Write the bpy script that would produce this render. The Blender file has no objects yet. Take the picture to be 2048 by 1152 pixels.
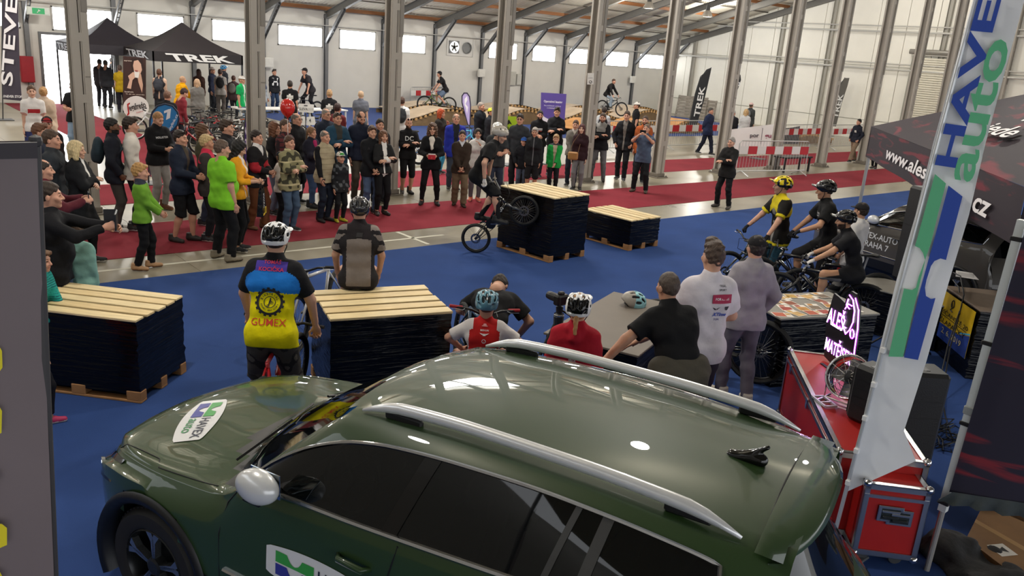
import bpy, math, random, numpy as np
from mathutils import Vector, Matrix
from mathutils.bvhtree import BVHTree
C=bpy.context.scene
COL=C.collection
R=math.radians
rng=random.Random(5)
# ------------------------------------------------------------------ camera
FPX, PITCH, ROLL, YAW, CAMH=1636.0, .2843, .0758, .7208, 3.34
_fw=np.array([math.sin(YAW)*math.cos(PITCH), math.cos(YAW)*math.cos(PITCH), -math.sin(PITCH)])
_r0=np.array([math.cos(YAW), -math.sin(YAW), 0.0]); _u0=np.cross(_r0, _fw)
_r=_r0*math.cos(ROLL)+_u0*math.sin(ROLL); _u=-_r0*math.sin(ROLL)+_u0*math.cos(ROLL)
camd=bpy.data.cameras.new('camera'); cam=bpy.data.objects.new('camera', camd); COL.objects.link(cam)
camd.sensor_width=36.0; camd.lens=36.0*FPX/2048; camd.clip_start=.05; camd.clip_end=400
cam.matrix_world=Matrix(((_r[0], _u[0], -_fw[0], 0), (_r[1], _u[1], -_fw[1], 0), (_r[2], _u[2], -_fw[2], CAMH), (0, 0, 0, 1)))
C.camera=cam
CP=np.array([0, 0, CAMH])
# ------------------------------------------------------------------ world, exposure, lights
C.view_settings.view_transform='Standard'; C.view_settings.look='None'
C.view_settings.gamma=1; C.view_settings.use_curve_mapping=False
C.view_settings.exposure=0.12
C.cycles.max_bounces=7; C.cycles.diffuse_bounces=3; C.cycles.glossy_bounces=3; C.cycles.transmission_bounces=5
C.cycles.transparent_max_bounces=6; C.cycles.sample_clamp_indirect=6
C.cycles.caustics_reflective=False; C.cycles.caustics_refractive=False
w=bpy.data.worlds.new('overcast_sky'); C.world=w; w.use_nodes=True
w.node_tree.nodes['Background'].inputs[0].default_value=(.93, .96, 1, 1)
w.node_tree.nodes['Background'].inputs[1].default_value=2.0
def area(name, loc, sx, sy, power, color=(1, 1, 1), rot=(0, 0, 0)):
 l=bpy.data.lights.new(name, 'AREA'); l.shape='RECTANGLE'; l.size=sx; l.size_y=sy; l.energy=power; l.color=color
 o=bpy.data.objects.new(name, l); COL.objects.link(o); o.location=loc; o.rotation_euler=rot; return o
ROOFS=.28; WALLY=36.2; EAVE=4.5; RIDGEY=15.6; WALLX=43.9
def roofz(y):return EAVE+ROOFS*(WALLY-y) if y>RIDGEY else EAVE+ROOFS*(WALLY-RIDGEY)-ROOFS*(RIDGEY-y)
# high-bay lamps in three rows under the roof, and one glazed strip that lets daylight in near the ridge
SKYL=[(13.6, 18.6, 4.2, 1.7)]
LAMPS=[(x, y) for y in (6.5, 19.5, 28.5) for x in (1.5, 8.5, 16.0, 23.5, 31.0, 38.5)]
for (lx, ly) in LAMPS:
 l=bpy.data.lights.new('high_bay_light', 'POINT'); l.energy=430; l.shadow_soft_size=.2; l.color=(1, .965, .90)
 o=bpy.data.objects.new('high_bay_light', l); COL.objects.link(o); o.location=(lx, ly, min(roofz(ly)-1.25, 8.0))
for (sx, sy, lx, ly) in SKYL:
 area('skylight_daylight', (sx, sy, roofz(sy)-.45), lx, ly, 600, (1, .985, .95), (math.atan(-ROOFS if sy>RIDGEY else ROOFS), 0, 0))
# ------------------------------------------------------------------ projection helpers: a pixel of the 2048 x 1152 photograph gives a ray, a known height or wall gives the point
def ray(x, y):
 return _fw*FPX+_r*(x-1024)-_u*(y-576)
def gp(x, y, z=0.0):
 d=ray(x, y); return CP+d*((z-CAMH)/d[2])
def onY(x, y, Y):
 d=ray(x, y); return CP+d*(Y/d[1])
def onX(x, y, X):
 d=ray(x, y); return CP+d*(X/d[0])
def onP(x, y, p, n):
 d=ray(x, y); n=np.array(n, float); return CP+d*(np.dot(np.array(p)-CP, n)/np.dot(d, n))
def pix(X):
 d=np.array(X, float)-CP; return (1024+FPX*(d@_r)/(d@_fw), 576-FPX*(d@_u)/(d@_fw))
def height_at(g, hx, hy):
 d=ray(hx, hy); t=math.hypot(g[0], g[1])/math.hypot(d[0], d[1]); return CAMH+d[2]*t
# ------------------------------------------------------------------ materials
def lin(h):
 if isinstance(h, str):
  h=h.lstrip('#'); v=[int(h[i:i+2], 16)/255 for i in (0, 2, 4)]
  return tuple(c/12.92 if c<=.04045 else ((c+.055)/1.055)**2.4 for c in v)
 return tuple(h)
_MC={}
def mat(color, rough=.6, metal=0.0, noise=0.0, nscale=8.0, bump=0.0, bscale=40.0, coat=0.0, emit=None, estr=1.0, spec=.5, name=None, alpha=1.0, trans=0.0, sheen=0.0, stretch=None):
 key=(str(color), rough, metal, noise, nscale, bump, bscale, coat, str(emit), estr, spec, name, alpha, trans, sheen, stretch)
 if key in _MC:return _MC[key]
 m=bpy.data.materials.new(name or 'paint'); m.use_nodes=True; nt=m.node_tree; b=nt.nodes['Principled BSDF']
 c=lin(color); b.inputs['Base Color'].default_value=(*c, 1); b.inputs['Roughness'].default_value=rough; b.inputs['Metallic'].default_value=metal
 b.inputs['Specular IOR Level'].default_value=spec
 if coat:b.inputs['Coat Weight'].default_value=coat; b.inputs['Coat Roughness'].default_value=.03
 if trans:b.inputs['Transmission Weight'].default_value=trans
 if alpha<1:b.inputs['Alpha'].default_value=alpha
 if sheen:b.inputs['Sheen Weight'].default_value=sheen
 if emit:b.inputs['Emission Color'].default_value=(*lin(emit), 1); b.inputs['Emission Strength'].default_value=estr
 if noise or bump:
  tc=nt.nodes.new('ShaderNodeTexCoord'); src=tc.outputs['Object']
  if stretch:
   mp=nt.nodes.new('ShaderNodeMapping'); mp.inputs['Scale'].default_value=stretch; nt.links.new(src, mp.inputs[0]); src=mp.outputs[0]
 if noise:
  n=nt.nodes.new('ShaderNodeTexNoise'); n.inputs['Scale'].default_value=nscale; n.inputs['Detail'].default_value=4; nt.links.new(src, n.inputs['Vector'])
  r=nt.nodes.new('ShaderNodeValToRGB'); r.color_ramp.elements[0].position=.3; r.color_ramp.elements[1].position=.7
  r.color_ramp.elements[0].color=(*[max(0, x*(1-noise)) for x in c], 1); r.color_ramp.elements[1].color=(*[min(1, x*(1+noise)) for x in c], 1)
  nt.links.new(n.outputs['Fac'], r.inputs['Fac']); nt.links.new(r.outputs['Color'], b.inputs['Base Color'])
 if bump:
  n2=nt.nodes.new('ShaderNodeTexNoise'); n2.inputs['Scale'].default_value=bscale; n2.inputs['Detail'].default_value=3; nt.links.new(src, n2.inputs['Vector'])
  bp=nt.nodes.new('ShaderNodeBump'); bp.inputs['Strength'].default_value=bump; bp.inputs['Distance'].default_value=.02
  nt.links.new(n2.outputs['Fac'], bp.inputs['Height']); nt.links.new(bp.outputs['Normal'], b.inputs['Normal'])
 _MC[key]=m; return m
def cloth(c):return mat(c, .85, noise=.14, nscale=5, bump=.35, bscale=14, spec=.25, name='cloth')
def skinm(c):return mat(c, .5, noise=.06, nscale=12, spec=.4, name='skin')
def hairm(c):return mat(c, .55, noise=.3, nscale=30, bump=.5, bscale=60, spec=.4, name='hair', stretch=(2, 2, .6))
def plastic(c, r=.35):return mat(c, r, name='plastic')
def metalm(c, r=.3):return mat(c, r, 1.0, name='metal')
# ------------------------------------------------------------------ mesh builder
class MB:
 def __init__(s):s.v=[]; s.f=[]; s.m=[]
 def add(s, vs, fs, mi=0):
  n=len(s.v); s.v+=[tuple(map(float, p)) for p in vs]; s.f+=[tuple(i+n for i in f) for f in fs]; s.m+=[mi]*len(fs); return s
 def box(s, lo, hi, mi=0, M=None):
  x0, y0, z0=lo; x1, y1, z1=hi
  vs=[(x0, y0, z0), (x1, y0, z0), (x1, y1, z0), (x0, y1, z0), (x0, y0, z1), (x1, y0, z1), (x1, y1, z1), (x0, y1, z1)]
  if M is not None:vs=[tuple(M@Vector(p)) for p in vs]
  return s.add(vs, [(0, 3, 2, 1), (4, 5, 6, 7), (0, 1, 5, 4), (1, 2, 6, 5), (2, 3, 7, 6), (3, 0, 4, 7)], mi)
 def bbox(s, lo, hi, b=.01, mi=0, M=None):
  lo=np.array(lo, float); hi=np.array(hi, float); c=(lo+hi)/2; h=(hi-lo)/2; b=min(b, *(h*.9)); vs=[]; fs=[]; idx={}
  for sx in (-1, 1):
   for sy in (-1, 1):
    for sz in (-1, 1):
     for ax in range(3):
      p=np.array([sx, sy, sz])*(h-b); p[ax]=(sx, sy, sz)[ax]*h[ax]
      idx[(sx, sy, sz, ax)]=len(vs); vs.append(c+p)
  for ax in range(3):
   o=[(1, 2), (2, 0), (0, 1)][ax]
   for sg in (-1, 1):
    q=[]
    for (a, b2) in ((-1, -1), (1, -1), (1, 1), (-1, 1)):
     k=[0, 0, 0]; k[ax]=sg; k[o[0]]=a; k[o[1]]=b2; q.append(idx[(*k, ax)])
    fs.append(q if sg>0 else q[::-1])
  for ax in range(3):
   o=[(1, 2), (2, 0), (0, 1)][ax]
   for a in (-1, 1):
    for b2 in (-1, 1):
     k0=[0, 0, 0]; k0[o[0]]=a; k0[o[1]]=b2; k1=list(k0); k0[ax]=-1; k1[ax]=1
     q=[idx[(*k0, o[0])], idx[(*k1, o[0])], idx[(*k1, o[1])], idx[(*k0, o[1])]]
     fs.append(q if a*b2<0 else q[::-1])
  for sx in (-1, 1):
   for sy in (-1, 1):
    for sz in (-1, 1):
     q=[idx[(sx, sy, sz, a)] for a in range(3)]; fs.append(q if sx*sy*sz>0 else q[::-1])
  if M is not None:vs=[tuple(M@Vector(p)) for p in vs]
  return s.add(vs, fs, mi)
 def tube(s, pts, r, n=8, mi=0, closed=False, caps=True, flat=None):
  P=[np.array(p, float) for p in pts]; rs=r if isinstance(r, (list, tuple)) else [r]*len(P); k=len(P); vs=[]; fs=[]
  prev=None
  for i, p in enumerate(P):
   a=P[(i-1)%k] if (closed or i>0) else p; b=P[(i+1)%k] if (closed or i<k-1) else p
   t=b-a; L=np.linalg.norm(t); t=t/L if L>1e-9 else np.array([0, 0, 1.])
   if prev is None:
    q=np.array([0, 0, 1.]) if abs(t[2])<.9 else np.array([1., 0, 0]); e=np.cross(t, q)
   else:e=prev-t*np.dot(prev, t)
   e=e/max(1e-9, np.linalg.norm(e)); g=np.cross(t, e); prev=e
   for j in range(n):
    an=2*math.pi*j/n; vs.append(p+rs[i]*(math.cos(an)*e+math.sin(an)*g))
  for i in range(k if closed else k-1):
   i2=(i+1)%k
   for j in range(n):
    j2=(j+1)%n; fs.append((i*n+j, i*n+j2, i2*n+j2, i2*n+j))
  if caps and not closed:fs.append(tuple(range(n))[::-1]); fs.append(tuple((k-1)*n+j for j in range(n)))
  return s.add(vs, fs, mi)
 def lathe(s, prof, n=16, mi=0, M=None, ang=2*math.pi):
  full=abs(ang-2*math.pi)<1e-6; m=n if full else n+1; vs=[]; fs=[]
  for i in range(m):
   a=ang*i/n; vs+=[(r*math.cos(a), r*math.sin(a), z) for r, z in prof]
  k=len(prof)
  for i in range(n):
   i2=(i+1)%m
   for j in range(k-1):fs.append((i*k+j, i2*k+j, i2*k+j+1, i*k+j+1))
  if M is not None:vs=[tuple(M@Vector(p)) for p in vs]
  return s.add(vs, fs, mi)
 def quad(s, a, b, c, d, mi=0):return s.add([a, b, c, d], [(0, 1, 2, 3)], mi)
 def slab(s, a, b, c, d, t, mi=0):
  P=[np.array(p, float) for p in (a, b, c, d)]; n=np.cross(P[1]-P[0], P[3]-P[0]); n=n/np.linalg.norm(n)*t
  vs=P+[p-n for p in P]
  return s.add(vs, [(0, 1, 2, 3), (7, 6, 5, 4), (0, 4, 5, 1), (1, 5, 6, 2), (2, 6, 7, 3), (3, 7, 4, 0)], mi)
 def grid(s, P, mi=0, closed_u=False):
  P=np.asarray(P, float); a, b=P.shape[:2]; fs=[]
  for i in range(a if closed_u else a-1):
   for j in range(b-1):fs.append((i*b+j, ((i+1)%a)*b+j, ((i+1)%a)*b+j+1, i*b+j+1))
  return s.add(P.reshape(-1, 3), fs, mi)
 def prism(s, poly, z0, z1, mi=0, M=None):
  n=len(poly); vs=[(x, y, z0) for x, y in poly]+[(x, y, z1) for x, y in poly]
  fs=[tuple(range(n))[::-1], tuple(range(n, 2*n))]+[(i, (i+1)%n, n+(i+1)%n, n+i) for i in range(n)]
  if M is not None:vs=[tuple(M@Vector(p)) for p in vs]
  return s.add(vs, fs, mi)
 def build(s, name, mats, parent=None, smooth=False, loc=None, angle=None):
  me=bpy.data.meshes.new(name); me.from_pydata(s.v, [], s.f)
  mats=mats if isinstance(mats, (list, tuple)) else [mats]
  for m in mats:me.materials.append(m)
  if len(mats)>1:me.polygons.foreach_set('material_index', s.m)
  if smooth:
   me.polygons.foreach_set('use_smooth', [True]*len(s.f))
   if angle:me.set_sharp_from_angle(angle=R(angle))
  me.update(); o=bpy.data.objects.new(name, me); COL.objects.link(o)
  if parent is not None:o.parent=parent
  if loc is not None:o.location=loc
  return o
def tag(o, label=None, cat=None, group=None, kind=None):
 if label:o['label']=label
 if cat:o['category']=cat
 if group:o['group']=group
 if kind:o['kind']=kind
 return o
def struct(o):o['kind']='structure'; return o
def stuff(o):o['kind']='stuff'; return o
def empty(name, label, cat, loc=(0, 0, 0), rotz=0, group=None):
 o=bpy.data.objects.new(name, None); COL.objects.link(o); o.location=loc; o.rotation_euler=(0, 0, rotz); o.empty_display_size=.1
 return tag(o, label, cat, group)
def kids(o):return [c for c in COL.objects if c.parent==o]
def dup(o, parent=None, label=None):
 c=o.copy(); COL.objects.link(c)
 if parent is not None:c.parent=parent
 if label:c['label']=label
 for ch in list(o.children):dup(ch, c)
 return c
def frame(o, x, y=None, z=None):
 x=Vector(x).normalized(); 
 if z is None:y=Vector(y).normalized(); z=x.cross(y).normalized(); y=z.cross(x)
 else:z=Vector(z).normalized(); y=z.cross(x).normalized(); x=y.cross(z)
 return Matrix(((x[0], y[0], z[0], o[0]), (x[1], y[1], z[1], o[1]), (x[2], y[2], z[2], o[2]), (0, 0, 0, 1)))
def bar(mb, a, b, w, h, mi=0, up=(0, 0, 1)):
 a=Vector(a); b=Vector(b); d=b-a; L=d.length; d.normalize(); upv=Vector(up)
 if abs(d.dot(upv))>.98:upv=Vector((1, 0, 0))
 y=upv.cross(d).normalized(); z=d.cross(y)
 M=Matrix(((d[0], y[0], z[0], a[0]), (d[1], y[1], z[1], a[1]), (d[2], y[2], z[2], a[2]), (0, 0, 0, 1)))
 return mb.box((0, -w/2, -h/2), (L, w/2, h/2), mi, M)
# ------------------------------------------------------------------ lettering: flat print in Blender's own typeface, turned into mesh
_TC={}
def text2d(s, bold=0.0, shear=0.0, spacing=1.0):
 key=(s, bold, shear, spacing)
 if key in _TC:return _TC[key]
 cu=bpy.data.curves.new('lettering', 'FONT'); cu.body=s; cu.size=1; cu.offset=bold; cu.shear=shear; cu.space_character=spacing; cu.resolution_u=3
 o=bpy.data.objects.new('lettering', cu); COL.objects.link(o)
 dg=bpy.context.evaluated_depsgraph_get(); me=o.evaluated_get(dg).to_mesh()
 v=np.array([tuple(p.co) for p in me.vertices])[:, :2] if len(me.vertices) else np.zeros((0, 2)); f=[tuple(p.vertices) for p in me.polygons]
 o.evaluated_get(dg).to_mesh_clear(); bpy.data.objects.remove(o); bpy.data.curves.remove(cu)
 lo=v.min(0); hi=v.max(0); v=(v-lo)/(hi[1]-lo[1])
 _TC[key]=(v, f, (hi[0]-lo[0])/(hi[1]-lo[1])); return _TC[key]
def letter(mb, s, M, h=None, width=None, mi=0, bold=0.0, shear=0.0, center=True, bvh=None, off=.004, spacing=1.0, tdir=None):
 """print the word s in the plane of M (x along, y up), width x height; with bvh it is laid onto that surface"""
 v, f, asp=text2d(s, bold, shear, spacing)
 if h is None:h=width/asp
 if width is None:width=h*asp
 P=np.column_stack([v[:, 0]/asp*width, v[:, 1]*h]); 
 if center:P=P-np.array([width/2, h/2])
 out=[]
 for x, y in P:
  p=M@Vector((x, y, 0))
  if bvh is not None:
   d=(M.to_3x3()@Vector((0, 0, -1))).normalized(); hit=bvh.ray_cast(p-d*.3, d, 1.0)
   if hit[0] is not None:p=hit[0]-d*off
  out.append(p)
 return mb.add(out, f, mi)
# ------------------------------------------------------------------ people: each figure is grown as ONE closed surface from a posed skeleton (a blend of tapered limbs, polygonised)
def cap(a, b, ra, rb=None, k=.03, n=None, f=1.0, clip=None, tag=0, neg=False):
 return dict(a=np.array(a, float), b=np.array(b, float), ra=ra, rb=ra if rb is None else rb, k=k, n=None if n is None else np.array(n, float), f=f, clip=clip, tag=tag, neg=neg, t='c')
def ell(c, r, k=.02, M=None, tag=0, neg=False, clip=None):
 return dict(c=np.array(c, float), r=np.array(r, float), k=k, M=M, tag=tag, neg=neg, t='e', clip=clip)
def pdist(p, X, Y, Z):
 if p['t']=='c':
  a, b=p['a'], p['b']; px, py, pz=X-a[0], Y-a[1], Z-a[2]; ba=b-a
  if p['n'] is not None:
   n=p['n']; g=(p['f']-1)*(px*n[0]+py*n[1]+pz*n[2]); px=px+g*n[0]; py=py+g*n[1]; pz=pz+g*n[2]
   ba=ba+(p['f']-1)*np.dot(ba, n)*n
  bb=max(1e-9, ba@ba); h=np.clip((px*ba[0]+py*ba[1]+pz*ba[2])/bb, 0, 1)
  d=np.sqrt((px-h*ba[0])**2+(py-h*ba[1])**2+(pz-h*ba[2])**2)-(p['ra']+(p['rb']-p['ra'])*h)
 else:
  c, r=p['c'], p['r']; px, py, pz=X-c[0], Y-c[1], Z-c[2]
  if p['M'] is not None:
   m=p['M']; px, py, pz=px*m[0][0]+py*m[0][1]+pz*m[0][2], px*m[1][0]+py*m[1][1]+pz*m[1][2], px*m[2][0]+py*m[2][1]+pz*m[2][2]
  k0=np.sqrt((px/r[0])**2+(py/r[1])**2+(pz/r[2])**2); k1=np.sqrt((px/r[0]**2)**2+(py/r[1]**2)**2+(pz/r[2]**2)**2)
  d=k0*(k0-1)/np.maximum(k1, 1e-6)
 if p['clip'] is not None:
  for q, nn in p['clip']:d=np.maximum(d, (X-q[0])*nn[0]+(Y-q[1])*nn[1]+(Z-q[2])*nn[2])
 return d
def pbox(p):
 if p['t']=='c':
  r=max(p['ra'], p['rb'])+p['k']; return np.minimum(p['a'], p['b'])-r, np.maximum(p['a'], p['b'])+r
 r=(max(p['r']) if p['M'] is not None else p['r'])+p['k']; return p['c']-r, p['c']+r
def field(prims, h, clips=(), wob=0.0, wf=22.0, seed=0.0):
 pos=[p for p in prims if not p['neg']]
 lo=np.min([pbox(p)[0] for p in pos], 0)-2*h; hi=np.max([pbox(p)[1] for p in pos], 0)+2*h
 n=np.ceil((hi-lo)/h).astype(int)+1
 ax=[lo[i]+h*np.arange(n[i]) for i in range(3)]; D=np.full(n, 1.0)
 for p in prims:
  a, b=pbox(p); i0=np.clip(np.floor((a-lo)/h).astype(int)-1, 0, n); i1=np.clip(np.ceil((b-lo)/h).astype(int)+2, 0, n)
  if (i1<=i0).any():continue
  sl=tuple(slice(i0[i], i1[i]) for i in range(3))
  X=ax[0][sl[0]][:, None, None]; Y=ax[1][sl[1]][None, :, None]; Z=ax[2][sl[2]][None, None, :]
  d=pdist(p, X, Y, Z); E=D[sl]; k=p['k']
  if p['neg']:
   D[sl]=np.maximum(E, -d)
  elif k>1e-5:
   t=np.clip(.5+.5*(E-d)/k, 0, 1); D[sl]=E*(1-t)+d*t-k*t*(1-t)
  else:D[sl]=np.minimum(E, d)
 X=ax[0][:, None, None]; Y=ax[1][None, :, None]; Z=ax[2][None, None, :]
 if wob:
  s=seed
  D=D+wob*(np.sin(X*wf*.7+Z*wf*1.6+s)*np.sin(Y*wf*.9-Z*wf*1.1+s*2)+.6*np.sin(X*wf*2.1-Z*wf*1.9+s*3)*np.sin(Y*wf*1.7+s))
 for q, nn in clips:D=np.maximum(D, (X-q[0])*nn[0]+(Y-q[1])*nn[1]+(Z-q[2])*nn[2])
 return D, lo, h
def nets(D, lo, h):
 S=D<0; nx, ny, nz=D.shape
 acc=np.zeros((nx-1, ny-1, nz-1, 3)); cnt=np.zeros((nx-1, ny-1, nz-1)); quads=[]
 edges=[]
 for axis in range(3):
  s0=[slice(None)]*3; s1=[slice(None)]*3; s0[axis]=slice(0, -1); s1[axis]=slice(1, None)
  a=D[tuple(s0)]; b=D[tuple(s1)]; ch=S[tuple(s0)]!=S[tuple(s1)]
  I=np.argwhere(ch)
  if len(I)==0:continue
  t=a[ch]/(a[ch]-b[ch]); pos=I.astype(float); pos[:, axis]+=t
  o=[x for x in range(3) if x!=axis]
  for da in (0, 1):
   for db in (0, 1):
    J=I.copy(); J[:, o[0]]-=da; J[:, o[1]]-=db
    ok=(J>=0).all(1)&(J<np.array(cnt.shape)).all(1)
    np.add.at(acc, tuple(J[ok].T), pos[ok]); np.add.at(cnt, tuple(J[ok].T), 1)
  edges.append((axis, I, S[tuple(s0)][ch], o))
 m=cnt>0; ids=np.full(cnt.shape, -1); ids[m]=np.arange(m.sum())
 V=lo+h*(acc[m]/cnt[m][:, None])
 for axis, I, ins, o in edges:
  q=[]
  ok=(I[:, o[0]]>0)&(I[:, o[1]]>0)&(I[:, o[0]]<cnt.shape[o[0]])&(I[:, o[1]]<cnt.shape[o[1]]); I=I[ok]; ins=ins[ok]
  for da, db in ((1, 1), (0, 1), (0, 0), (1, 0)):
   J=I.copy(); J[:, o[0]]-=da; J[:, o[1]]-=db; q.append(ids[tuple(J.T)])
  Q=np.column_stack(q); flip=ins if axis!=1 else ~ins
  Q[~flip]=Q[~flip][:, ::-1]; quads.append(Q)
 return V, np.concatenate(quads)
def grow(prims, h, **kw):return nets(*field(prims, h, **kw))
def mesh_np(name, V, F, mats, mi=None, smooth=True):
 me=bpy.data.meshes.new(name); me.vertices.add(len(V)); me.vertices.foreach_set('co', np.asarray(V, np.float32).ravel())
 F=np.asarray(F, np.int32); me.loops.add(F.size); me.loops.foreach_set('vertex_index', F.ravel()); me.polygons.add(len(F))
 me.polygons.foreach_set('loop_start', np.arange(len(F), dtype=np.int32)*4)
 for m in mats:me.materials.append(m)
 if mi is not None:me.polygons.foreach_set('material_index', np.asarray(mi, np.int32))
 if smooth:me.polygons.foreach_set('use_smooth', np.ones(len(F), bool))
 me.update(calc_edges=True); me.validate(); return me
def obj(name, me, parent=None):
 o=bpy.data.objects.new(name, me); COL.objects.link(o)
 if parent is not None:o.parent=parent
 return o
def nrm(v):v=np.array(v, float); return v/max(1e-9, np.linalg.norm(v))
def rotm(ax, a):
 return np.array(Matrix.Rotation(a, 3, Vector(ax)))
def ik(A, T, l1, l2, pole):
 A=np.array(A, float); T=np.array(T, float); d=T-A; L=np.linalg.norm(d); mx=(l1+l2)*.995
 if L>mx:T=A+d/L*mx; L=mx
 d=(T-A)/L; x=(l1*l1-l2*l2+L*L)/(2*L); y=math.sqrt(max(0, l1*l1-x*x)); p=np.array(pole, float); p=p-d*(p@d)
 return A+d*x+nrm(p)*y, T
# --- head, hands, hair, shoes and headgear are grown once per size and reused
_T={}
def t_head(h, fem):
 key=('head', h, fem)
 if key in _T:return _T[key]
 j=.9 if fem else 1.0
 P=[ell((0, .012, .03), (.074, .094, .095)), ell((0, -.018, -.05), (.056*j, .068, .065), k=.04), ell((0, -.072, -.094), (.024*j, .02, .02), k=.03), cap((-.03, -.082, .034), (.03, -.082, .034), .009, k=.02), cap((-.05, -.06, -.015), (-.035, -.075, -.03), .016, k=.03), cap((.05, -.06, -.015), (.035, -.075, -.03), .016, k=.03), cap((0, -.086, .018), (0, -.11, -.024), .009, .0145, k=.012), cap((-.013, -.098, -.028), (.013, -.098, -.028), .010, k=.008), cap((-.019, -.088, -.056), (.019, -.088, -.056), .0075, k=.008), cap((-.016, -.086, -.066), (.016, -.086, -.066), .008, k=.008)]
 for s in (-1, 1):
  P.append(ell((s*.034, -.098, .013), (.017, .02, .011), neg=True)); P.append(ell((s*.033, -.08, .012), (.014, .0125, .0125), k=.004))
  P.append(ell((s*.078, .012, -.008), (.009, .02, .031), k=.008))
 nr=.048 if fem else .055
 P.append(cap((0, .012, -.06), (0, .03, -.21), nr, nr+.008, k=.03))
 V, F=grow(P, h); c=V[F].mean(1); mi=np.zeros(len(F), int)
 for s in (-1, 1):
  mi[np.linalg.norm((c-np.array([s*.033, -.09, .012]))*np.array([1, .6, 1.5]), axis=1)<.0115]=2
  mi[(np.abs(c[:, 0]-s*.033)<.02)&(np.abs(c[:, 2]-.034)<.0055)&(c[:, 1]<-.075)]=1
 mi[(np.abs(c[:, 0])<.024)&(np.abs(c[:, 2]+.061)<.009)&(c[:, 1]<-.083)]=3
 beard=(c[:, 2]<-.035)&(c[:, 1]<.005)&(c[:, 2]>-.125)&~((np.abs(c[:, 0])<.026)&(c[:, 2]>-.07)&(c[:, 2]<-.05)&(c[:, 1]<-.08))&~((np.abs(c[:, 0])<.05)&(c[:, 2]>-.043))
 _T[key]=(V, F, mi, beard); return _T[key]
def t_hand(h, pose):
 key=('hand', h, pose)
 if key in _T:return _T[key]
 # u along the fingers (-z), v across (x, thumb at +x), w palm side (-y)
 b1, b2=dict(relaxed=(22, 30), flat=(6, 8), grip=(78, 75), hold=(48, 40), fist=(85, 95))[pose]
 P=[cap((0, 0, .03), (0, 0, -.02), .026, .03, k=.02, n=(0, 1, 0), f=1.25), cap((-.012, 0, -.03), (-.016, 0, -.075), .027, .022, k=.02, n=(0, 1, 0), f=1.9), cap((.012, 0, -.03), (.02, 0, -.075), .027, .022, k=.02, n=(0, 1, 0), f=1.9)]
 for v, L, z in ((-.033, .056, -.082), (-.012, .071, -.092), (.010, .076, -.094), (.031, .068, -.088)):
  a1=R(b1); a2=R(b1+b2); p0=np.array([v, 0, z]); sp=v*.10
  p1=p0+L*.52*np.array([sp, -math.sin(a1), -math.cos(a1)]); p2=p1+L*.5*np.array([sp, -math.sin(a2), -math.cos(a2)])
  P+=[cap(p0*[1, 1, .97], p1, .0092, .0085, k=.006), cap(p1, p2, .0085, .0068, k=.004)]
 q0=np.array([.026, -.006, -.03]); cl=1 if pose in ('grip', 'fist', 'hold') else .25
 q1=q0+np.array([.030, -.012*cl-.004, -.028]); q2=q1+np.array([.012-.02*cl, -.02*cl-.004, -.026])
 P+=[cap(q0, q1, .014, .0105, k=.012), cap(q1, q2, .0105, .0085, k=.005)]
 V, F=grow(P, h); _T[key]=(V, F); return _T[key]
HAIRLO=(0, -.03, .03)
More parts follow.
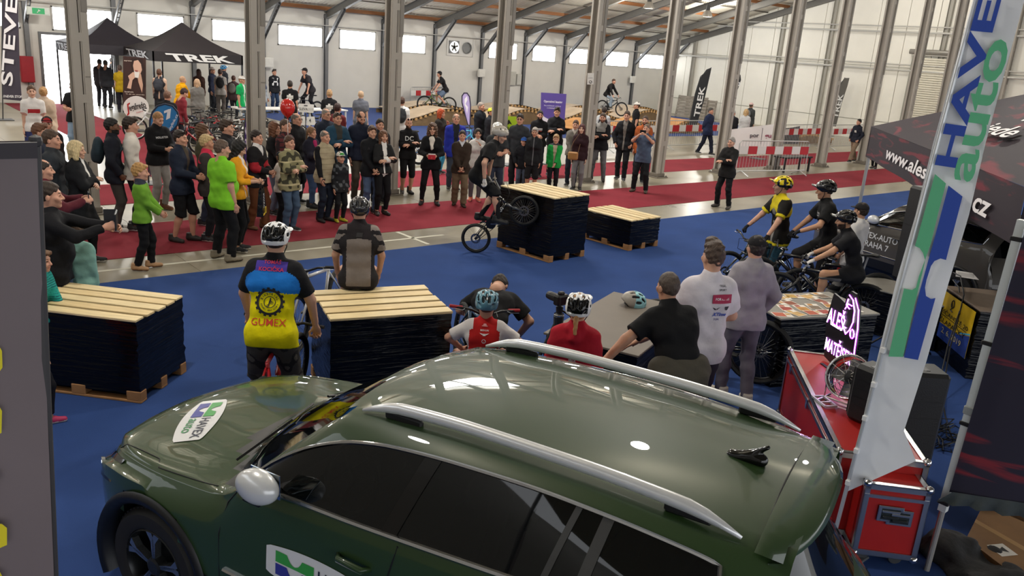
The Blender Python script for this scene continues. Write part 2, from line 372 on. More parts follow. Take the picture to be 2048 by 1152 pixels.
def t_hair(h, style):
 key=('hair', h, style)
 if key in _T:return _T[key]
 T=dict(buzz=.004, short=.012, balding=.008, mohawk=.006, long=.014, ponytail=.012, bob=.016, bun=.012, wavy=.02, curly=.022, crop=.018, rim=.008, swept=.016)[style]
 cut=[((0, -.062, .078), (0, -.75, -.66)), ]
 P=[ell((0, .014, .033), (.0755+T*.55, .096+T*.8, .097+T*1.4))] if style in ('short', 'crop', 'swept', 'balding', 'rim') else [ell((0, .014, .032), (.076+T, .096+T, .097+T*1.3))]
 clips=[((0, -.074, .066), nrm((0, -.62, -.78))*1.0), ((0, .05, -.075), (0, -.25, -.97))]
 face=[]
 if style in ('short', 'crop', 'swept', 'buzz', 'balding', 'rim', 'mohawk'):
  face=[ell((s*.085, -.075, -.01), (.05, .062, .075), neg=True) for s in (-1, 1)]+[ell((0, -.12, .002), (.09, .083, .084), neg=True)]+[ell((s*.092, -.012, -.035), (.034, .05, .05), neg=True) for s in (-1, 1)]
  if style=='swept':P.append(cap((-.03, -.085, .10), (.04, -.06, .125), .025, k=.03))
  if style=='crop':P.append(cap((-.035, -.08, .095), (.035, -.08, .095), .02, k=.03))
  if style=='mohawk':
   P=[ell((0, .014, .032), (.079, .099, .10)), ell((0, .0, .10), (.06, .10, .05), k=.03), ell((0, -.05, .125), (.045, .05, .035), k=.03)]
  clips=[((0, .05, -.045), nrm((0, -.36, -.93)))]
 if style in ('balding', 'rim'):
  face=face+[ell((0, -.02, .135), (.064 if style=='rim' else .05, .095 if style=='rim' else .07, .075), neg=True)]
 if style in ('long', 'wavy', 'curly', 'bob', 'ponytail', 'bun'):
  L=dict(long=-.30, wavy=-.22, curly=-.2, bob=-.10, ponytail=-.02, bun=-.02)[style]; wd=dict(long=.035, wavy=.05, curly=.055, bob=.045, ponytail=.03, bun=.03)[style]
  clips=[]
  face=[ell((0, -.115, -.03), (.066, .085, .112), neg=True)]
  if L<-.05:
   for s in (-1, 1):P+=[cap((s*.062, .0, .0), (s*.075, -.01, L), wd, wd*.8, k=.04)]
   P+=[cap((0, .055, 0), (0, .075, L), .075, .06, k=.05, n=(0, 1, 0), f=1.5)]
  else:clips=[((0, .0, -.035), (0, -.3, -.95))]
  if style=='ponytail':P+=[cap((0, .115, .03), (0, .145, -.16), .026, .016, k=.02)]; clips=[]; face+=[ell((0, -.03, -.12), (.2, .11, .1), neg=True)]
  if style=='bun':P+=[ell((0, .12, .07), (.04, .035, .04), k=.02)]
 wob=dict(wavy=.010, curly=.016, bob=.003, long=.005, crop=.006, mohawk=.006, swept=.006, short=.0045).get(style, .0025)
 V, F=grow(P+face, h, clips=clips, wob=wob, wf=48); _T[key]=(V, F); return _T[key]
def t_shoe(h, kind):
 key=('shoe', h, kind)
 if key in _T:return _T[key]
 P=[cap((0, .045, .042), (0, -.05, .045), .042, .042, k=.03), cap((0, -.05, .035), (0, -.165, .03), .043, .036, k=.03), cap((0, .03, .06), (0, .03, .12 if kind!='boot' else .17), .05, .05, k=.03)]
 V, F=grow(P, h, clips=[((0, 0, 0), (0, 0, -1)), ((0, 0, .125 if kind!='boot' else .18), (0, 0, 1))]); V=V-np.array([0, -.02, 0])
 c=V[F].mean(1); mi=(c[:, 2]<.024).astype(int)
 if kind=='striped':mi[(c[:, 2]>.028)&(c[:, 2]<.075)&(np.sin(c[:, 1]*160)>.4)&(np.abs(c[:, 1]+.03)<.06)&(np.abs(c[:, 0])>.02)]=2
 _T[key]=(V, F, mi); return _T[key]
def t_gear(h, kind):
 key=('gear', h, kind)
 if key in _T:return _T[key]
 if kind in ('cap', 'cap_back'):
  s=-1 if kind=='cap' else 1
  P=[ell((0, .012, .045), (.090, .110, .098)), cap((-.035, s*.085+.01, .062), (.035, s*.085+.01, .062), .055, k=.012, n=(0, 0, 1), f=6)]
  P[1]['b']=np.array([.035, s*.105+.01, .055]); P[1]['a']=np.array([-.035, s*.105+.01, .055])
  V, F=grow(P, h, clips=[((0, 0, .048), (0, 0, -1))]); c=V[F].mean(1); mi=(s*c[:, 1]>.10).astype(int)
  mi[(s*c[:, 1]>.055)&(c[:, 2]>.075)&(np.abs(c[:, 0])<.06)]=2
 elif kind=='beanie':
  V, F=grow([ell((0, .012, .04), (.088, .106, .105))], h, clips=[((0, -.03, .045), nrm((0, -.3, -.95)))]); mi=np.zeros(len(F), int)
 else:
  vis=kind in ('mtb', 'visor', 'goggle')
  P=[ell((0, .016, .05), (.107, .138, .100)), ell((0, .06, .01), (.098, .085, .085), k=.03)]
  dome=[dict(p) for p in P]
  if vis:P.append(cap((-.05, -.13, .075), (.05, -.13, .075), .052, k=.012, n=(0, .3, .95), f=5))
  if kind=='skate':
   for s in (-1, 1):
    for y, z in ((-.05, .13), (.05, .135)):P.append(cap((s*.04, y, z), (s*.045, y+.008, z+.05), .013, neg=True))
    P.append(cap((s*.085, .01, .10), (s*.14, .01, .12), .011, neg=True))
  else:
   for s in (-1, 1):
    for (x, y, z, dx, dy, dz) in ((.035, -.06, .135, 0, .05, .008), (.04, .045, .138, 0, .045, -.008), (.078, -.03, .105, 0, .06, .004), (.075, .075, .095, -.01, .03, -.03), (.03, .125, .10, -.005, .018, -.04), (.07, .125, .035, -.012, .014, -.022), (.1, .02, .055, 0, .04, 0)):
     P.append(cap((s*x, y, z), (s*(x+dx), y+dy, z+dz), .0145, neg=True))
   P.append(cap((0, .10, .13), (0, .14, .08), .012, neg=True)); P.append(cap((0, -.05, .15), (0, .04, .152), .0125, neg=True))
  V, F=grow(P, h, clips=[((0, 0, -.012), nrm((0, -.10, -1))), ((0, -.09, .028), nrm((0, -.6, -.8)))])
  c=V[F].mean(1); d=np.minimum(pdist(dome[0], c[:, 0], c[:, 1], c[:, 2]), pdist(dome[1], c[:, 0], c[:, 1], c[:, 2]))
  mi=((d<-.0065)).astype(int)
  if kind=='goggle':mi[(c[:, 1]>.055)&(c[:, 2]>.01)&(c[:, 2]<.118)&(np.abs(c[:, 0])<.085)&(c[:, 1]>.06)]=1
  if kind=='visor':mi[(c[:, 2]<.028)|((np.abs(c[:, 0])>.075)&(np.sin(c[:, 1]*70)>.3))]=1
  if kind=='two':mi[(d>-.0065)&(c[:, 1]<.0)]=2
 _T[key]=(V, F, mi); return _T[key]
NEUT=dict(side=(((.25, -.02, .84), (0, 1, 0)), ), pockets=(((.21, -.10, .93), (1, .8, 0)), ), phone=(((.055, -.30, 1.13), (.7, .4, -1)), ), photo=(((.085, -.34, 1.50), (1, 0, -.9)), ), photolow=(((.10, -.40, 1.28), (1, .2, -.8)), ), front=(((.035, -.21, .93), (1, .6, 0)), ), back=(((.05, .17, .95), (1, -.3, 0)), ), hips=(((.20, -.03, 1.02), (1, .6, 0)), ), hold=(((.09, -.28, 1.10), (.8, .5, -.8)), ))
def person(label, at, rot, h=1.75, pose='side', armL=None, armR=None, poleL=None, poleR=None, legs='stand', top=('tee', '#222222'), pants=('trousers', '#23262e'), shoes=('sneaker', '#222222', '#dddddd'), hair=('short', '#3a2a1e'), skin='#c8957c', fem=False, fat=1.0, belly=0.0, lean=0.0, bend=0.0, head=(0, 0), pat=(), ppat=(), gear=None, beard=None, lod=1, feet=None, pelvis=None, hands=None, glasses=None, under=None, pack=None, scarf=None, kneepole=None, toes=(12, 12), wob=None, child=False, z=0.0, bare_sock=None, strap=True, twist=0.0, glove=None, group=None):
 s=h/1.75; gb, gc, gh, gm=[(.019, .0105, .0066, .0056), (.027, .0155, .0082, .0072), (.033, .023, .0115, .010)][lod]
 gb, gc, gh, gm=gb/s, gc/s, gh/s, gm/s
 gh=round(gh, 4); gm=round(gm, 4)
 X=np.array([1., 0, 0])
 if legs=='sit':P0=np.array([0, .0, .52])
 else:P0=np.array([0, 0, .905])
 if pelvis is not None:P0=np.array(pelvis, float)
 def up(a):return np.array([0, -math.sin(R(a)), math.cos(R(a))])
 def fwd(a):return np.array([0, -math.cos(R(a)), -math.sin(R(a))])
 u0, u1, u2=up(lean), up(lean+bend*.5), up(lean+bend); n0, n1, n2=fwd(lean), fwd(lean+bend*.5), fwd(lean+bend)
 waist=P0+u0*.18; chest=waist+u1*.20; neck=chest+u2*.185
 tw=rotm(u2, R(twist)); rX=tw@X; n2=tw@n2
 hl=lean+bend; hp=hl*.35+head[1]; Rh=rotm((0, 0, 1), R(head[0]))@rotm((1, 0, 0), R(hp)); hc=neck+up(hl*.7)*.10+(Rh@np.array([0, -.012, .055]))
 sh={1:neck-u2*.07+rX*(.150 if not fem else .134)*(.5+.5*fat), -1:neck-u2*.07-rX*(.150 if not fem else .134)*(.5+.5*fat)}
 A={}; hd={}
 for sd, spec, pole in ((1, armL, poleL), (-1, armR, poleR)):
  q=spec if spec is not None else pose
  if isinstance(q, str):
   if q=='crossed':
    T=np.array([-.035, -.25, 1.17]) if sd>0 else np.array([.045, -.215, 1.215]); pl=(sd*1.2, .1, -.6)
   else:
    b, pl=NEUT[q][0]; T=np.array([sd*b[0], b[1], b[2]]); pl=(sd*pl[0], pl[1], pl[2])
   T=T-np.array([0, belly*.5, 0])*(q in ('crossed', 'front', 'phone'))
   rel=T-np.array([0, 0, .905])
   if lean+bend and q not in ('side', ):rel=rotm((1, 0, 0), R(lean+bend*.6))@rel
   T=P0+rel if q!='side' else np.array([sh[sd][0]+sd*.05, sh[sd][1]-.05, sh[sd][2]-.56])
  else:T=np.array(q, float); pl=(sd*.6, .6, -.5)
  if pole is not None:pl=pole
  e, T=ik(sh[sd], T, .285, .255, pl); A[sd]=(sh[sd], e, T); hd[sd]=nrm(T-e)
 hips={sd:P0+np.array([sd*.088, 0, -.03]) for sd in (1, -1)}
 FT=dict(stand=((.095, .01, .08), (-.095, .01, .08)), wide=((.17, 0, .08), (-.17, .0, .08)), walk=((.085, -.24, .08), (-.085, .26, .11)), step=((.10, -.10, .08), (-.10, .10, .08)), sit=((.12, -.36, .08), (-.12, -.36, .08)), cross=((-.07, -.05, .08), (.10, .03, .08)))[legs if legs in ('stand', 'wide', 'walk', 'step', 'sit', 'cross') else 'stand']
 if feet is not None:FT=feet
 Lg={}
 for i, sd in enumerate((1, -1)):
  kp=(sd*.12, -1, .15) if kneepole is None else kneepole[i]
  kn, an=ik(hips[sd], FT[i], .405, .41, kp); Lg[sd]=(hips[sd], kn, an)
 w_=fat; bl=belly
 def torso(g, k=.09):
  wsh=.088 if not fem else .072
  P=[cap(P0-X*.072*w_, P0+X*.072*w_, (.105 if not fem else .113)*(.4+.6*w_)+g, k=k, n=n0, f=1.08, tag=1), cap(waist-X*.062*w_, waist+X*.062*w_, (.098 if not fem else .083)*(.3+.7*w_)+g, k=k, n=n1, f=1.1, tag=1), cap(chest-rX*.082*w_, chest+rX*.082*w_, .112*(.5+.5*w_)+g, k=k, n=n2, f=1.08, tag=1), cap(neck-u2*.07-rX*wsh, neck-u2*.07+rX*wsh, .068+g, k=k, tag=1), cap(neck-u2*.03, neck+u2*.03, .062+g*.6, k=.06, tag=1)]
  if bl:P.append(ell(waist+n0*(.05+bl*.35)+u0*.0, (.13*w_+g, .06+bl+g, .14+g), k=k, tag=1))
  if fem:P+=[ell(chest+n2*.085+rX*s_*.062-u2*.01, (.058+g*.7, .055+g*.7, .058+g*.7), k=.05, tag=1) for s_ in (-1, 1)]
  return P
 def arm(sd, g, t0=.0, t1=2.0, k=.05, flare=0.0, cl=True):
  a, e, t=A[sd]; P=[]; af=.5+.5*w_
  if t1>=1:
   P.append(cap(a, e, .053*af+g, .043*af+g, k=k, tag=2))
   if t1>1.02:
    q=e+(t-e)*min(1, t1-1); fr=min(1, t1-1); c=[(q, nrm(t-e))] if cl else None
    P.append(cap(e, q, .043*af+g, (.043-.012*fr)*af+g, k=.02, tag=2, clip=c))
  else:
   q=a+(e-a)*t1; P.append(cap(a, q, .055*af+g, .047*af+g+flare, k=k, tag=2, clip=[(q, nrm(e-a))]))
  return P
 def leg(sd, g, t1=2.0, k=.05, flare=0.0, slim=1.0):
  a, kn, an=Lg[sd]; P=[]; lf=.45+.55*w_
  if t1>=1.02:
   P.append(cap(a, kn, .086*lf+g, .057*lf+g, k=k, tag=3)); q=kn+(an-kn)*(t1-1); c=[(q, nrm(an-kn))]
   mid=kn+(an-kn)*.32+np.array([0, .012, 0]); P.append(cap(kn, mid, .055*lf+g, .055*lf+g, k=.03, tag=3)) if t1>1.3 else None
   P.append(cap(mid if t1>1.3 else kn, q, .054*lf+g, (.054-.02*(t1-1))*lf+g+flare, k=.03, tag=3, clip=c))
  else:
   q=a+(kn-a)*t1; P.append(cap(a, q, .088*lf+g, (.088-.022*t1)*lf+g+flare, k=k, tag=3, clip=[(q, nrm(kn-a))]))
  return [p for p in P if p]
  # ---- the body: one surface
 PB=torso(-.006)+arm(1, -.002, k=.04)+arm(-1, -.002, k=.04)+leg(1, 0, 1.97)+leg(-1, 0, 1.97)
 PB.append(cap(neck-u2*.03, hc-(Rh@np.array([0, -.03, .14])), .052 if not fem else .046, .05 if not fem else .044, k=.03))
 for sd in (1, -1):PB.append(cap(Lg[sd][2]+np.array([0, 0, -.01]), Lg[sd][2]+np.array([0, -.08, -.05]), .028, .02, k=.02))
 V, F=grow(PB, gb); parts=[(V, F, np.zeros(len(F), int))]
 hV, hF, hmi, bm=t_head(gh, fem); hmi=hmi.copy()
 if beard:hmi[bm&(hmi==0)]=4
 ks=1.0 if not child else 1.13
 parts.append(((Rh@(hV*ks).T).T+hc, hF, hmi))
 if hands is None:
  dft='relaxed'
  hands={'phone':'hold', 'photo':'hold', 'photolow':'hold', 'hold':'hold', 'crossed':'relaxed', 'front':'hold', 'pockets':'fist'}.get(pose, 'relaxed')
 if isinstance(hands, str):hands=(hands, hands)
 HC={}
 for i, sd in enumerate((1, -1)):
  qV, qF=t_hand(gm, hands[i]); a, e, t=A[sd]; d=hd[sd]; Zl=-d
  inw=np.array([-sd, -.25, 0.]) if (armL if sd>0 else armR) is None and pose=='side' else (np.array([0, 0, -1.]) if hands[i] in ('grip', 'flat') else np.array([-sd*.9, -.1, -.3]))
  pn=inw-Zl*(inw@Zl); Yl=-nrm(pn); Xl=np.cross(Yl, Zl)
  flip=1.0
  th=np.array([0, -1., .35])
  if Xl@th<0:flip=-1.0
  Q=qV*np.array([flip, 1, 1])*.95; M3=np.column_stack([Xl, Yl, Zl]); W=(M3@Q.T).T+t+d*.015
  parts.append((W, qF if flip>0 else qF[:, ::-1], np.full(len(qF), 5 if glove else 0))); HC[sd]=t+d*.085-Yl*0.0+(-Yl)*.025
 nv=0; VV=[]; FF=[]; MI=[]
 for V, F, m in parts:VV.append(V); FF.append(F+nv); MI.append(m); nv+=len(V)
 sk=skinm(skin); hm=hairm(hair[1] if hair else '#3a2a1e')
 lipc=tuple(np.array(lin(skin))*np.array([.82, .55, .52]))
 me=mesh_np('person', np.concatenate(VV)*s, np.concatenate(FF), [sk, hm, mat('#2b2320', .25, name='eye'), mat(lipc, .4, name='lips'), hairm(beard if isinstance(beard, str) else '#3a2a1e'), cloth(glove or '#111111')], np.concatenate(MI))
 root=obj('person', me); root.location=(at[0], at[1], z); root.rotation_euler=(0, 0, rot); tag(root, label, 'person', group)
 seed=(hash(label)%97)/7.0 if False else (sum(map(ord, label))%97)/7.0
 # ---- clothes
 def garment(name, P, clips, col, pats, wobv, hh=None, thick=None):
  V, F=grow(P, hh or gc, clips=clips, wob=wobv, seed=seed, wf=20)
  c=V[F].mean(1); mi=np.zeros(len(F), int); mats=[cloth(col) if isinstance(col, str) else col]
  if pats:
   d1=np.full(len(c), 9.); d2=np.full(len(c), 9.); d3=np.full(len(c), 9.)
   for p in P:
    d=pdist(p, c[:, 0], c[:, 1], c[:, 2])
    if p['tag']==2:d2=np.minimum(d2, d)
    elif p['tag']==1:d1=np.minimum(d1, d)
    elif p['tag']==3:d3=np.minimum(d3, d)
   isarm=(d2<d1+.004)
   rel=c-P0; t0=rel@u0; tt=np.where(t0<.17, t0, np.where((c-waist)@u1<.19, .17+(c-waist)@u1, .36+(c-chest)@u2)); la=rel@X; fr=np.where(tt<.17, rel@n0, np.where(tt<.36, (c-waist)@n1, (c-chest)@n2))
   hands_t={sd:(A[sd][0], A[sd][1], A[sd][2]) for sd in (1, -1)}
   for p in pats:
    mats.append(cloth(p[1]) if isinstance(p[1], str) else p[1]); k=len(mats)-1; g=p[0]; q=p[2:]
    to=~isarm
    if g=='inner':m=to&(fr>0)&(np.abs(la)<(q[0] if q else .05)*(np.clip((tt+.08)/.6, .35, 1.2)))&(tt>(q[1] if len(q)>1 else -1))
    elif g=='vneck':m=to&(fr>-.03)&(np.abs(la)<(tt-(q[0] if q else .38))*.6)
    elif g=='zip':m=to&(fr>0)&(np.abs(la)<.011)
    elif g=='yoke':m=(tt>(q[0] if q else .42)-(.0 if len(q)<2 else q[1]*np.abs(la)))&(to|(len(q)>2))
    elif g=='lower':m=to&(tt<q[0])
    elif g=='band':m=to&(tt>q[0])&(tt<q[1])
    elif g=='sleeve':m=isarm
    elif g=='cuff':m=isarm&(np.min([np.linalg.norm(c-A[sd][2 if q and q[0]>1 else 1], axis=1) for sd in (1, -1)], 0)<.12)
    elif g=='sleevein':m=isarm&(np.sin(((c-neck)@u2)*60)>.2)
    elif g=='side':m=to&(np.abs(la)>(q[0] if q else .1))
    elif g=='rect':m=to&(fr>0)&(np.abs(la-(q[4] if len(q)>4 else 0))<q[0])&(tt>q[1])&(tt<q[2])
    elif g=='brect':m=to&(fr<0)&(np.abs(la)<q[0])&(tt>q[1])&(tt<q[2])
    elif g=='bcross':m=to&(fr<0)&(((np.abs(la)<.03)&(tt>.12)&(tt<.44))|((np.abs(tt-.35)<.045)&(np.abs(la)<.1))|(np.linalg.norm(np.column_stack([la, tt-.30]), axis=1)<.065))
    elif g=='stripes':m=(np.sin(c[:, 2]*q[0])>(q[1] if len(q)>1 else .3))
    elif g=='camo':m=(np.sin(c[:, 0]*34+seed)*np.sin(c[:, 2]*31+2*seed)+np.sin(c[:, 1]*41+c[:, 2]*13)*.6>(q[0] if q else .25))
    elif g=='plaid':m=(np.sin(c[:, 0]*75)>.5)|(np.sin(c[:, 2]*75)>.5)
    elif g=='legside':m=(np.abs(c[:, 0]-np.where(c[:, 0]>0, P0[0]+.088, P0[0]-.088))>.045)&(np.sign(c[:, 0])*(np.abs(c[:, 0])-.088)>0)
    elif g=='below':m=c[:, 2]<q[0]
    elif g=='armstripe':m=isarm&(np.abs((c-neck)@u2+q[0])<q[1])
    elif g=='collar':m=tt>.535
    else:m=np.zeros(len(c), bool)
    mi[m]=k
  return obj(name, mesh_np(name, V*s, F, mats, mi), root)
 kind=top[0]; tc=top[1]
 hem=dict(tee=-.10, polo=-.10, shirt=-.09, jacket=-.13, puffer=-.14, hoodie=-.08, vest=-.13, coat=-.42, jersey=-.08, tank=-.1, sweater=-.09, crop=.02)[kind]
 if len(top)>2:hem=top[2]
 g=dict(tee=.012, polo=.012, shirt=.012, jacket=.024, puffer=.032, hoodie=.02, vest=.028, coat=.026, jersey=.009, tank=.01, sweater=.017, crop=.014)[kind]
 PT=torso(g)
 if hem<-.1:
  for sd in (1, -1):PT+=[cap(hips[sd], hips[sd]+(Lg[sd][1]-hips[sd])*min(.9, (-hem+.02)/.41), .09*(.45+.55*w_)+g+.004, .085*(.45+.55*w_)+g+.01+(.02 if kind=='coat' else 0), k=.09, tag=1)]
 else:PT+=[cap(P0-X*.06-u0*.06, P0+X*.06-u0*.06, .112*(.4+.6*w_)+g, k=.05, n=n0, f=1.02, tag=1)]+[cap(hips[sd]+np.array([0, 0, .03]), hips[sd]+(Lg[sd][1]-hips[sd])*.16, .099*(.45+.55*w_)+g, .097*(.45+.55*w_)+g+(.006 if pants[0] not in ('slim', 'leggings') else 0), k=.06, tag=1) for sd in (1, -1)]
 if kind in ('tee', 'polo', 'jersey'):
  for sd in (1, -1):PT+=arm(sd, g+.008, t1=.74 if kind!='jersey' else .8, flare=.010 if kind!='jersey' else .004)
 elif kind not in ('vest', 'tank'):
  for sd in (1, -1):PT+=arm(sd, g*.85+.002, t1=1.97 if kind!='crop' else 1.6, k=.06)
 if kind in ('jacket', 'puffer', 'coat', 'polo', 'vest'):PT.append(cap(neck+u2*.0, neck+u2*.045-n2*.0, .066, .064, k=.02, tag=1, clip=[(neck+u2*.05, u2)]))
 if kind=='hoodie':
  PT+=[cap(neck-n2*.055-rX*.05-u2*.005, neck-n2*.055+rX*.05-u2*.005, .042, k=.02, tag=1), cap(neck-n2*.095-u2*.06, neck-n2*.085-u2*.02, .05, k=.03, tag=1), cap(neck+rX*.055-n2*.02, neck+n2*.05+rX*.035-u2*.035, .026, .02, k=.02, tag=1), cap(neck-rX*.055-n2*.02, neck+n2*.05-rX*.035-u2*.035, .026, .02, k=.02, tag=1)]
 clipT=[(P0+u0*hem, -u0)]
 wv=wob if wob is not None else dict(jersey=.002, tee=.004, polo=.004, puffer=.006).get(kind, .0045)
 tname=dict(tee='t_shirt', polo='polo_shirt', shirt='shirt', jacket='jacket', puffer='puffer_jacket', hoodie='hoodie', vest='vest', coat='coat', jersey='jersey', tank='tank_top', sweater='sweater', crop='jacket')[kind]
 to=garment(tname, PT, clipT, tc, pat, wv)
 if kind=='vest' or under:
  PU=torso(.010)
  for sd in (1, -1):PU+=arm(sd, .012, t1=1.97)
  garment('shirt', PU, [(P0+u0*(-.12), -u0)], under or '#15151a', (), .004)
 pk=pants[0]; pc=pants[1]
 if pk:
  gl=dict(trousers=.014, jeans=.012, slim=.010, leggings=.009, shorts=.022, longshorts=.022, skirt=.02, knickers=.012, baggy=.024)[pk]
  t1=dict(trousers=1.995, jeans=1.985, slim=1.95, leggings=1.9, shorts=.92, longshorts=1.06, skirt=.9, knickers=1.2, baggy=1.99)[pk]
  fl=dict(trousers=.012, jeans=.008, slim=.004, leggings=0, shorts=.022, longshorts=.02, skirt=.02, knickers=.0, baggy=.02)[pk]
  PL=[cap(P0-X*.072*w_, P0+X*.072*w_, (.105 if not fem else .113)*(.4+.6*w_)+.008, k=.06, n=n0, f=1.08, tag=1), cap(P0-X*.062*w_+u0*.10, P0+X*.062*w_+u0*.10, .098*(.3+.7*w_)+.007, k=.06, n=n0, f=1.1, tag=1)]
  for sd in (1, -1):PL+=leg(sd, gl, t1, k=.035, flare=fl)
  garment({'trousers':'trousers', 'jeans':'jeans', 'slim':'trousers', 'leggings':'leggings', 'shorts':'shorts', 'longshorts':'shorts', 'skirt':'skirt', 'knickers':'knickers', 'baggy':'trousers'}[pk], PL, [(P0+u0*(.03 if hem<0 else .09), u0)], pc, ppat, .002 if pk in ('leggings', 'slim', 'knickers') else .0045)
 if bare_sock:
  PS=[]
  for sd in (1, -1):a, kn, an=Lg[sd]; PS+=[cap(kn+(an-kn)*bare_sock[1], an, .058-.016*bare_sock[1], .038, k=.005)]
  garment('sock', PS, (), bare_sock[0], (), 0)
 if shoes:
  V, F, mi=t_shoe(.011 if lod<2 else .014, shoes[0]); smats=[mat(shoes[1], .6, noise=.1, name='shoe_leather'), mat(shoes[2], .6, name='shoe_sole'), mat('#141414', .6, name='shoe_stripe')]
  me=mesh_np('shoe', V, F, smats, mi)
  for i, sd in enumerate((1, -1)):
   o=obj('shoe', me, root); an=Lg[sd][2]; fv=toes[i]
   sh_v=Lg[sd][2]-Lg[sd][1]; pit=0
   if pelvis is not None and FT[i][2]>.3:pit=0
   o.scale=(s, )*3; o.location=tuple((an-np.array([0, 0, .08]))*s); o.rotation_euler=(0, 0, R(sd*fv))
   # ---- hair and headgear sit on the head
 def onhead(name, V, F, mats, mi=None, sc=1.0):
  W=((Rh@(V*ks*sc).T).T+hc)*s; return obj(name, mesh_np(name, W, F, mats, mi), root)
 if hair and hair[0]:
  V, F=t_hair(gh, hair[0]); onhead('hair', V, F, [hm])
 if gear:
  V, F, mi=t_gear(round(gh*.85, 4) if lod==0 else gh, gear[0]); c1=gear[1]; c2=gear[2] if len(gear)>2 else '#111111'; c3=gear[3] if len(gear)>3 else c1
  hard=gear[0] not in ('cap', 'cap_back', 'beanie'); mk=(lambda c:mat(c, .22, coat=.5, name='helmet_shell')) if hard else cloth
  nm='helmet' if hard else ('beanie' if gear[0]=='beanie' else 'cap'); ho=onhead(nm, V, F, [mk(c1), mat('#0c0c0e', .15, name='helmet_vent') if gear[0]=='goggle' else mk(c2), mk(c3)], mi)
  if hard and strap:
   mb=MB()
   for sd in (1, -1):mb.tube([tuple((hc+Rh@(np.array(p)*ks))*s) for p in ((sd*.085, .0, .015), (sd*.079, -.012, -.05), (sd*.05, -.045, -.11), (0, -.06, -.128))], .0045*s, 5)
   mb.build('chin_strap', mat('#0e0e10', .6), root)
 if glasses:
  mb=MB()
  zz, yy=(.013, -.102) if glasses!='head' else (.105, -.085)
  for sd in (1, -1):
   mb.lathe([(.0001, 0), (.022, .001), (.024, .0), (.022, -.002)], 10, M=Matrix.LocRotScale(Vector(tuple((hc+Rh@np.array([sd*.032, yy, zz]))*s)), (Matrix(Rh.tolist())@Matrix.Rotation(R(90), 3, 'X')).to_quaternion(), Vector((s, s, s))))
   mb.tube([tuple((hc+Rh@np.array(p))*s) for p in ((sd*.056, yy, zz+.004), (sd*.084, .0, zz+.002 if glasses!='head' else zz-.03))], .003*s, 5)
  mb.build('glasses', mat('#15130f', .15, name='lens') if glasses in ('sun', 'head') else mat('#4a3a30', .15, name='lens', alpha=.45), root)
 if pack:
  ce=chest-n2*.20-u1*.02; Mx=np.column_stack([rX, -n2, u1]).T
  P=[ell(ce, (.15, .085, .21), k=.03, M=Mx), ell(ce-n2*.06-u1*.08, (.11, .05, .11), k=.03, M=Mx)]
  for sd in (1, -1):
   q=[neck-n2*.09+rX*sd*.09-u2*.05, neck+rX*sd*.10+u2*.005, chest+n2*.135+rX*sd*.11+u2*.03, chest+rX*sd*.17-u1*.13]
   for i in range(3):P.append(cap(q[i], q[i+1], .02, k=.01))
  garment('backpack', P, (), pack, (), .002)
 if scarf:
  P=[cap(neck+rX*.07+u2*.0, neck+n2*.075-u2*.02, .036, k=.03), cap(neck-rX*.07, neck+n2*.075-u2*.02, .036, k=.03), cap(neck-rX*.06-n2*.03, neck+rX*.06-n2*.03, .036, k=.03), cap(neck+n2*.10-u2*.05, chest+n2*.135-u2*.04, .055, .04, k=.04, n=n2, f=1.5)]
  garment('scarf', P, (), scarf, (), .01)
 Mw=Matrix.Translation((at[0], at[1], z))@Matrix.Rotation(rot, 4, 'Z')
 info=dict(root=root, top=to, s=s, hand={sd:np.array(Mw@Vector(tuple(HC[sd]*s))) for sd in (1, -1)}, M=Mw, chest=chest*s, n2=n2, u2=u2, neck=neck*s, waist=waist*s, P0=P0*s, rX=rX, hc=hc*s, knee={sd:Lg[sd][1]*s for sd in (1, -1)}, ank={sd:Lg[sd][2]*s for sd in (1, -1)})
 return info
def face_rot(at, phi):
 c=np.array([-at[0], -at[1]]); c=c/np.linalg.norm(c); r=np.array([-c[1], c[0]]); f=math.cos(R(phi))*c+math.sin(R(phi))*r
 return math.atan2(f[1], f[0])+math.pi/2
def spot(head, feet=None, h=1.75):
 if feet is not None:
  g=gp(*feet); return g, height_at(g, *head)
 return gp(head[0], head[1], h), h
_bodyprint=[]
def chest_print(info, word, width, up_=.02, back=False, color='#e8e8e8', bold=.01, shear=0.0, side=0.0, name='lettering', M=None):
 """flat print on a garment, laid onto its surface"""
 me=info['top'].data; bvh=BVHTree.FromPolygons([tuple(v.co) for v in me.vertices], [tuple(p.vertices) for p in me.polygons])
 n=np.array(info['n2'])*(-1 if back else 1); s=info['s']; x=np.cross(info['u2'], n)
 o=info['chest']+info['u2']*up_*s+n*.25*s+x*side*s; Mx=frame(o, x, info['u2'])
 mb=MB(); letter(mb, word, Mx, width=width*s, bold=bold, shear=shear, bvh=bvh, off=.006)
 return mb.build(name, mat(color, .7, name='print'), info['top'])
def aim(info, px, py, top=.13):
 """move a figure over the floor until the crown of its head lies on the sight line of a pixel"""
 hc=np.array(info['hc'])+np.array([0, 0, top*info['s']]); w=np.array(info['M']@Vector(tuple(hc))); q=gp(px, py, w[2]); d=q-w
 o=info['root']; o.location=(o.location[0]+d[0], o.location[1]+d[1], o.location[2]); info['M']=Matrix.Translation((d[0], d[1], 0))@info['M']
 for k in (1, -1):info['hand'][k]=info['hand'][k]+np.array([d[0], d[1], 0])
 return d
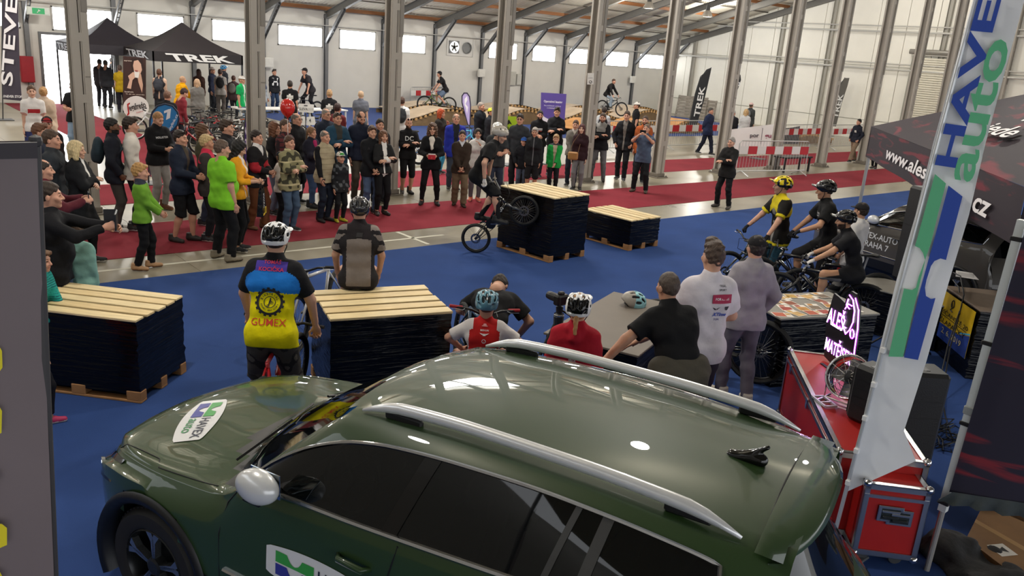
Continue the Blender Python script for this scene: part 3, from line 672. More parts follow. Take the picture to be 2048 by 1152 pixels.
# ------------------------------------------------------------------ the hall
def concrete():
 m=bpy.data.materials.new('polished_concrete'); m.use_nodes=True; nt=m.node_tree; b=nt.nodes['Principled BSDF']; L=nt.links.new
 tc=nt.nodes.new('ShaderNodeTexCoord'); n=nt.nodes.new('ShaderNodeTexNoise'); n.inputs['Scale'].default_value=.55; n.inputs['Detail'].default_value=7; n.inputs['Roughness'].default_value=.62; L(tc.outputs['Object'], n.inputs[0])
 r=nt.nodes.new('ShaderNodeValToRGB'); e=r.color_ramp.elements; e[0].position=.32; e[0].color=(*lin('#7d7666'), 1); e[1].position=.68; e[1].color=(*lin('#a39b88'), 1); L(n.outputs['Fac'], r.inputs[0]); L(r.outputs[0], b.inputs['Base Color'])
 rr=nt.nodes.new('ShaderNodeMapRange'); rr.inputs['To Min'].default_value=.2; rr.inputs['To Max'].default_value=.42; L(n.outputs['Fac'], rr.inputs['Value']); L(rr.outputs[0], b.inputs['Roughness'])
 return m
fl=MB(); 
for i in range(-1, 9):
 for j in range(-1, 5):
  fl.box((i*6+.004-2, j*9.0+.004-3.4, -.2), (i*6+5.996-2, j*9.0+8.996-3.4, 0))
fl.box((-8, -12.4, -.3), (52, 41.6, -.006))
struct(fl.build('floor', concrete()))
def carpet_m(c, c2):
 m=mat(c, .95, noise=.10, nscale=1.2, bump=.25, bscale=260, spec=.12, name='carpet'); return m
RED=carpet_m('#86303a', 0); BLUE=carpet_m('#31497f', 0)
def carpet(name, label, lo, hi, z, m):
 mb=MB(); mb.box((lo[0], lo[1], .001), (hi[0], hi[1], z)); return tag(mb.build(name, m), label, 'carpet')
carpet('carpet_runner', 'long red carpet runner the front row of spectators stands on', (-1, 12.34), (43.5, 14.46), .007, RED)
carpet('carpet_runner', 'red carpet runner farther back behind the grey columns', (-1, 16.22), (43.5, 18.3), .007, RED)
carpet('carpet_runner', 'red carpet aisle leading to the bright open gate', (5.75, 18.35), (7.8, 36.0), .007, RED)
carpet('show_carpet', 'large blue carpet of the riding area with the wrapped pallets', (-3, -4), (43.5, 11.2), .006, BLUE)
carpet('track_carpet', 'blue carpet under the wooden pump track by the back wall', (14, 24.2), (41.5, 36.1), .006, mat('#27407c', .95, bump=.2, bscale=200, name='carpet'))
for i, (y0, w_) in enumerate(((11.75, .07), )):
 mb=MB(); mb.box((-1, y0, .0008), (8.6, y0+w_, .002)); tag(mb.build('floor_line', mat('#c9c5b4', .7, noise=.15, nscale=3)), 'white painted line on the concrete beside the blue carpet', 'line')
mb=MB(); mb.box((7.9, 11.3, .0008), (7.97, 12.3, .002)); tag(mb.build('floor_line', mat('#c9c5b4', .7, noise=.15, nscale=3)), 'short white painted line across the concrete strip', 'line')
WHITEW=mat('#d6d3cb', .75, noise=.03, nscale=1.5, name='wall_paint'); STEEL=mat('#6e6f70', .5, .3, noise=.05, name='grey_steel'); COLM=mat('#a39d93', .55, noise=.04, nscale=2, name='column_paint')
XK=[3.65+3.08*k for k in range(-1, 14)]
GLOW=mat('#ffffff', .4, emit='#fbfdff', estr=9.0, name='daylight_pane')
# back wall, pierced by a row of windows, the open gate and the fan panel
wins=[]
for (x0, x1, y0, y1) in ((-30, 38, -10, 56), (103, 225, 15, 65), (273, 368, 28, 58), (423, 498, 41, 85), (555, 645, 50, 100), (678, 751, 60, 104), (790, 851, 72, 107), (977, 1034, 86, 117), (1064, 1111, 93, 122), (1138, 1188, 97, 130), (1211, 1257, 101, 134), (1278, 1326, 106, 137)):
 a=onY(x0, (y0+y1)/2, WALLY); b=onY(x1, (y0+y1)/2, WALLY); wins.append((a[0], b[0]))
WZ0, WZ1=2.72, 3.62
ga, gb_=onY(88, 140, WALLY)[0], onY(214, 145, WALLY)[0]+.25; GZ=2.55
wb=MB(); xs=-6.0
def wbox(x0, x1, z0, z1):wb.box((x0, WALLY, z0), (x1, WALLY+.22, z1))
wbox(-8, ga, 0, WZ0); wbox(ga, gb_, GZ, WZ0); wbox(gb_, WALLX, 0, WZ0); wbox(-8, WALLX, WZ1, EAVE+.4)
prev=-8
for a, b in wins:wbox(prev, a, WZ0, WZ1); prev=b
wbox(prev, WALLX, WZ0, WZ1)
struct(wb.build('wall_back', WHITEW))
for i, (a, b) in enumerate(wins):
 mb=MB(); 
 for lo, hi in (((a, WZ0), (b, WZ0+.05)), ((a, WZ1-.05), (b, WZ1)), ((a, WZ0), (a+.05, WZ1)), ((b-.05, WZ0), (b, WZ1))):mb.box((lo[0], WALLY-.03, lo[1]), (hi[0], WALLY+.12, hi[1]))
 wo=struct(mb.build('window_%d'%(i+1), mat('#c4c4c0', .5, name='window_frame')))
 mb=MB(); mb.box((a+.05, WALLY+.05, WZ0+.05), (b-.05, WALLY+.07, WZ1-.05)); mb.build('pane', GLOW, wo)
mb=MB(); mb.box((ga-.1, WALLY-.05, 0), (ga, WALLY+.2, GZ)); mb.box((gb_, WALLY-.05, 0), (gb_+.1, WALLY+.2, GZ)); mb.box((ga-.1, WALLY-.05, GZ), (gb_+.1, WALLY+.2, GZ+.1))
do=struct(mb.build('door_1', STEEL))
mb=MB(); mb.box((ga, WALLY+2.6, -.02), (gb_+2, WALLY+2.7, GZ+1.5)); mb.build('daylight_outside', mat('#ffffff', .6, emit='#fbfdff', estr=9.0, name='daylight_pane'), do)
# fan panel with one square and one round grille
fa, fb=onY(893, 95, WALLY)[0], onY(946, 98, WALLY)[0]
t=empty('ventilation_panel', 'white wall panel holding a square fan opening and a round grey grille', 'fan', ((fa+fb)/2, WALLY, 0)); hw=(fb-fa)/2
mb=MB(); mb.box((-hw, -.05, WZ0+.02), (hw, -.0, WZ1-.02)); mb.box((hw-.06, -.09, WZ0+.02), (hw, -.05, WZ1)); mb.build('panel', mat('#d2d0ca', .6), t)
mb=MB(); mb.box((-hw+.12, -.09, WZ0+.15), (-.12, -.05, WZ1-.12)); mb.build('square_grille', mat('#6a6a68', .5), t)
mb=MB(); mb.lathe([(.001, .0), (.27, .0), (.29, .05), (.25, .06)], 24, M=Matrix.Translation((-hw/2-.02, -.095, 3.18))@Matrix.Rotation(R(90), 4, 'X')); mb.build('opening', mat('#f2f4f5', .4, emit='#ffffff', estr=1.6), t)
mb=MB()
for k in range(5):
 a=k*1.256+.3; bar(mb, (-hw/2-.02, -.115, 3.18), (-hw/2-.02+.26*math.cos(a), -.115, 3.18+.26*math.sin(a)), .10, .01, up=(0, 1, 0))
mb.build('fan_blades', mat('#55554f', .5), t)
mb=MB(); mb.lathe([(.001, .0), (.25, .0), (.29, .03), (.30, .07), (.26, .08), (.25, .02)], 24, M=Matrix.Translation((hw*.45, -.06, 3.18))@Matrix.Rotation(R(90), 4, 'X')); mb.build('round_grille', mat('#7a7b7a', .5), t)
struct(MB().box((-8.2, -6, 0), (-8, WALLY+.2, 7)).build('unseen_wall_left', mat('#8d8982', .8)))  # unseen side wall, added to keep sky light off the car windows
# end wall of vertical panels
wr=MB(); wr.box((WALLX+.06, -8, 0), (WALLX+.25, WALLY+.2, 13)); wall_r=struct(wr.build('wall_right', mat('#bdbab0', .8)))
pm=MB(); pm.bbox((0, .012, 0), (.06, 1.528, 5.2), .008); pm2=MB(); pm2.bbox((0, .012, 0), (.06, 1.528, 1.0), .008)
p0=pm.build('panel', mat('#ebe8dd', .7, noise=.03, nscale=1, name='wall_panel'), wall_r); first=True
for i in range(26):
 y=WALLY-1.54*(i+1)
 for z, sc in ((0, .19), (1.02, .54), (3.86, 1.1)):
  o=p0 if first else dup(p0, wall_r); first=False; o.location=(WALLX, y, z); o.scale=(1, 1, sc)
for i in range(9):
 y=WALLY-2.2-3.05*i; mb=MB(); zt=roofz(y)
 mb.box((WALLX-.20, y-.11, 0), (WALLX-.01, y-.09, zt)); mb.box((WALLX-.20, y+.09, 0), (WALLX-.01, y+.11, zt)); mb.box((WALLX-.11, y-.09, 0), (WALLX-.09, y+.09, zt)); struct(mb.build('wall_post', mat('#a5a298', .55, name='post_paint')))
for z in (3.72, 5.6):
 mb=MB(); mb.tube([(WALLX-.26, 2, z), (WALLX-.26, WALLY-.2, z)], .05, 8); mb.tube([(WALLX-.26, 2, z+.28), (WALLX-.26, WALLY-6, z+.28)], .03, 8); struct(mb.build('wall_pipe', mat('#c9c8c2', .4, .2)))
# the roof: corrugated cream sheets on orange timber purlins and grey steel rafters
def roof_grid(y0, y1, n=2, x0=-6.0, x1=44.0, wave=.20, amp=.022):
 k=int((x1-x0)/wave*4); xs=np.linspace(x0, x1, k+1); ys=np.linspace(y0, y1, n); P=np.zeros((n, k+1, 3))
 for i, y in enumerate(ys):P[i, :, 0]=xs; P[i, :, 1]=y; P[i, :, 2]=roofz(y)+.02+amp*np.sin(2*np.pi*xs/wave)
 return P
mb=MB()
for (a, b) in ((36.4, 28.6), (28.7, 21.6), (21.7, 15.6)):mb.grid(roof_grid(a, b)+np.array([0, 0, .015*((int(b))%2)]))
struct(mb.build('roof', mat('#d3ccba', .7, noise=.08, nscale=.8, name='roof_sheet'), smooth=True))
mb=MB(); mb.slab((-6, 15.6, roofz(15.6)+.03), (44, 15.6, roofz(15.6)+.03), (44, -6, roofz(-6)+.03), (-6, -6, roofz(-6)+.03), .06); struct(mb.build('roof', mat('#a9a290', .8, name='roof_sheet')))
for i, (sx, sy, lx, ly) in enumerate(SKYL):
 sg=-ROOFS if sy>RIDGEY else ROOFS; mb=MB(); n=int(lx/2)
 for k in range(n):
  x0=sx-lx/2+k*2; z=lambda y:roofz(y)-.03
  mb.slab((x0+.05, sy-ly/2, z(sy-ly/2)), (x0+1.95, sy-ly/2, z(sy-ly/2)), (x0+1.95, sy+ly/2, z(sy+ly/2)), (x0+.05, sy+ly/2, z(sy+ly/2)), .02)
 struct(mb.build('window_%d'%(20+i), mat('#ffffff', .5, emit='#fdfcf6', estr=6, name='skylight_pane')))
PURL=mat('#8a5a34', .7, noise=.18, nscale=2, stretch=(.4, 6, 6), name='purlin_timber'); BATT=mat('#5c564c', .7, name='batten')
for i in range(15):
 y=35.9-1.36*i; mb=MB(); sec=(.11, .16) if i%2==0 else (.06, .06); z=roofz(y)-.03
 mb.box((-6, y-sec[0]/2, z-sec[1]), (43.8, y+sec[0]/2, z)); struct(mb.build('roof_purlin', PURL if i%2==0 else BATT))
RAFT=mat('#66645f', .55, .1, noise=.05, name='rafter_paint')
rb=None
for k, x in enumerate(XK):
 if rb is None:
  mb=MB(); 
  for (ya, yb) in ((WALLY, RIDGEY), ):
   za, zb=roofz(ya)-.2, roofz(yb)-.2
   bar(mb, (0, ya, za), (0, yb, zb), .17, .02); bar(mb, (0, ya, za-.16), (0, yb, zb-.16), .012, .30); bar(mb, (0, ya, za-.31), (0, yb, zb-.31), .17, .02); bar(mb, (.06, ya-.1, za-.16), (.06, yb, zb-.16), .012, .26)
  rb=mb.build('roof_rafter', RAFT); o=rb
  mb=MB(); mb.box((-.08, -.16, 0), (.08, -.14, EAVE-.25)); mb.box((-.08, -.02, 0), (.08, 0, EAVE-.25)); mb.box((-.01, -.14, 0), (.01, -.02, EAVE-.25)); mb.box((-.1, -.2, EAVE-.45), (.1, .02, EAVE-.3)); post=mb.build('wall_post', STEEL)
  mb=MB(); L0=Vector((0, -.1, 2.95)); L1=Vector((0, -1.75, roofz(WALLY-1.75)-.5))
  for s in (-1, 1):bar(mb, L0+Vector((s*.055, 0, 0)), L1+Vector((s*.055, 0, 0)), .02, .15)
  for q in range(9):p=L0.lerp(L1, (q+.5)/9); mb.bbox(p+Vector((-.06, -.02, -.02)), p+Vector((.06, .02, .02)), .005)
  brace=mb.build('roof_brace', STEEL)
 else:o=rb.copy(); COL.objects.link(o)
 o.location=(x, 0, 0); struct(o)
 for src in (post, brace):
  q=src if k==0 else src.copy()
  if k:COL.objects.link(q)
  q.location=(x, WALLY, 0); struct(q)
mb=MB(); mb.tube([(-6, WALLY-.2, 3.72), (43.6, WALLY-.2, 3.72)], .022, 6); struct(mb.build('wall_pipe', mat('#c9c8c2', .4, .2)))
# free-standing columns, two C-sections back to back on a base plate
colm=None
for k, x in enumerate(XK[1:]):
 if colm is None:
  mb=MB(); H=roofz(RIDGEY)
  for s in (-1, 1):
   mb.box((s*.115-.045, -.15, .02), (s*.115+.045, .15, H)) if False else None
   mb.box((s*.02-.012, -.14, .02), (s*.02+.012, .14, H)); 
   for y in (-.14, .14):mb.box((min(s*.03, s*.135), y-.012, .02), (max(s*.03, s*.135), y+.012, H))
   for y in (-.115, .115):mb.box((s*.13-.01, y-.025, .02), (s*.13+.01, y+.025, H))
  for z in range(1, 10):mb.box((-.135, -.155, z-.07), (.135, -.148, z+.07)); mb.box((-.135, .148, z-.07), (.135, .155, z+.07))
  colm=mb.build('column', COLM); mb=MB(); mb.bbox((-.24, -.24, 0), (.24, .24, .03), .006); mb.bbox((-.17, -.17, .03), (.17, .17, .13), .01)
  for sx in (-1, 1):
   for sy in (-1, 1):mb.lathe([(.001, .06), (.022, .06), (.022, .03)], 6, M=Matrix.Translation((sx*.2, sy*.2, 0)))
  mb.build('base_plate', mat('#6f675c', .6), colm); o=colm
  mb=MB(); mb.box((.045, -.16, 2.35), (.13, -.154, 2.37)); mb.box((.05, -.17, 3.4), (.14, -.15, 8)); mb.build('splice_plate', mat('#7f7a72', .55), colm)
 else:o=dup(colm)
 o.location=(x, 15.6, 0); struct(o); 
# ceiling lamps
for i, (px, py) in enumerate(((1298, 10), (1415, 27))):
 p=onX(px, py, XK[9]+1.5+i*3.1); t=empty('high_bay_lamp', ['grey bell-shaped ceiling lamp hanging nearer the top edge', 'grey bell-shaped ceiling lamp hanging lower beside the rafter'][i], 'lamp', tuple(p))
 mb=MB(); mb.lathe([(.26, -.16), (.25, -.10), (.17, .06), (.10, .14), (.001, .15)], 20); mb.lathe([(.25, -.155), (.16, .05), (.001, .12)], 20); mb.build('lamp_shade', mat('#a9a49a', .35, .3), t, True)
 mb=MB(); mb.lathe([(.001, .36), (.09, .36), (.10, .15), (.001, .15)], 12); mb.tube([(0, 0, .36), (0, 0, roofz(p[1])-p[2])], .012, 6); mb.build('housing', mat('#2d2c2a', .5), t)
 mb=MB(); mb.lathe([(.001, -.13), (.2, -.15)], 20); mb.build('lamp_lens', mat('#ffffff', .4, emit='#fff6e6', estr=5), t)
# roller door in the end wall
ya, yb=onX(1826, 160, WALLX)[1], onX(1915, 160, WALLX)[1]; ztop=onX(1850, 112, WALLX)[2]
t=struct(MB().box((0, yb-.15, ztop), (.02, ya+.15, ztop+.3)).build('door_2', mat('#bdb9ae', .5), loc=(WALLX-.3, 0, 0)))
MB().tube([(.0, yb-.3, ztop+.18), (.0, ya+.3, ztop+.18)], .13, 10).build('roller_drum', mat('#8d8a83', .4, .3), t)
MB().box((0, ya, 0), (.1, ya+.14, ztop)).box((0, yb-.14, 0), (.1, yb, ztop)).build('door_rail', mat('#8d8a80', .5, .2), t)
sl=MB().bbox((0, yb, 0), (.05, ya, .098), .02).build('slat', mat('#d8d3c2', .45, .1), t); n=int(ztop/.11)
for k in range(n):
 o=sl if k==0 else dup(sl, t); o.location=(.03+.0*(k%2), 0, .11*k)
# small fittings on the back wall and columns
def wallbox(name, label, cat, px, py, w_, h_, d_, col, fn=None, Y=None):
 p=onY(px, py, (Y or WALLY-.02)); t=empty(name, label, cat, tuple(p)); mb=MB(); mb.bbox((-w_/2, -d_, -h_/2), (w_/2, 0, h_/2), .01); mb.build('housing', mat(col, .5), t)
 mb=MB(); mb.bbox((-w_/2+.03, -d_-.015, -h_/2+.03), (w_/2-.03, -d_, h_/2-.03), .005); mb.build('cover', mat(col, .4, noise=.05), t)
 if fn:fn(t)
 return t
def bolt(t):
 mb=MB(); mb.add([(-.04, -.135, .1), (.05, -.135, .1), (.0, -.135, .0), (.05, -.135, .0), (-.05, -.135, -.14), (-.0, -.135, -.02), (-.06, -.135, -.02)], [(0, 6, 5, 1), (2, 5, 4, 3)]); mb.build('warning_mark', mat('#c9a53a', .5), t)
wallbox('fuse_box', 'light grey fuse box on the back wall near the leaning crate', 'fuse box', 1022, 157, .55, .75, .12, '#b5b3aa')
wallbox('fuse_box', 'smaller light grey box beside the fuse box on the wall', 'fuse box', 1036, 159, .33, .6, .12, '#bdbbb3')
for k, (px, py) in enumerate(((536, 125), (961, 146), (1264, 159))):
 p=onY(px, py, WALLY-.3); wallbox('wall_lamp', ['small white box lamp on the wall post behind the crowd at left', 'small white box lamp on the wall post left of the fuse box', 'small white box lamp on the wall post behind the white sign column'][k], 'lamp', px, py, .42, .42, .14, '#dedcd4', Y=WALLY-.25)
wallbox('hydrant_cabinet', 'red fire hose cabinet on the wall left of the bright gate', 'cabinet', 53, 138, .45, .95, .2, '#a3202b')
t=wallbox('exit_sign', 'green and white exit sign hanging from the wall post', 'sign', 76, 22, .75, .28, .05, '#dfe6dc', Y=WALLY-1.0)
MB().box((-.2, -.075, -.1), (.2, -.066, .1)).build('green_field', mat('#2f9a5e', .5, emit='#2f9a5e', estr=.4), t)
MB().tube([(-.05, -.08, -.06), (0, -.08, 0), (.06, -.08, .02)], .014, 5).tube([(0, -.08, 0), (.01, -.08, .05)], .02, 6).build('running_figure', mat('#f4f4f0', .5), t)
# ------------------------------------------------------------------ wrapped pallet stacks and the box tables
def film_mat():
 m=bpy.data.materials.new('stretch_film'); m.use_nodes=True; nt=m.node_tree; b=nt.nodes['Principled BSDF']; L=nt.links.new
 b.inputs['Base Color'].default_value=(.0025, .0025, .003, 1); b.inputs['Roughness'].default_value=.13; b.inputs['Specular IOR Level'].default_value=.3
 tc=nt.nodes.new('ShaderNodeTexCoord'); mp=nt.nodes.new('ShaderNodeMapping'); mp.inputs['Scale'].default_value=(.9, .9, 16); L(tc.outputs['Object'], mp.inputs[0])
 n=nt.nodes.new('ShaderNodeTexNoise'); n.inputs['Scale'].default_value=2.2; n.inputs['Detail'].default_value=5; n.inputs['Distortion'].default_value=.6; L(mp.outputs[0], n.inputs[0])
 n2=nt.nodes.new('ShaderNodeTexNoise'); n2.inputs['Scale'].default_value=9; n2.inputs['Detail'].default_value=3; L(tc.outputs['Object'], n2.inputs[0])
 mx=nt.nodes.new('ShaderNodeMath'); mx.operation='MULTIPLY_ADD'; mx.inputs[1].default_value=.35; L(n2.outputs[0], mx.inputs[0]); L(n.outputs[0], mx.inputs[2])
 bp=nt.nodes.new('ShaderNodeBump'); bp.inputs['Strength'].default_value=.5; bp.inputs['Distance'].default_value=.02; L(mx.outputs[0], bp.inputs['Height']); L(bp.outputs[0], b.inputs['Normal']); return m
FILM=film_mat()
def pine(c='#d9b884'):
 return mat(c, .62, noise=.16, nscale=3.2, bump=.12, bscale=30, stretch=(1.2, 16, 16), name='pine_board')
PINE=pine('#e6d0a0'); PINE2=pine('#dfc592'); RAWP=mat('#a3764a', .75, noise=.2, nscale=5, name='pallet_wood')
def film_box(name, L, W, z0, z1, parent, seed=1, taper=.0):
 r=random.Random(seed); nl, nw, nz=14, 10, 16; P=[]
 ring=[(-L/2+L*i/nl, -W/2) for i in range(nl)]+[(L/2, -W/2+W*i/nw) for i in range(nw)]+[(L/2-L*i/nl, W/2) for i in range(nl)]+[(-L/2, W/2-W*i/nw) for i in range(nw)]
 for k in range(nz+1):
  f=k/nz; row=[]
  for i, (x, y) in enumerate(ring):
   j=(math.sin(i*1.7+k*2.3+seed)+math.sin(i*.9-k*3.1+seed*2))*.004+r.uniform(-.0035, .0035)
   row.append((x*(1-taper*(1-f))+j*(1 if abs(x)>L/2-.01 else .2), y*(1-taper*(1-f))+j*(1 if abs(y)>W/2-.01 else .2), z0+(z1-z0)*f))
  P.append(row)
 P=np.array(P); P=np.concatenate([P, P[:, :1]], 1).transpose(1, 0, 2)[::-1]
 mb=MB(); mb.grid(P[::-1]); mb.quad((-L/2, -W/2, z1), (L/2, -W/2, z1), (L/2, W/2, z1), (-L/2, W/2, z1)); mb.quad((-L/2, W/2, z0), (L/2, W/2, z0), (L/2, -W/2, z0), (-L/2, -W/2, z0))
 return mb.build(name, FILM, parent, True, angle=40)
def pallet_base(parent, L, W):
 first=None
 for yy in (-W/2+.05, 0, W/2-.05):
  mb=MB(); mb.bbox((-L/2, yy-.05, .0), (L/2, yy+.05, .022), .004); mb.build('bottom_board', RAWP, parent)
  for xx in (-L/2+.07, 0, L/2-.07):
   if first is None:mb=MB(); mb.bbox((-.07, -.05, .022), (.07, .05, .11), .005); first=mb.build('pallet_block', RAWP, parent); o=first
   else:o=dup(first, parent)
   o.location=(xx, yy, 0)
def stack_at(label, near, along, L, W, H, seed, side=-1):
# near: ground corner; the long side runs along `along`, the short side to the right (-1) or left (1) of it
 a=R(along); u=np.array([math.cos(a), math.sin(a)]); v=np.array([-u[1], u[0]])*side
 c=np.array(near[:2])+u*L/2+v*W/2
 t=empty('pallet_stack', label, 'pallet stack', (c[0], c[1], .007), a, 'pallet stacks wrapped in black film')
 pallet_base(t, L, W); film_box('film_wrap', L-.015, W-.015, .08, H-.03, t, seed)
 n=5; bw=W/5*.80; rr=random.Random(seed)
 for i in range(n):
  y=-W/2+bw/2+(W-bw)*i/(n-1); e0, e1=rr.uniform(-.012, .012), rr.uniform(-.012, .012); mb=MB(); mb.bbox((-L/2-e0, y-bw/2, H-.034), (L/2+e1, y+bw/2, H-.012+rr.uniform(0, .004)), .004)
  mb.build('plank', PINE if i%2==0 else PINE2, t)
 return t
stack_at('tall black wrapped pallet stack the trials rider is climbing', (9.03, 9.41), 95, 1.25, .90, 1.09, 3)
stack_at('low black wrapped pallet stack behind the tall climbed one', (10.98, 9.42), 93, 1.17, .86, .57, 5)
stack_at('black wrapped pallet stack beside the pink shoe and the grey banner', (2.0, 7.24), 132, 1.22, .80, .81, 8)
p1_, p2_=gp(660, 638, .90), gp(905, 622, .90); dd=p2_-p1_
stack_at('black wrapped pallet stack the rider in the grey jersey sits on', p1_, math.degrees(math.atan2(dd[1], dd[0])), 1.17, .90, .90, 11, side=1)
TOPM=mat('#6f665c', .6, noise=.05, nscale=4, name='table_top'); TOPG=mat('#8b877f', .6, noise=.05, nscale=4, name='table_top')
def box_table(label, near, along, L, W, H, seed, side=1, top=TOPM):
 a=R(along); u=np.array([math.cos(a), math.sin(a)]); v=np.array([-u[1], u[0]])*side; c=np.array(near[:2])+u*L/2+v*W/2
 t=empty('box_table', label, 'table', (c[0], c[1], .007), a)
 film_box('film_wrap', L-.02, W-.02, .0, H-.02, t, seed); mb=MB(); mb.bbox((-L/2-.01, -W/2-.01, H-.022), (L/2+.01, W/2+.01, H), .004); mb.build('table_top', top, t)
 return t, u, v
# the commentators' table, with the lettering that runs round its corner
SA=gp(1276, 712, .8); SB=gp(1090, 666, .8); dl=SB-SA
ang=math.degrees(math.atan2(dl[1], dl[0]))
salon, su, sv=box_table('black box table with a helmet on it behind the dark green car', SA, ang, .93, 1.75, .8, 21, side=-1)
def on_face(parent, word, face, cx_, cz, h, color, dims, mirror=1, **kw):
 L, W, H=dims; mb=MB()
 M={'-y':frame((cx_, -W/2-.014, cz), (1, 0, 0), (0, 0, 1)), '+y':frame((cx_, W/2+.014, cz), (-1, 0, 0), (0, 0, 1)), '-x':frame((-L/2-.014, cx_, cz), (0, -1, 0), (0, 0, 1)), '+x':frame((L/2+.014, cx_, cz), (0, 1, 0), (0, 0, 1))}[face]
 letter(mb, word, M, h=h, **kw); return mb.build('lettering', mat(color, .6, name='print'), parent)
sd_=(.93, 1.75, .8)
on_face(salon, 'BIK', '+y', -.23, .52, .13, '#e6e6e6', sd_, bold=.02)
on_face(salon, 'ESALONTV', '-x', .49, .52, .13, '#cdbbe0', sd_, bold=.02, width=.68)  # white letters, lilac light of the glowing sign put into their colour
on_face(salon, 'BIKESALON.TV', '-x', .36, .26, .12, '#cdbbe0', sd_, bold=.02, width=.94)  # same lilac sign light painted into this row of letters
mb=MB(); pts=[]
for k in range(33):
 a=2*math.pi*k/32; cxr=.055; pts.append((cxr*np.sign(math.cos(a))*abs(math.cos(a))**.45, cxr*np.sign(math.sin(a))*abs(math.sin(a))**.45))
Mx=frame((.1, .875+.012, .53), (-1, 0, 0), (0, 0, 1))
def ring2(mb, pts, wdt, M, mi=0):
 n=len(pts)-1 if pts[0]==pts[-1] else len(pts)
 for i in range(len(pts)-1):
  a=np.array(pts[i]); b=np.array(pts[i+1]); mb.add([tuple(M@Vector((*a, 0))), tuple(M@Vector((*b, 0))), tuple(M@Vector((*(b*(1-wdt)), 0))), tuple(M@Vector((*(a*(1-wdt)), 0)))], [(0, 1, 2, 3)], mi)
ring2(mb, [(x*1.25, y*1.25) for x, y in pts], .16, Mx); ring2(mb, [(.033*math.cos(a), .033*math.sin(a)) for a in np.linspace(0, 2*math.pi, 25)], .3, Mx); ring2(mb, [(.04+.007*math.cos(a), .04+.007*math.sin(a)) for a in np.linspace(0, 2*math.pi, 9)], .99, Mx)
mb.build('round_camera_mark', mat('#e6e6e6', .6, name='print'), salon)
# things lying on it
def sheet(label, pts, z, col, cat='paper', name='paper_sheet', marks=()):
 P=[gp(x, y, z) for x, y in pts]; mb=MB(); mb.slab(*[p+np.array([0, 0, .002]) for p in P], .0015); o=tag(mb.build(name, mat(col, .6, name='paper')), label, cat)
 e1=P[1]-P[0]; e2=P[3]-P[0]
 for (u0, v0, u1, v1, c) in marks:
  mb=MB(); q=lambda u, v:tuple(P[0]+e1*u+e2*v+np.array([0, 0, .0026])); mb.quad(q(u0, v0), q(u1, v0), q(u1, v1), q(u0, v1)); mb.build('printed_field', mat(c, .6, name='print'), o)
 return o
sheet('blank white sheet under the hand of the man in the black T-shirt', ((1282, 625), (1311, 635), (1330, 622), (1304, 612)), .802, '#e4e4e6')
sheet('leaflet with a red heart-like patch on the table corner', ((1231, 689), (1268, 707), (1278, 696), (1243, 681)), .802, '#d8d2cc', marks=((.2, .2, .6, .8, '#b8242c'), (.65, .3, .95, .7, '#3a3a40')))
# flyers table
FA, FB=gp(1563, 638, .8), gp(1659, 633, .8); dl=FB-FA
fly, fu, fv=box_table('black box table strewn with printed flyers', FA, math.degrees(math.atan2(dl[1], dl[0])), 1.32, .82, .8, 23, side=1, top=TOPG)
Fo=np.array([*(FA[:2]), .8]); fcols=['#b5502f', '#c48a3a', '#8e4a30', '#c9a264', '#a83a2c', '#7f6a55', '#caa04a']
rr=random.Random(4); k=0
for i in range(6):
 for j in range(4):
  if rr.random()<.12:continue
  c=Fo[:2]+fu*(.12+i*.19+rr.uniform(-.03, .03))+fv*(.12+j*.19+rr.uniform(-.03, .03)); a=math.atan2(fu[1], fu[0])+rr.choice([0, 1.57])+rr.uniform(-.35, .35)
  ux, vx=np.array([math.cos(a), math.sin(a)]), np.array([-math.sin(a), math.cos(a)]); z=.8085+.0012*(k%4)+.0002*k
  mb=MB(); q=lambda x, y, dz=0:(c[0]+ux[0]*x+vx[0]*y, c[1]+ux[1]*x+vx[1]*y, z+dz)
  mb.slab(q(-.105, -.074), q(.105, -.074), q(.105, .074), q(-.105, .074), .001); o=tag(mb.build('flyer', mat('#e9e2d8', .5, name='paper')), 'printed flyer on the flyer table, %s row, %s from its left end'%(['front', 'second', 'third', 'rear'][j], ['first', 'second', 'third', 'fourth', 'fifth', 'last'][i]), 'flyer', 'flyers on the black box table')
  mb=MB(); mb.quad(q(-.095, -.064, .0006), q(.03, -.064, .0006), q(.03, .064, .0006), q(-.095, .064, .0006)); mb.build('picture', mat(fcols[k%7], .5, noise=.3, nscale=14, name='print'), o)
  mb=MB(); mb.quad(q(.04, -.01, .0006), q(.095, -.01, .0006), q(.095, .05, .0006), q(.04, .05, .0006)); mb.build('text_field', mat(fcols[(k+3)%7], .5, name='print'), o); k+=1
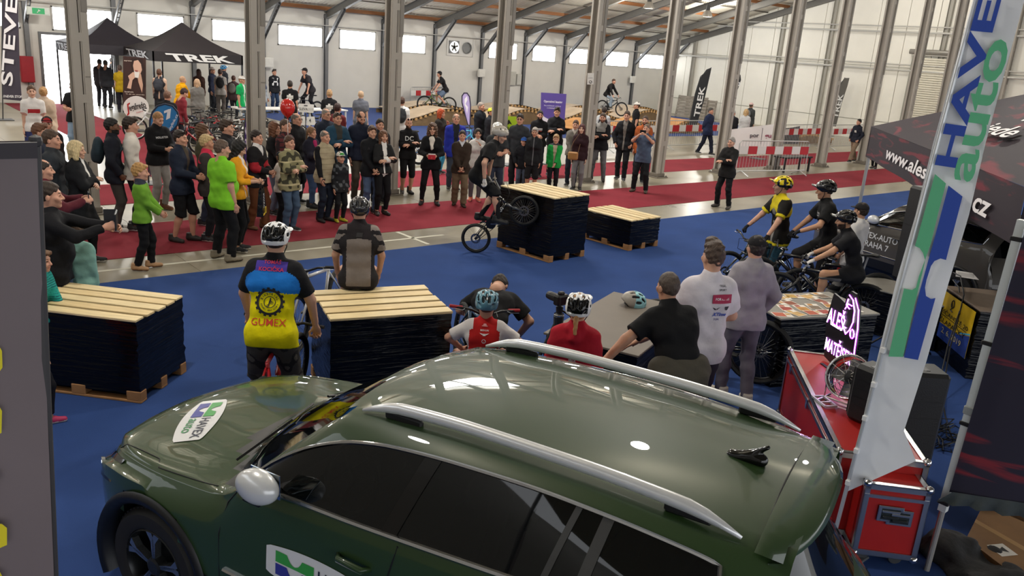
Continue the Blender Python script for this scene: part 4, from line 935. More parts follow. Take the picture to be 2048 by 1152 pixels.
# low box by the seated rider and the poster table
BA, BB=gp(1702, 566, .62), gp(1770, 583, .62); dl=BB-BA
box_table('low black box with grey top behind the tent pole', BA, math.degrees(math.atan2(dl[1], dl[0])), 1.2, .7, .62, 25, side=1, top=TOPG)
PA, PB=gp(1957, 618, .85), gp(1890, 572, .85); dl=PA-PB; al=math.degrees(math.atan2(dl[1], dl[0]))
pt, pu, pv=box_table('brown topped box table with the yellow and blue poster', PB, al, float(np.linalg.norm(dl))+.06, 1.0, .85, 27, side=1, top=mat('#7d6c5c', .6, noise=.05, name='table_top'))
Lp=float(np.linalg.norm(dl)); pd=(Lp+.06, 1.0, .85)
def poster(parent):
 Y=-pd[1]/2-.012; mb=MB(); mb.box((-Lp/2+.02, Y-.004, .22), (Lp/2-.04, Y, .80)); o=mb.build('poster', mat('#c9a412', .5, noise=.22, nscale=5, name='print'), parent)
 Y-=.006; x0, x1=-Lp/2+.02, Lp/2-.04; mb=MB(); mb.add([(x0, Y, .22), (x1, Y, .22), (x1, Y, .50), (x1-.3, Y, .42), (x0, Y, .40)], [(0, 1, 2, 3, 4)]); mb.build('blue_field', mat('#223b84', .5, noise=.25, nscale=6, name='print'), o)
 mb=MB(); mb.add([(x1-.3, Y-.001, .43), (x1, Y-.001, .51), (x1, Y-.001, .53), (x1-.3, Y-.001, .45)], [(0, 1, 2, 3)]); mb.build('light_edge', mat('#4aa0c4', .5), o)
 mb=MB(); Y-=.002; wd=x1-x0
 for s, z, h, w_ in (('ŘÍČANSKÉ 20', .565, .07, wd*.86), ('ŠLAPAČKY', .46, .085, wd*.8)):letter(mb, s, frame((x0+wd*.48, Y, z), (1, 0, 0), (0, 0, 1)), h=h, width=w_, bold=.01)
 mb.box((x0+.03, Y-.001, .51), (x1-.1, Y, .518)); mb.tube([(x0+.30, Y, .72), (x0+.33, Y, .66), (x0+.29, Y, .63), (x0+.36, Y, .62)], .008, 5); mb.tube([(x0+.33+.04*math.cos(a), Y, .71+.05*math.sin(a)) for a in np.linspace(0, 6.28, 12)], .006, 5)
 mb.build('lettering', mat('#1a1712', .6, name='print'), o); mb=MB(); letter(mb, '2. 6. 2019', frame((x0+wd*.5, Y, .34), (1, 0, 0), (0, 0, 1)), h=.07, width=wd*.62); mb.build('lettering', mat('#c8b77a', .6, name='print'), o)
poster(pt)
sheet('white folder lying on the brown topped table', ((1911, 553), (1958, 560), (1945, 546), (1912, 541)), .855, '#d9d4cf', marks=((.1, .15, .8, .75, '#b8b4b0'), ))
# ------------------------------------------------------------------ flight cases
ALU=metalm('#c9c9c9', .28); REDP=mat('#a81c18', .38, noise=.05, nscale=6, name='red_laminate'); CHR=metalm('#d8d8da', .12)
def flight_case(label, near, along, L, W, H, side, handles=(), z0=.10):
 a=R(along); u=np.array([math.cos(a), math.sin(a)]); v=np.array([-u[1], u[0]])*side; c=np.array(near[:2])+u*L/2+v*W/2
 t=empty('flight_case', label, 'flight case', (c[0], c[1], .007), a); mb=MB(); mb.box((-L/2+.01, -W/2+.01, z0+.005), (L/2-.01, W/2-.01, H-.005)); mb.build('panels', REDP, t)
 for zc in (z0, H):
  for s in (-1, 1):
   for (A, B) in (((-L/2, s*W/2, zc), (L/2, s*W/2, zc)), ((s*L/2, -W/2, zc), (s*L/2, W/2, zc))):
    mb=MB(); sg=1 if zc==z0 else -1; A=np.array(A); B=np.array(B); ax=1 if A[1]==B[1] else 0
    i_=np.array([0, -s*.036, 0]) if ax else np.array([-s*.036, 0, 0]); mb.box(np.minimum(A, B)-.003+np.minimum(0, np.array([0, 0, sg*.036]))+np.minimum(0, i_*0), np.maximum(A, B)+.003+np.maximum(0, np.array([0, 0, sg*.036]))); mb.box(np.minimum(np.minimum(A, B), np.minimum(A, B)+i_)-.003, np.maximum(np.maximum(A, B), np.maximum(A, B)+i_)+.003); mb.build('edge_rail', ALU, t)
 for sx in (-1, 1):
  for sy in (-1, 1):
   mb=MB(); mb.box((min(sx*(L/2+.003), sx*(L/2-.034)), sy*W/2-.003, z0), (max(sx*(L/2+.003), sx*(L/2-.034)), sy*W/2+.003, H)); mb.box((sx*L/2-.003, min(sy*(W/2+.003), sy*(W/2-.034)), z0), (sx*L/2+.003, max(sy*(W/2+.003), sy*(W/2-.034)), H)); mb.build('edge_rail', ALU, t)
   for zc in (z0, H):mb=MB(); mb.lathe([(.001, -.032), (.024, -.022), (.032, 0), (.024, .022), (.001, .032)], 10, M=Matrix.Translation((sx*(L/2-.012), sy*(W/2-.012), zc))); mb.build('corner_ball', CHR, t, True)
   mb=MB(); mb.lathe([(.001, -.014), (.045, -.014), (.05, -.008), (.05, .008), (.045, .014), (.001, .014)], 14, M=Matrix.Translation((sx*(L/2-.1), sy*(W/2-.1), .05))@Matrix.Rotation(R(90), 4, 'X')); mb.box((sx*(L/2-.1)-.03, sy*(W/2-.1)-.025, .06), (sx*(L/2-.1)+.03, sy*(W/2-.1)+.025, z0)); mb.build('caster', mat('#3a3c3e', .5), t)
 for s in (-1, 1):
  for yy in (-1, 1):mb=MB(); mb.box((-L/2, yy*W/2-.006, H-.10), (L/2, yy*W/2+.006, H-.075)); mb.build('lid_rail', ALU, t) if s>0 else None
 for (face, q, z) in handles:
  Mh={'-y':frame((q, -W/2-.004, z), (1, 0, 0), (0, 0, 1)), '+y':frame((q, W/2+.004, z), (-1, 0, 0), (0, 0, 1)), '-x':frame((-L/2-.004, q, z), (0, -1, 0), (0, 0, 1)), '+x':frame((L/2+.004, q, z), (0, 1, 0), (0, 0, 1))}[face]
  mb=MB(); mb.bbox((-.085, -.06, -.002), (.085, .06, .006), .004, 0, Mh); h_=mb.build('handle', ALU, t)
  mb=MB(); mb.box((-.062, -.042, .0061), (.062, .042, .0075), 0, Mh); mb.build('recess', mat('#23292a', .35), h_)
  mb=MB(); mb.bbox((-.055, -.03, .008), (.055, -.008, .022), .006, 0, Mh); mb.build('grip', mat('#1c2022', .4), h_); mb=MB(); mb.bbox((-.06, .012, .008), (.06, .03, .014), .003, 0, Mh); mb.build('hinge', ALU, h_)
 return t
b0, b1=gp(1577, 700, .75), gp(1676, 905, .75); dl=b1-b0
case1=flight_case('long red flight case carrying the glowing sign and the fan', b0, math.degrees(math.atan2(dl[1], dl[0])), float(np.linalg.norm(dl)), .62, .75, 1, handles=())
for q in (-.8, .0, .75):MB().bbox((q-.03, -.325, .61), (q+.03, -.312, .70), .004).build('latch', CHR, case1)
c0, c1=gp(1703, 1107, .10), gp(1830, 1124, .10); dl=c1-c0; Ls=float(np.linalg.norm(dl)); hs=height_at(gp(1832, 1130), 1868, 968)
case2=flight_case('smaller red flight case with two metal handles under the white banner', c0, math.degrees(math.atan2(dl[1], dl[0])), Ls, .42, hs, 1, handles=(('-y', -.02, .44), ('-y', Ls/2-.17, .42)))
# purple-lit clamp and cable on the long case
# ------------------------------------------------------------------ tents
def quad_patch(mb, a, b, c, d, n=6, sag=0.0, mi=0):
 P=np.zeros((n+1, n+1, 3)); a, b, c, d=[np.array(p, float) for p in (a, b, c, d)]
 for i in range(n+1):
  for j in range(n+1):
   u, v=i/n, j/n; P[i, j]=a*(1-u)*(1-v)+b*u*(1-v)+c*u*v+d*(1-u)*v; P[i, j, 2]-=sag*4*u*(1-u)*4*v*(1-v)*.25+sag*math.sin(u*9+v*4)*.12
 mb.grid(P, mi)
TENTM=bpy.data.materials.new('tent_fabric'); TENTM.use_nodes=True
def tent_mat(m, c0, c1):
 nt=m.node_tree; b=nt.nodes['Principled BSDF']; L=nt.links.new; b.inputs['Roughness'].default_value=.7; b.inputs['Specular IOR Level'].default_value=.3
 tc=nt.nodes.new('ShaderNodeTexCoord'); mp=nt.nodes.new('ShaderNodeMapping'); mp.inputs['Rotation'].default_value=(0, R(22), 0); mp.inputs['Scale'].default_value=(.7, .7, 5.5); L(tc.outputs['Object'], mp.inputs[0])
 n=nt.nodes.new('ShaderNodeTexNoise'); n.inputs['Scale'].default_value=1.5; n.inputs['Detail'].default_value=3; n.inputs['Distortion'].default_value=.5; L(mp.outputs[0], n.inputs[0])
 r=nt.nodes.new('ShaderNodeValToRGB'); e=r.color_ramp.elements; e[0].position=.56; e[0].color=(*lin(c0), 1); e[1].position=.66; e[1].color=(*lin(c1), 1); L(n.outputs[0], r.inputs[0]); L(r.outputs[0], b.inputs['Base Color'])
tent_mat(TENTM, '#2a2129', '#6a2430'); WALLM=bpy.data.materials.new('tent_fabric'); WALLM.use_nodes=True; tent_mat(WALLM, '#2a2736', '#7c2a34')
ZB, ZT=1.85, 2.42
TA=gp(1731, 313, ZB); TB=gp(2027, 492, ZB)
tn=nrm(np.array([-(TB-TA)[1], (TB-TA)[0], 0])); tn=tn if tn@TA>0 else -tn
tx=nrm(TB-TA); Lt=float(np.linalg.norm((TB-TA)[:2]))
TA2=TA+np.array([0, 0, ZT-ZB]); TB2=TB+np.array([0, 0, ZT-ZB])
tent=empty('canopy_tent', 'black canopy tent with red brush print and white web address', 'tent', (TA[0], TA[1], .007))
def rel(p, o=(TA[0], TA[1], .007)):return np.array(p, float)-np.array(o)
mb=MB(); apex=(TA2+TB2)/2+tn*1.5+np.array([0, 0, .95]); D1=TA2+tn*3; D2=TB2+tn*3
for (a, b) in ((TA2, TB2), (TB2, D2), (D2, D1), (D1, TA2)):
 n=8; P=np.zeros((n+1, n+1, 3))
 for i in range(n+1):
  for j in range(n+1):u, v=i/n, j/n; P[i, j]=(a*(1-u)+b*u)*(1-v)+apex*v; P[i, j, 2]-=.10*math.sin(math.pi*u)*(1-v)*v*2
 mb.grid(P-np.array([TA[0], TA[1], .007]))
mb.build('canopy', TENTM, tent, True)
mb=MB(); n=16
for (a, b, s) in ((TA, TB, 1), (TA, TA+tn*3, -1), (TB, TB+tn*3, 1), (TA+tn*3, TB+tn*3, 1)):
 P=np.zeros((n+1, 4, 3))
 for i in range(n+1):
  for j in range(4):p=a+(b-a)*i/n; P[i, j]=p+np.array([0, 0, (ZT-ZB)*j/3])+tn*.012*math.sin(i*1.3+j)*(s>0)
 mb.grid(P-np.array([TA[0], TA[1], .007]))
mb.build('valance', TENTM, tent, True)
def fr_on(o, x, y):return frame(o, x, y)
mb=MB(); zax=np.array([0, 0, 1.]); face=-tn
letter(mb, 'www.ales', fr_on(rel(TA+tx*Lt*.40-tn*.03+zax*.27), tx, zax), h=.21, width=Lt*.34, shear=.25, bold=.02)
letter(mb, '.cz', fr_on(rel(TA+tx*Lt*.86-tn*.03+zax*.20), tx, zax), h=.17, width=Lt*.09, shear=.25, bold=.02)
mb.build('lettering', mat('#e9e4e4', .6, name='print'), tent)
sl_=nrm(apex-(TA2+TB2)/2); o_=TA2*.34+TB2*.66+(apex-(TA2+TB2)/2)*.34
for wd, off, clr in ((.028, .022, '#0f0c0e'), (.015, .03, '#e9e4e4')):
 mb=MB(); nn_=np.cross(tx, sl_); nn_=nn_ if nn_[2]>0 else -nn_
 for wd2, o2, h2, w2 in (('jede', o_*1.0, .34, 1.2), ('na', o_+sl_*.42+tx*.32, .3, .6)):mb=MB(); letter(mb, wd2, fr_on(rel(o2+nn_*(off+.03)), tx, sl_), h=h2, width=w2, shear=.3, bold=wd+(.03 if clr=='#0f0c0e' else 0)); mb.build('lettering', mat(clr, .6, name='print'), tent)
for k, p in enumerate((TA, TB, TB+tn*3, TA+tn*3)):
 mb=MB(); q=rel(p+tn*.05+(tx*.05 if k in (0, 3) else -tx*.05)); w_=.024
 mb.bbox((q[0]-w_, q[1]-w_, .6), (q[0]+w_, q[1]+w_, ZT-.05), .006); mb.bbox((q[0]-w_*.8, q[1]-w_*.8, .0), (q[0]+w_*.8, q[1]+w_*.8, .62), .006); mb.bbox((q[0]-.05, q[1]-.05, 0), (q[0]+.05, q[1]+.05, .012), .003); l_=mb.build('leg', mat('#b9bab8', .35, .6, name='aluminium'), tent)
 MB().bbox((q[0]-.034, q[1]-.034, .58), (q[0]+.034, q[1]+.034, .66), .006).build('collar', mat('#8e8f8e', .4, .4), l_)
# the printed side wall hangs from the nearer tent frame; its pole is a white square profile with black straps
W1=onP(2040, 452, gp(1850, 1150, .12), (-.86, -.5, 0)); base_w=gp(1862, 1105, .15)
pw=base_w.copy(); nW=nrm(np.array([-pw[0], -pw[1], 0]))
def onW(x, y, o=0.0):return onP(x, y, pw-nW*o, nW)
leg2=empty('tent_post', 'white square tent post with black straps in front of the printed wall', 'post', (pw[0], pw[1], 0))
top_=onW(2046, 440)
mb=MB(); q=np.array([pw[0], pw[1]]); hgt=top_[2]
tl=np.array([top_[0]-pw[0], top_[1]-pw[1]])
bar(mb, (tl[0]*.13, tl[1]*.13, pw[2]+.34), (tl[0], tl[1], hgt), .052, .052); mb.build('post', mat('#dfe4e3', .4, .2, name='white_profile'), leg2)
mb=MB(); mb.tube([(-.0, 0, .0), (tl[0]*.13, tl[1]*.13, pw[2]+.36)], .02, 10); mb.build('foot_tube', mat('#b0aba3', .35, .5), leg2)
for f in (.17, .42, .66, .95):
 c=Vector((tl[0]*f, tl[1]*f, pw[2]+(hgt-pw[2])*f)); MB().bbox(c-Vector((.036, .036, .014)), c+Vector((.036, .036, .014)), .004).build('strap', mat('#141416', .5), leg2)
c=Vector((tl[0]*.46, tl[1]*.46, pw[2]+(hgt-pw[2])*.46)); MB().bbox(c-Vector((.034, .034, .03)), c+Vector((.034, .034, .03)), .006).build('collar', mat('#a8adac', .4, .3), leg2)
bk=-.06; mb=MB(); n=14; ws=[onW(2052, 455, bk), onW(2330, 560, bk), onW(2260, 1060, bk), onW(1898, 985, bk)]
P=np.zeros((n+1, n+1, 3))
for i in range(n+1):
 for j in range(n+1):
  u, v=i/n, j/n; P[i, j]=ws[0]*(1-u)*(1-v)+ws[1]*u*(1-v)+ws[2]*u*v+ws[3]*(1-u)*v-nW*.012*math.sin(u*9+v*2)
mb.grid(P); tag(mb.build('tent_wall', WALLM, None, True), 'dark blue tent wall with red brush strokes tied to the white post', 'tent wall')
# grey shiny tarpaulin edge, cartons and black cloth on the floor below it
Pt=[onW(1872, 1003, bk-.02), onW(1905, 984, bk-.02), onW(2075, 1010, bk-.02), onW(2075, 1042, bk-.02), onW(1960, 1022, bk-.02)]
mb=MB(); P=np.zeros((13, 4, 3))
for i in range(13):
 for j in range(4):u, v=i/12, j/3; a=Pt[1]*(1-u)+Pt[2]*u; b=Pt[0]*(1-u)+Pt[3]*u; P[i, j]=a*(1-v)+b*v-nW*.03*math.sin(i*2.1)*v
mb.grid(P); tag(mb.build('tarpaulin', mat('#4a4f4d', .25, bump=.5, bscale=9), None, True), 'crumpled grey tarpaulin hem under the printed tent wall', 'tarpaulin')
def carton(label, a, b, c, d, h, col):
 t=empty('carton', label, 'box', tuple(np.array(a)*.5+np.array(c)*.5)); o=np.array(t.location); P=[np.array(p)-o for p in (a, b, c, d)]; mb=MB()
 up_=np.array([0, 0, h]); vs=P+[p+up_ for p in P]; mb.add(vs, [(3, 2, 1, 0), (4, 5, 6, 7), (0, 1, 5, 4), (1, 2, 6, 5), (2, 3, 7, 6), (3, 0, 4, 7)]); mb.build('carton_body', mat(col, .8, noise=.08, name='cardboard'), t)
 mb=MB(); m0=(P[0]+P[3])/2+up_*1.004; m1=(P[1]+P[2])/2+up_*1.004; e=nrm(P[3]-P[0])*.03; mb.quad(m0-e, m1-e, m1+e, m0+e); mb.build('tape', mat('#8a6a40', .4), t); return t, P, up_
ca=[gp(x, y, .007) for x, y in ((1925, 1105), (2090, 1235), (2150, 1120), (1960, 1035))]
t, P, up_=carton('brown carton with a square sticker on the floor at the right edge', *ca, .12, '#6b4d2c')
nf=nrm(np.cross(P[1]-P[0], up_)); ef=nrm(P[1]-P[0]); pf=P[0]*.70+P[1]*.30+up_*.55+nf*.006; nf2=nf
mb=MB(); Mf=frame(tuple(P[0]*.6+P[1]*.4+up_*1.012+(P[3]-P[0])*.30), tuple(ef), tuple(nrm(P[3]-P[0]))); mb.box((-.07, -.07, 0), (.07, .07, .001), 0, Mf); o=mb.build('sticker', mat('#b9b6ae', .6), t)
mb=MB(); mb.prism([(-.012, -.02), (.012, -.02), (.012, -.01), (.035, .03), (-.035, .03), (-.012, -.01)], .0015, .002, 0, Mf); mb.box((-.025, -.03, .0015), (.025, -.024, .002), 0, Mf); mb.build('goblet_mark', mat('#1b1b1b', .6), o)
cb=[gp(x, y, .007) for x, y in ((1985, 1040), (2130, 1085), (2160, 1030), (2020, 1000))]
carton('second brown carton lying behind the one with the sticker', *cb, .14, '#5d4022')
cl=grow([ell(gp(1960, 1130, .02), (.34, .26, .10), k=.06), ell(gp(1900, 1100, .05), (.22, .2, .13), k=.06), ell(gp(2010, 1170, .04), (.25, .2, .10), k=.06)], .03, wob=.028, wf=14, clips=[((0, 0, .008), (0, 0, -1))])
tag(obj('cloth_heap', mesh_np('cloth_heap', cl[0], cl[1], [mat('#0d0d0f', .8, bump=.6, bscale=12, name='black_cloth')])), 'heap of black cloth on the floor beside the foot tube', 'cloth')
# ------------------------------------------------------------------ the tall white banner
bp0=gp(1694, 1004, .45); bn=nrm(np.array([-bp0[0], -bp0[1], 0]))
def bq(x, y, o=0.0):return onP(x, y, bp0+bn*o, bn)
flag=empty('banner_flag', 'tall white banner with blue and green lettering and bars', 'banner', (bp0[0], bp0[1], .007)); fo=np.array([bp0[0], bp0[1], .007])
BL=[(2030, -300), (1946, 0), (1906, 143), (1866, 287), (1831, 430), (1793, 560), (1755, 715), (1718, 868), (1690, 985)]; BR=[(2142, -300), (2049, 0), (2010, 143), (1971, 287), (1938, 430), (1896, 570), (1853, 722), (1808, 862), (1832, 922)]
mb=MB(); m=6; P=np.zeros((len(BL)*3-2, m+1, 3)); 
for i in range(P.shape[0]):
 k, f=divmod(i, 3); f/=3.0; k2=min(k+1, len(BL)-1); l_=np.array(BL[k])*(1-f)+np.array(BL[k2])*f; r_=np.array(BR[k])*(1-f)+np.array(BR[k2])*f
 for j in range(m+1):q=l_*(1-j/m)+r_*j/m; P[i, j]=bq(*q, o=.02*math.sin(j/m*math.pi)*math.sin(i*.5))-fo
mb.grid(P)
mb.build('fabric', mat('#f0f1f3', .75, noise=.02, bump=.15, bscale=6, name='banner_fabric'), flag, True)
mb=MB(); a_, b_=bq(2030, -300)-fo, bq(1686, 1004)-fo; ft=a_+(b_-a_)*((a_[2])/(a_[2]-b_[2])); mb.tube([a_, b_, ft], .014, 10); mb.build('pole', mat('#cfd2d4', .3, .4), flag)
mb=MB(); mb.bbox((ft[0]-.2, ft[1]-.2, 0), (ft[0]+.2, ft[1]+.2, .02), .005); mb.build('foot_plate', mat('#55585a', .5), flag)
for k in range(5):f=.72+k*.06; c=Vector(a_+(b_-a_)*f)+Vector(bn)*.02; MB().bbox(c-Vector((.016, .016, .02)), c+Vector((.016, .016, .02)), .004).build('clip', mat('#e5e5e5', .3), flag)
def bpoly(pts, col, o=.032):
 mb=MB(); mb.add([bq(x, y, o)-fo for x, y in pts], [tuple(range(len(pts)))]); return mb.build('printed_bar', mat(col, .7, name='print'), flag)
GRN, BLU='#62bd8c', '#2c4cab'
# green bar with a bite out of its outer side, then the blue one
bpoly([(1870, 348), (1892, 367), (1877, 424), (1862, 486), (1850, 520), (1846, 506), (1839, 496), (1830, 492)], GRN); bpoly([(1853, 510), (1850, 520), (1838, 552), (1832, 575), (1824, 580), (1808, 577), (1777, 713), (1806, 714), (1829, 610), (1845, 545)], GRN)
bpoly([(1897, 371), (1925, 393), (1892, 520), (1881, 517), (1869, 522), (1862, 532), (1853, 560), (1850, 575), (1852, 592), (1862, 598), (1871, 596), (1836, 720), (1808, 715), (1840, 580), (1868, 480)], BLU)
ux=nrm(bq(1968, 20)-bq(1893, 300)); uy=nrm(np.cross(bn, ux)); 
hx0, hx1=bq(1891, 333, .034), bq(1979, -2, .034); 
mb=MB(); wdt=float(np.linalg.norm(hx1-hx0)); letter(mb, 'HAVE', frame((hx0+hx1)/2-fo, ux, uy), h=.118, width=wdt, bold=.03); letter(mb, 'X', frame(hx1+ux*.16-fo, ux, uy), h=.118, width=.2, bold=.03); mb.build('lettering', mat(BLU, .7, name='print'), flag)
ax0, ax1=bq(1921, 362, .034), bq(1996, 78, .034); mb=MB(); letter(mb, 'auto', frame((ax0+ax1)/2-fo, ux, uy), h=.135, width=float(np.linalg.norm(ax1-ax0)), bold=.02); mb.build('lettering', mat(GRN, .7, name='print'), flag)
# ------------------------------------------------------------------ grey roll-up seen from behind, close to the viewer at the left
rd=ray(60, 700); rd=rd/np.hypot(rd[0], rd[1]); rp=CP+rd*2.3; rn=nrm(np.array([-rd[0], -rd[1], 0]))
def rq(x, y, o=0.0):return onP(x, y, rp+rn*o, rn)
roll=empty('display_banner', 'grey fabric display banner at the left edge with yellow letter ends', 'banner', (rp[0], rp[1], .007)); ro=np.array([rp[0], rp[1], .007])
mb=MB(); P=np.zeros((13, 5, 3)); 
for i in range(13):
 f=i/12; l_=np.array([-330+140*f, 288+1300*f]); r_=np.array([73+52*f, 281+1300*f])
 for j in range(5):q=l_*(1-j/4)+r_*j/4; P[i, j]=rq(*q, o=.012*math.sin(j*2.1+i*.7))-ro
mb.grid(P); mb.build('fabric', mat('#736769', .6, noise=.08, nscale=1.6, bump=.08, bscale=8, name='banner_back'), roll, True)
mb=MB(); e=[rq(-330, 288)-ro, rq(73, 281)-ro, rq(75, 312)-ro, rq(-325, 320)-ro]; mb.slab(*[p+rn*.02 for p in e], .02); mb.build('header_hem', mat('#39343a', .7), roll)
mb=MB(); mb.tube([rq(71, 279, -.02)-ro, rq(126, 1580, -.02)-ro], .012, 8); mb.lathe([(.001, -.016), (.014, -.01), (.016, 0), (.014, .01), (.001, .016)], 8, M=Matrix.Translation(tuple(rq(71, 282)-ro))); mb.build('side_pole', mat('#3c3a3c', .5), roll)
mb=MB(); f0=rq(126, 1580, -.02)-ro; mb.tube([f0, (f0[0], f0[1], .012)], .012, 8); mb.bbox((f0[0]-.25, f0[1]-.2, 0), (f0[0]+.1, f0[1]+.2, .015), .004); mb.build('foot', mat('#3c3a3c', .5), roll)
mb=MB()
for pts in (((-40, 690), (0, 695), (4, 702), (5, 735), (0, 742), (-40, 742)), ((-40, 812), (0, 815), (4, 822), (3, 866), (-40, 880)), ((-40, 945), (-2, 948), (-2, 968), (-40, 970)), ((-40, 1045), (4, 1048), (14, 1056), (14, 1090), (0, 1096), (-40, 1096)), ((-40, 1140), (0, 1144), (8, 1160), (-40, 1170))):mb.add([rq(x, y, .016)-ro for x, y in pts], [tuple(range(len(pts)))])
mb.build('yellow_letter', mat('#e3d31c', .6, name='print'), roll)
# ------------------------------------------------------------------ the cars: lofted cross-sections from nose to tail (x forward from the front axle, y to the car's left)
def cub(xs, ys):
 xs=np.array(xs, float); ys=np.array(ys, float)
 if xs[0]>xs[-1]:xs=xs[::-1]; ys=ys[::-1]
 h=np.diff(xs); d=np.diff(ys)/h; m=np.zeros(len(xs)); m[0]=d[0]; m[-1]=d[-1]
 for i in range(1, len(xs)-1):m[i]=0 if d[i-1]*d[i]<=0 else 2*d[i-1]*d[i]/(d[i-1]+d[i])
 def f(x):
  x=np.clip(x, xs[0], xs[-1]); i=np.clip(np.searchsorted(xs, x)-1, 0, len(h)-1); t=(x-xs[i])/h[i]
  return ys[i]*(1+2*t)*(1-t)**2+m[i]*h[i]*t*(1-t)**2+ys[i+1]*t*t*(3-2*t)+m[i+1]*h[i]*t*t*(t-1)
 return f
Wmax=cub([.86, .80, .70, .55, .40, .2, 0, -.5, -1.5, -2.8, -3.2, -3.5, -3.68, -3.77], [.40, .58, .72, .82, .875, .915, .93, .935, .938, .94, .92, .86, .74, .56])
Wbelt=cub([.86, .80, .70, .55, .40, .2, 0, -.3, -.5, -.65, -.9, -1.5, -2.5, -3.0, -3.3, -3.55, -3.70, -3.77], [.34, .48, .60, .70, .76, .805, .83, .845, .86, .88, .893, .90, .90, .875, .83, .74, .62, .52])
Zbelt=cub([.86, .80, .70, .55, .36, .13, -.11, -.35, -.52, -.62, -.72, -.95, -1.45, -2.0, -2.5, -3.0, -3.12, -3.3, -3.55, -3.70, -3.77], [.66, .72, .775, .83, .87, .89, .91, .935, .97, 1.03, 1.10, 1.145, 1.17, 1.205, 1.24, 1.27, 1.28, 1.24, 1.06, .92, .80])
Zwin=cub([-.52, -.62, -.70, -.82, -.95, -1.08, -1.30, -1.55, -1.9, -2.25, -2.6, -2.85, -2.98, -3.08, -3.2, -3.3, -3.4], [.985, 1.05, 1.135, 1.24, 1.33, 1.40, 1.48, 1.525, 1.55, 1.558, 1.545, 1.525, 1.51, 1.49, 1.46, 1.40, 1.30])
Ywin=cub([-.52, -.62, -.70, -.95, -1.3, -2.0, -2.9, -3.2, -3.4], [.84, .835, .815, .77, .735, .72, .70, .685, .67])
Yedge=cub([.8, .3, -.3, -.52, -.8, -1.15, -1.6, -2.6, -3.2, -3.4], [.50, .74, .76, .75, .69, .62, .60, .60, .58, .56])
Zhood=cub([.88, .84, .78, .70, .55, .3, .0, -.25, -.6], [.70, .78, .845, .89, .93, .97, 1.00, 1.025, 1.04])
Zroof=cub([-.95, -1.05, -1.25, -1.5, -1.9, -2.4, -2.9, -3.15, -3.3, -3.42], [1.50, 1.56, 1.605, 1.632, 1.648, 1.645, 1.622, 1.60, 1.58, 1.56])
def ztop(x, y):
 a=(y/.72)**2; xc=-.20-.30*a; xr=-1.04-.13*a
 zh=Zhood(x)-.045*a-.02*a*a
 if x>.62:zh-=.10*a*min(1, (x-.62)/.2)
 if x>xc:return zh
 zr=Zroof(x)-.05*(y/.6)**2
 if x<xr:return zr
 t=(xc-x)/(xc-xr); z0=Zhood(xc)-.045*a-.02*a*a; z1=Zroof(xr)-.05*(y/.6)**2
 return z0+(z1-z0)*(t*(1.10-.10*t))
def rear(x):
 return None
STX=np.concatenate([np.array([.88, .85, .80, .74, .68]), np.arange(.60, -3.30, -.06), np.array([-3.30])])
def section(x):
 wm, wb, zb=Wmax(x), Wbelt(x), Zbelt(x); low=.30+.10*max(0, (x-.4))+.06*max(0, -3.1-x); pts=[(wm-.12, low-.03), (wm-.03, low+.03), (wm-.005, .50), (wm, .62), (wm-.002, min(.76, zb-.06)), (wm-.012, zb*.55+.76*.45 if zb>.9 else zb-.04), (wb+.018, zb-.035), (wb, zb)]
 cabin=x<-.52
 if cabin:zw, yw=max(Zwin(x), zb+.012), Ywin(x)
 else:zw, yw=zb+.012, wb-.02
 for k in (1, 2, 3, 4):
  t=k/4; b=.012*math.sin(math.pi*t)*(1 if cabin else 0); pts.append((wb+(yw-wb)*t+b, zb+(zw-zb)*t))
 ye=min(Yedge(x), yw-.03); ze=ztop(x, ye)
 pts.append((yw*.55+ye*.45, zw*.45+ze*.55+.008)); pts.append((ye, ze))
 for f in (.85, .68, .5, .33, .16, 0):y=ye*f; pts.append((y, ztop(x, y)))
 return pts
NP=len(section(0))
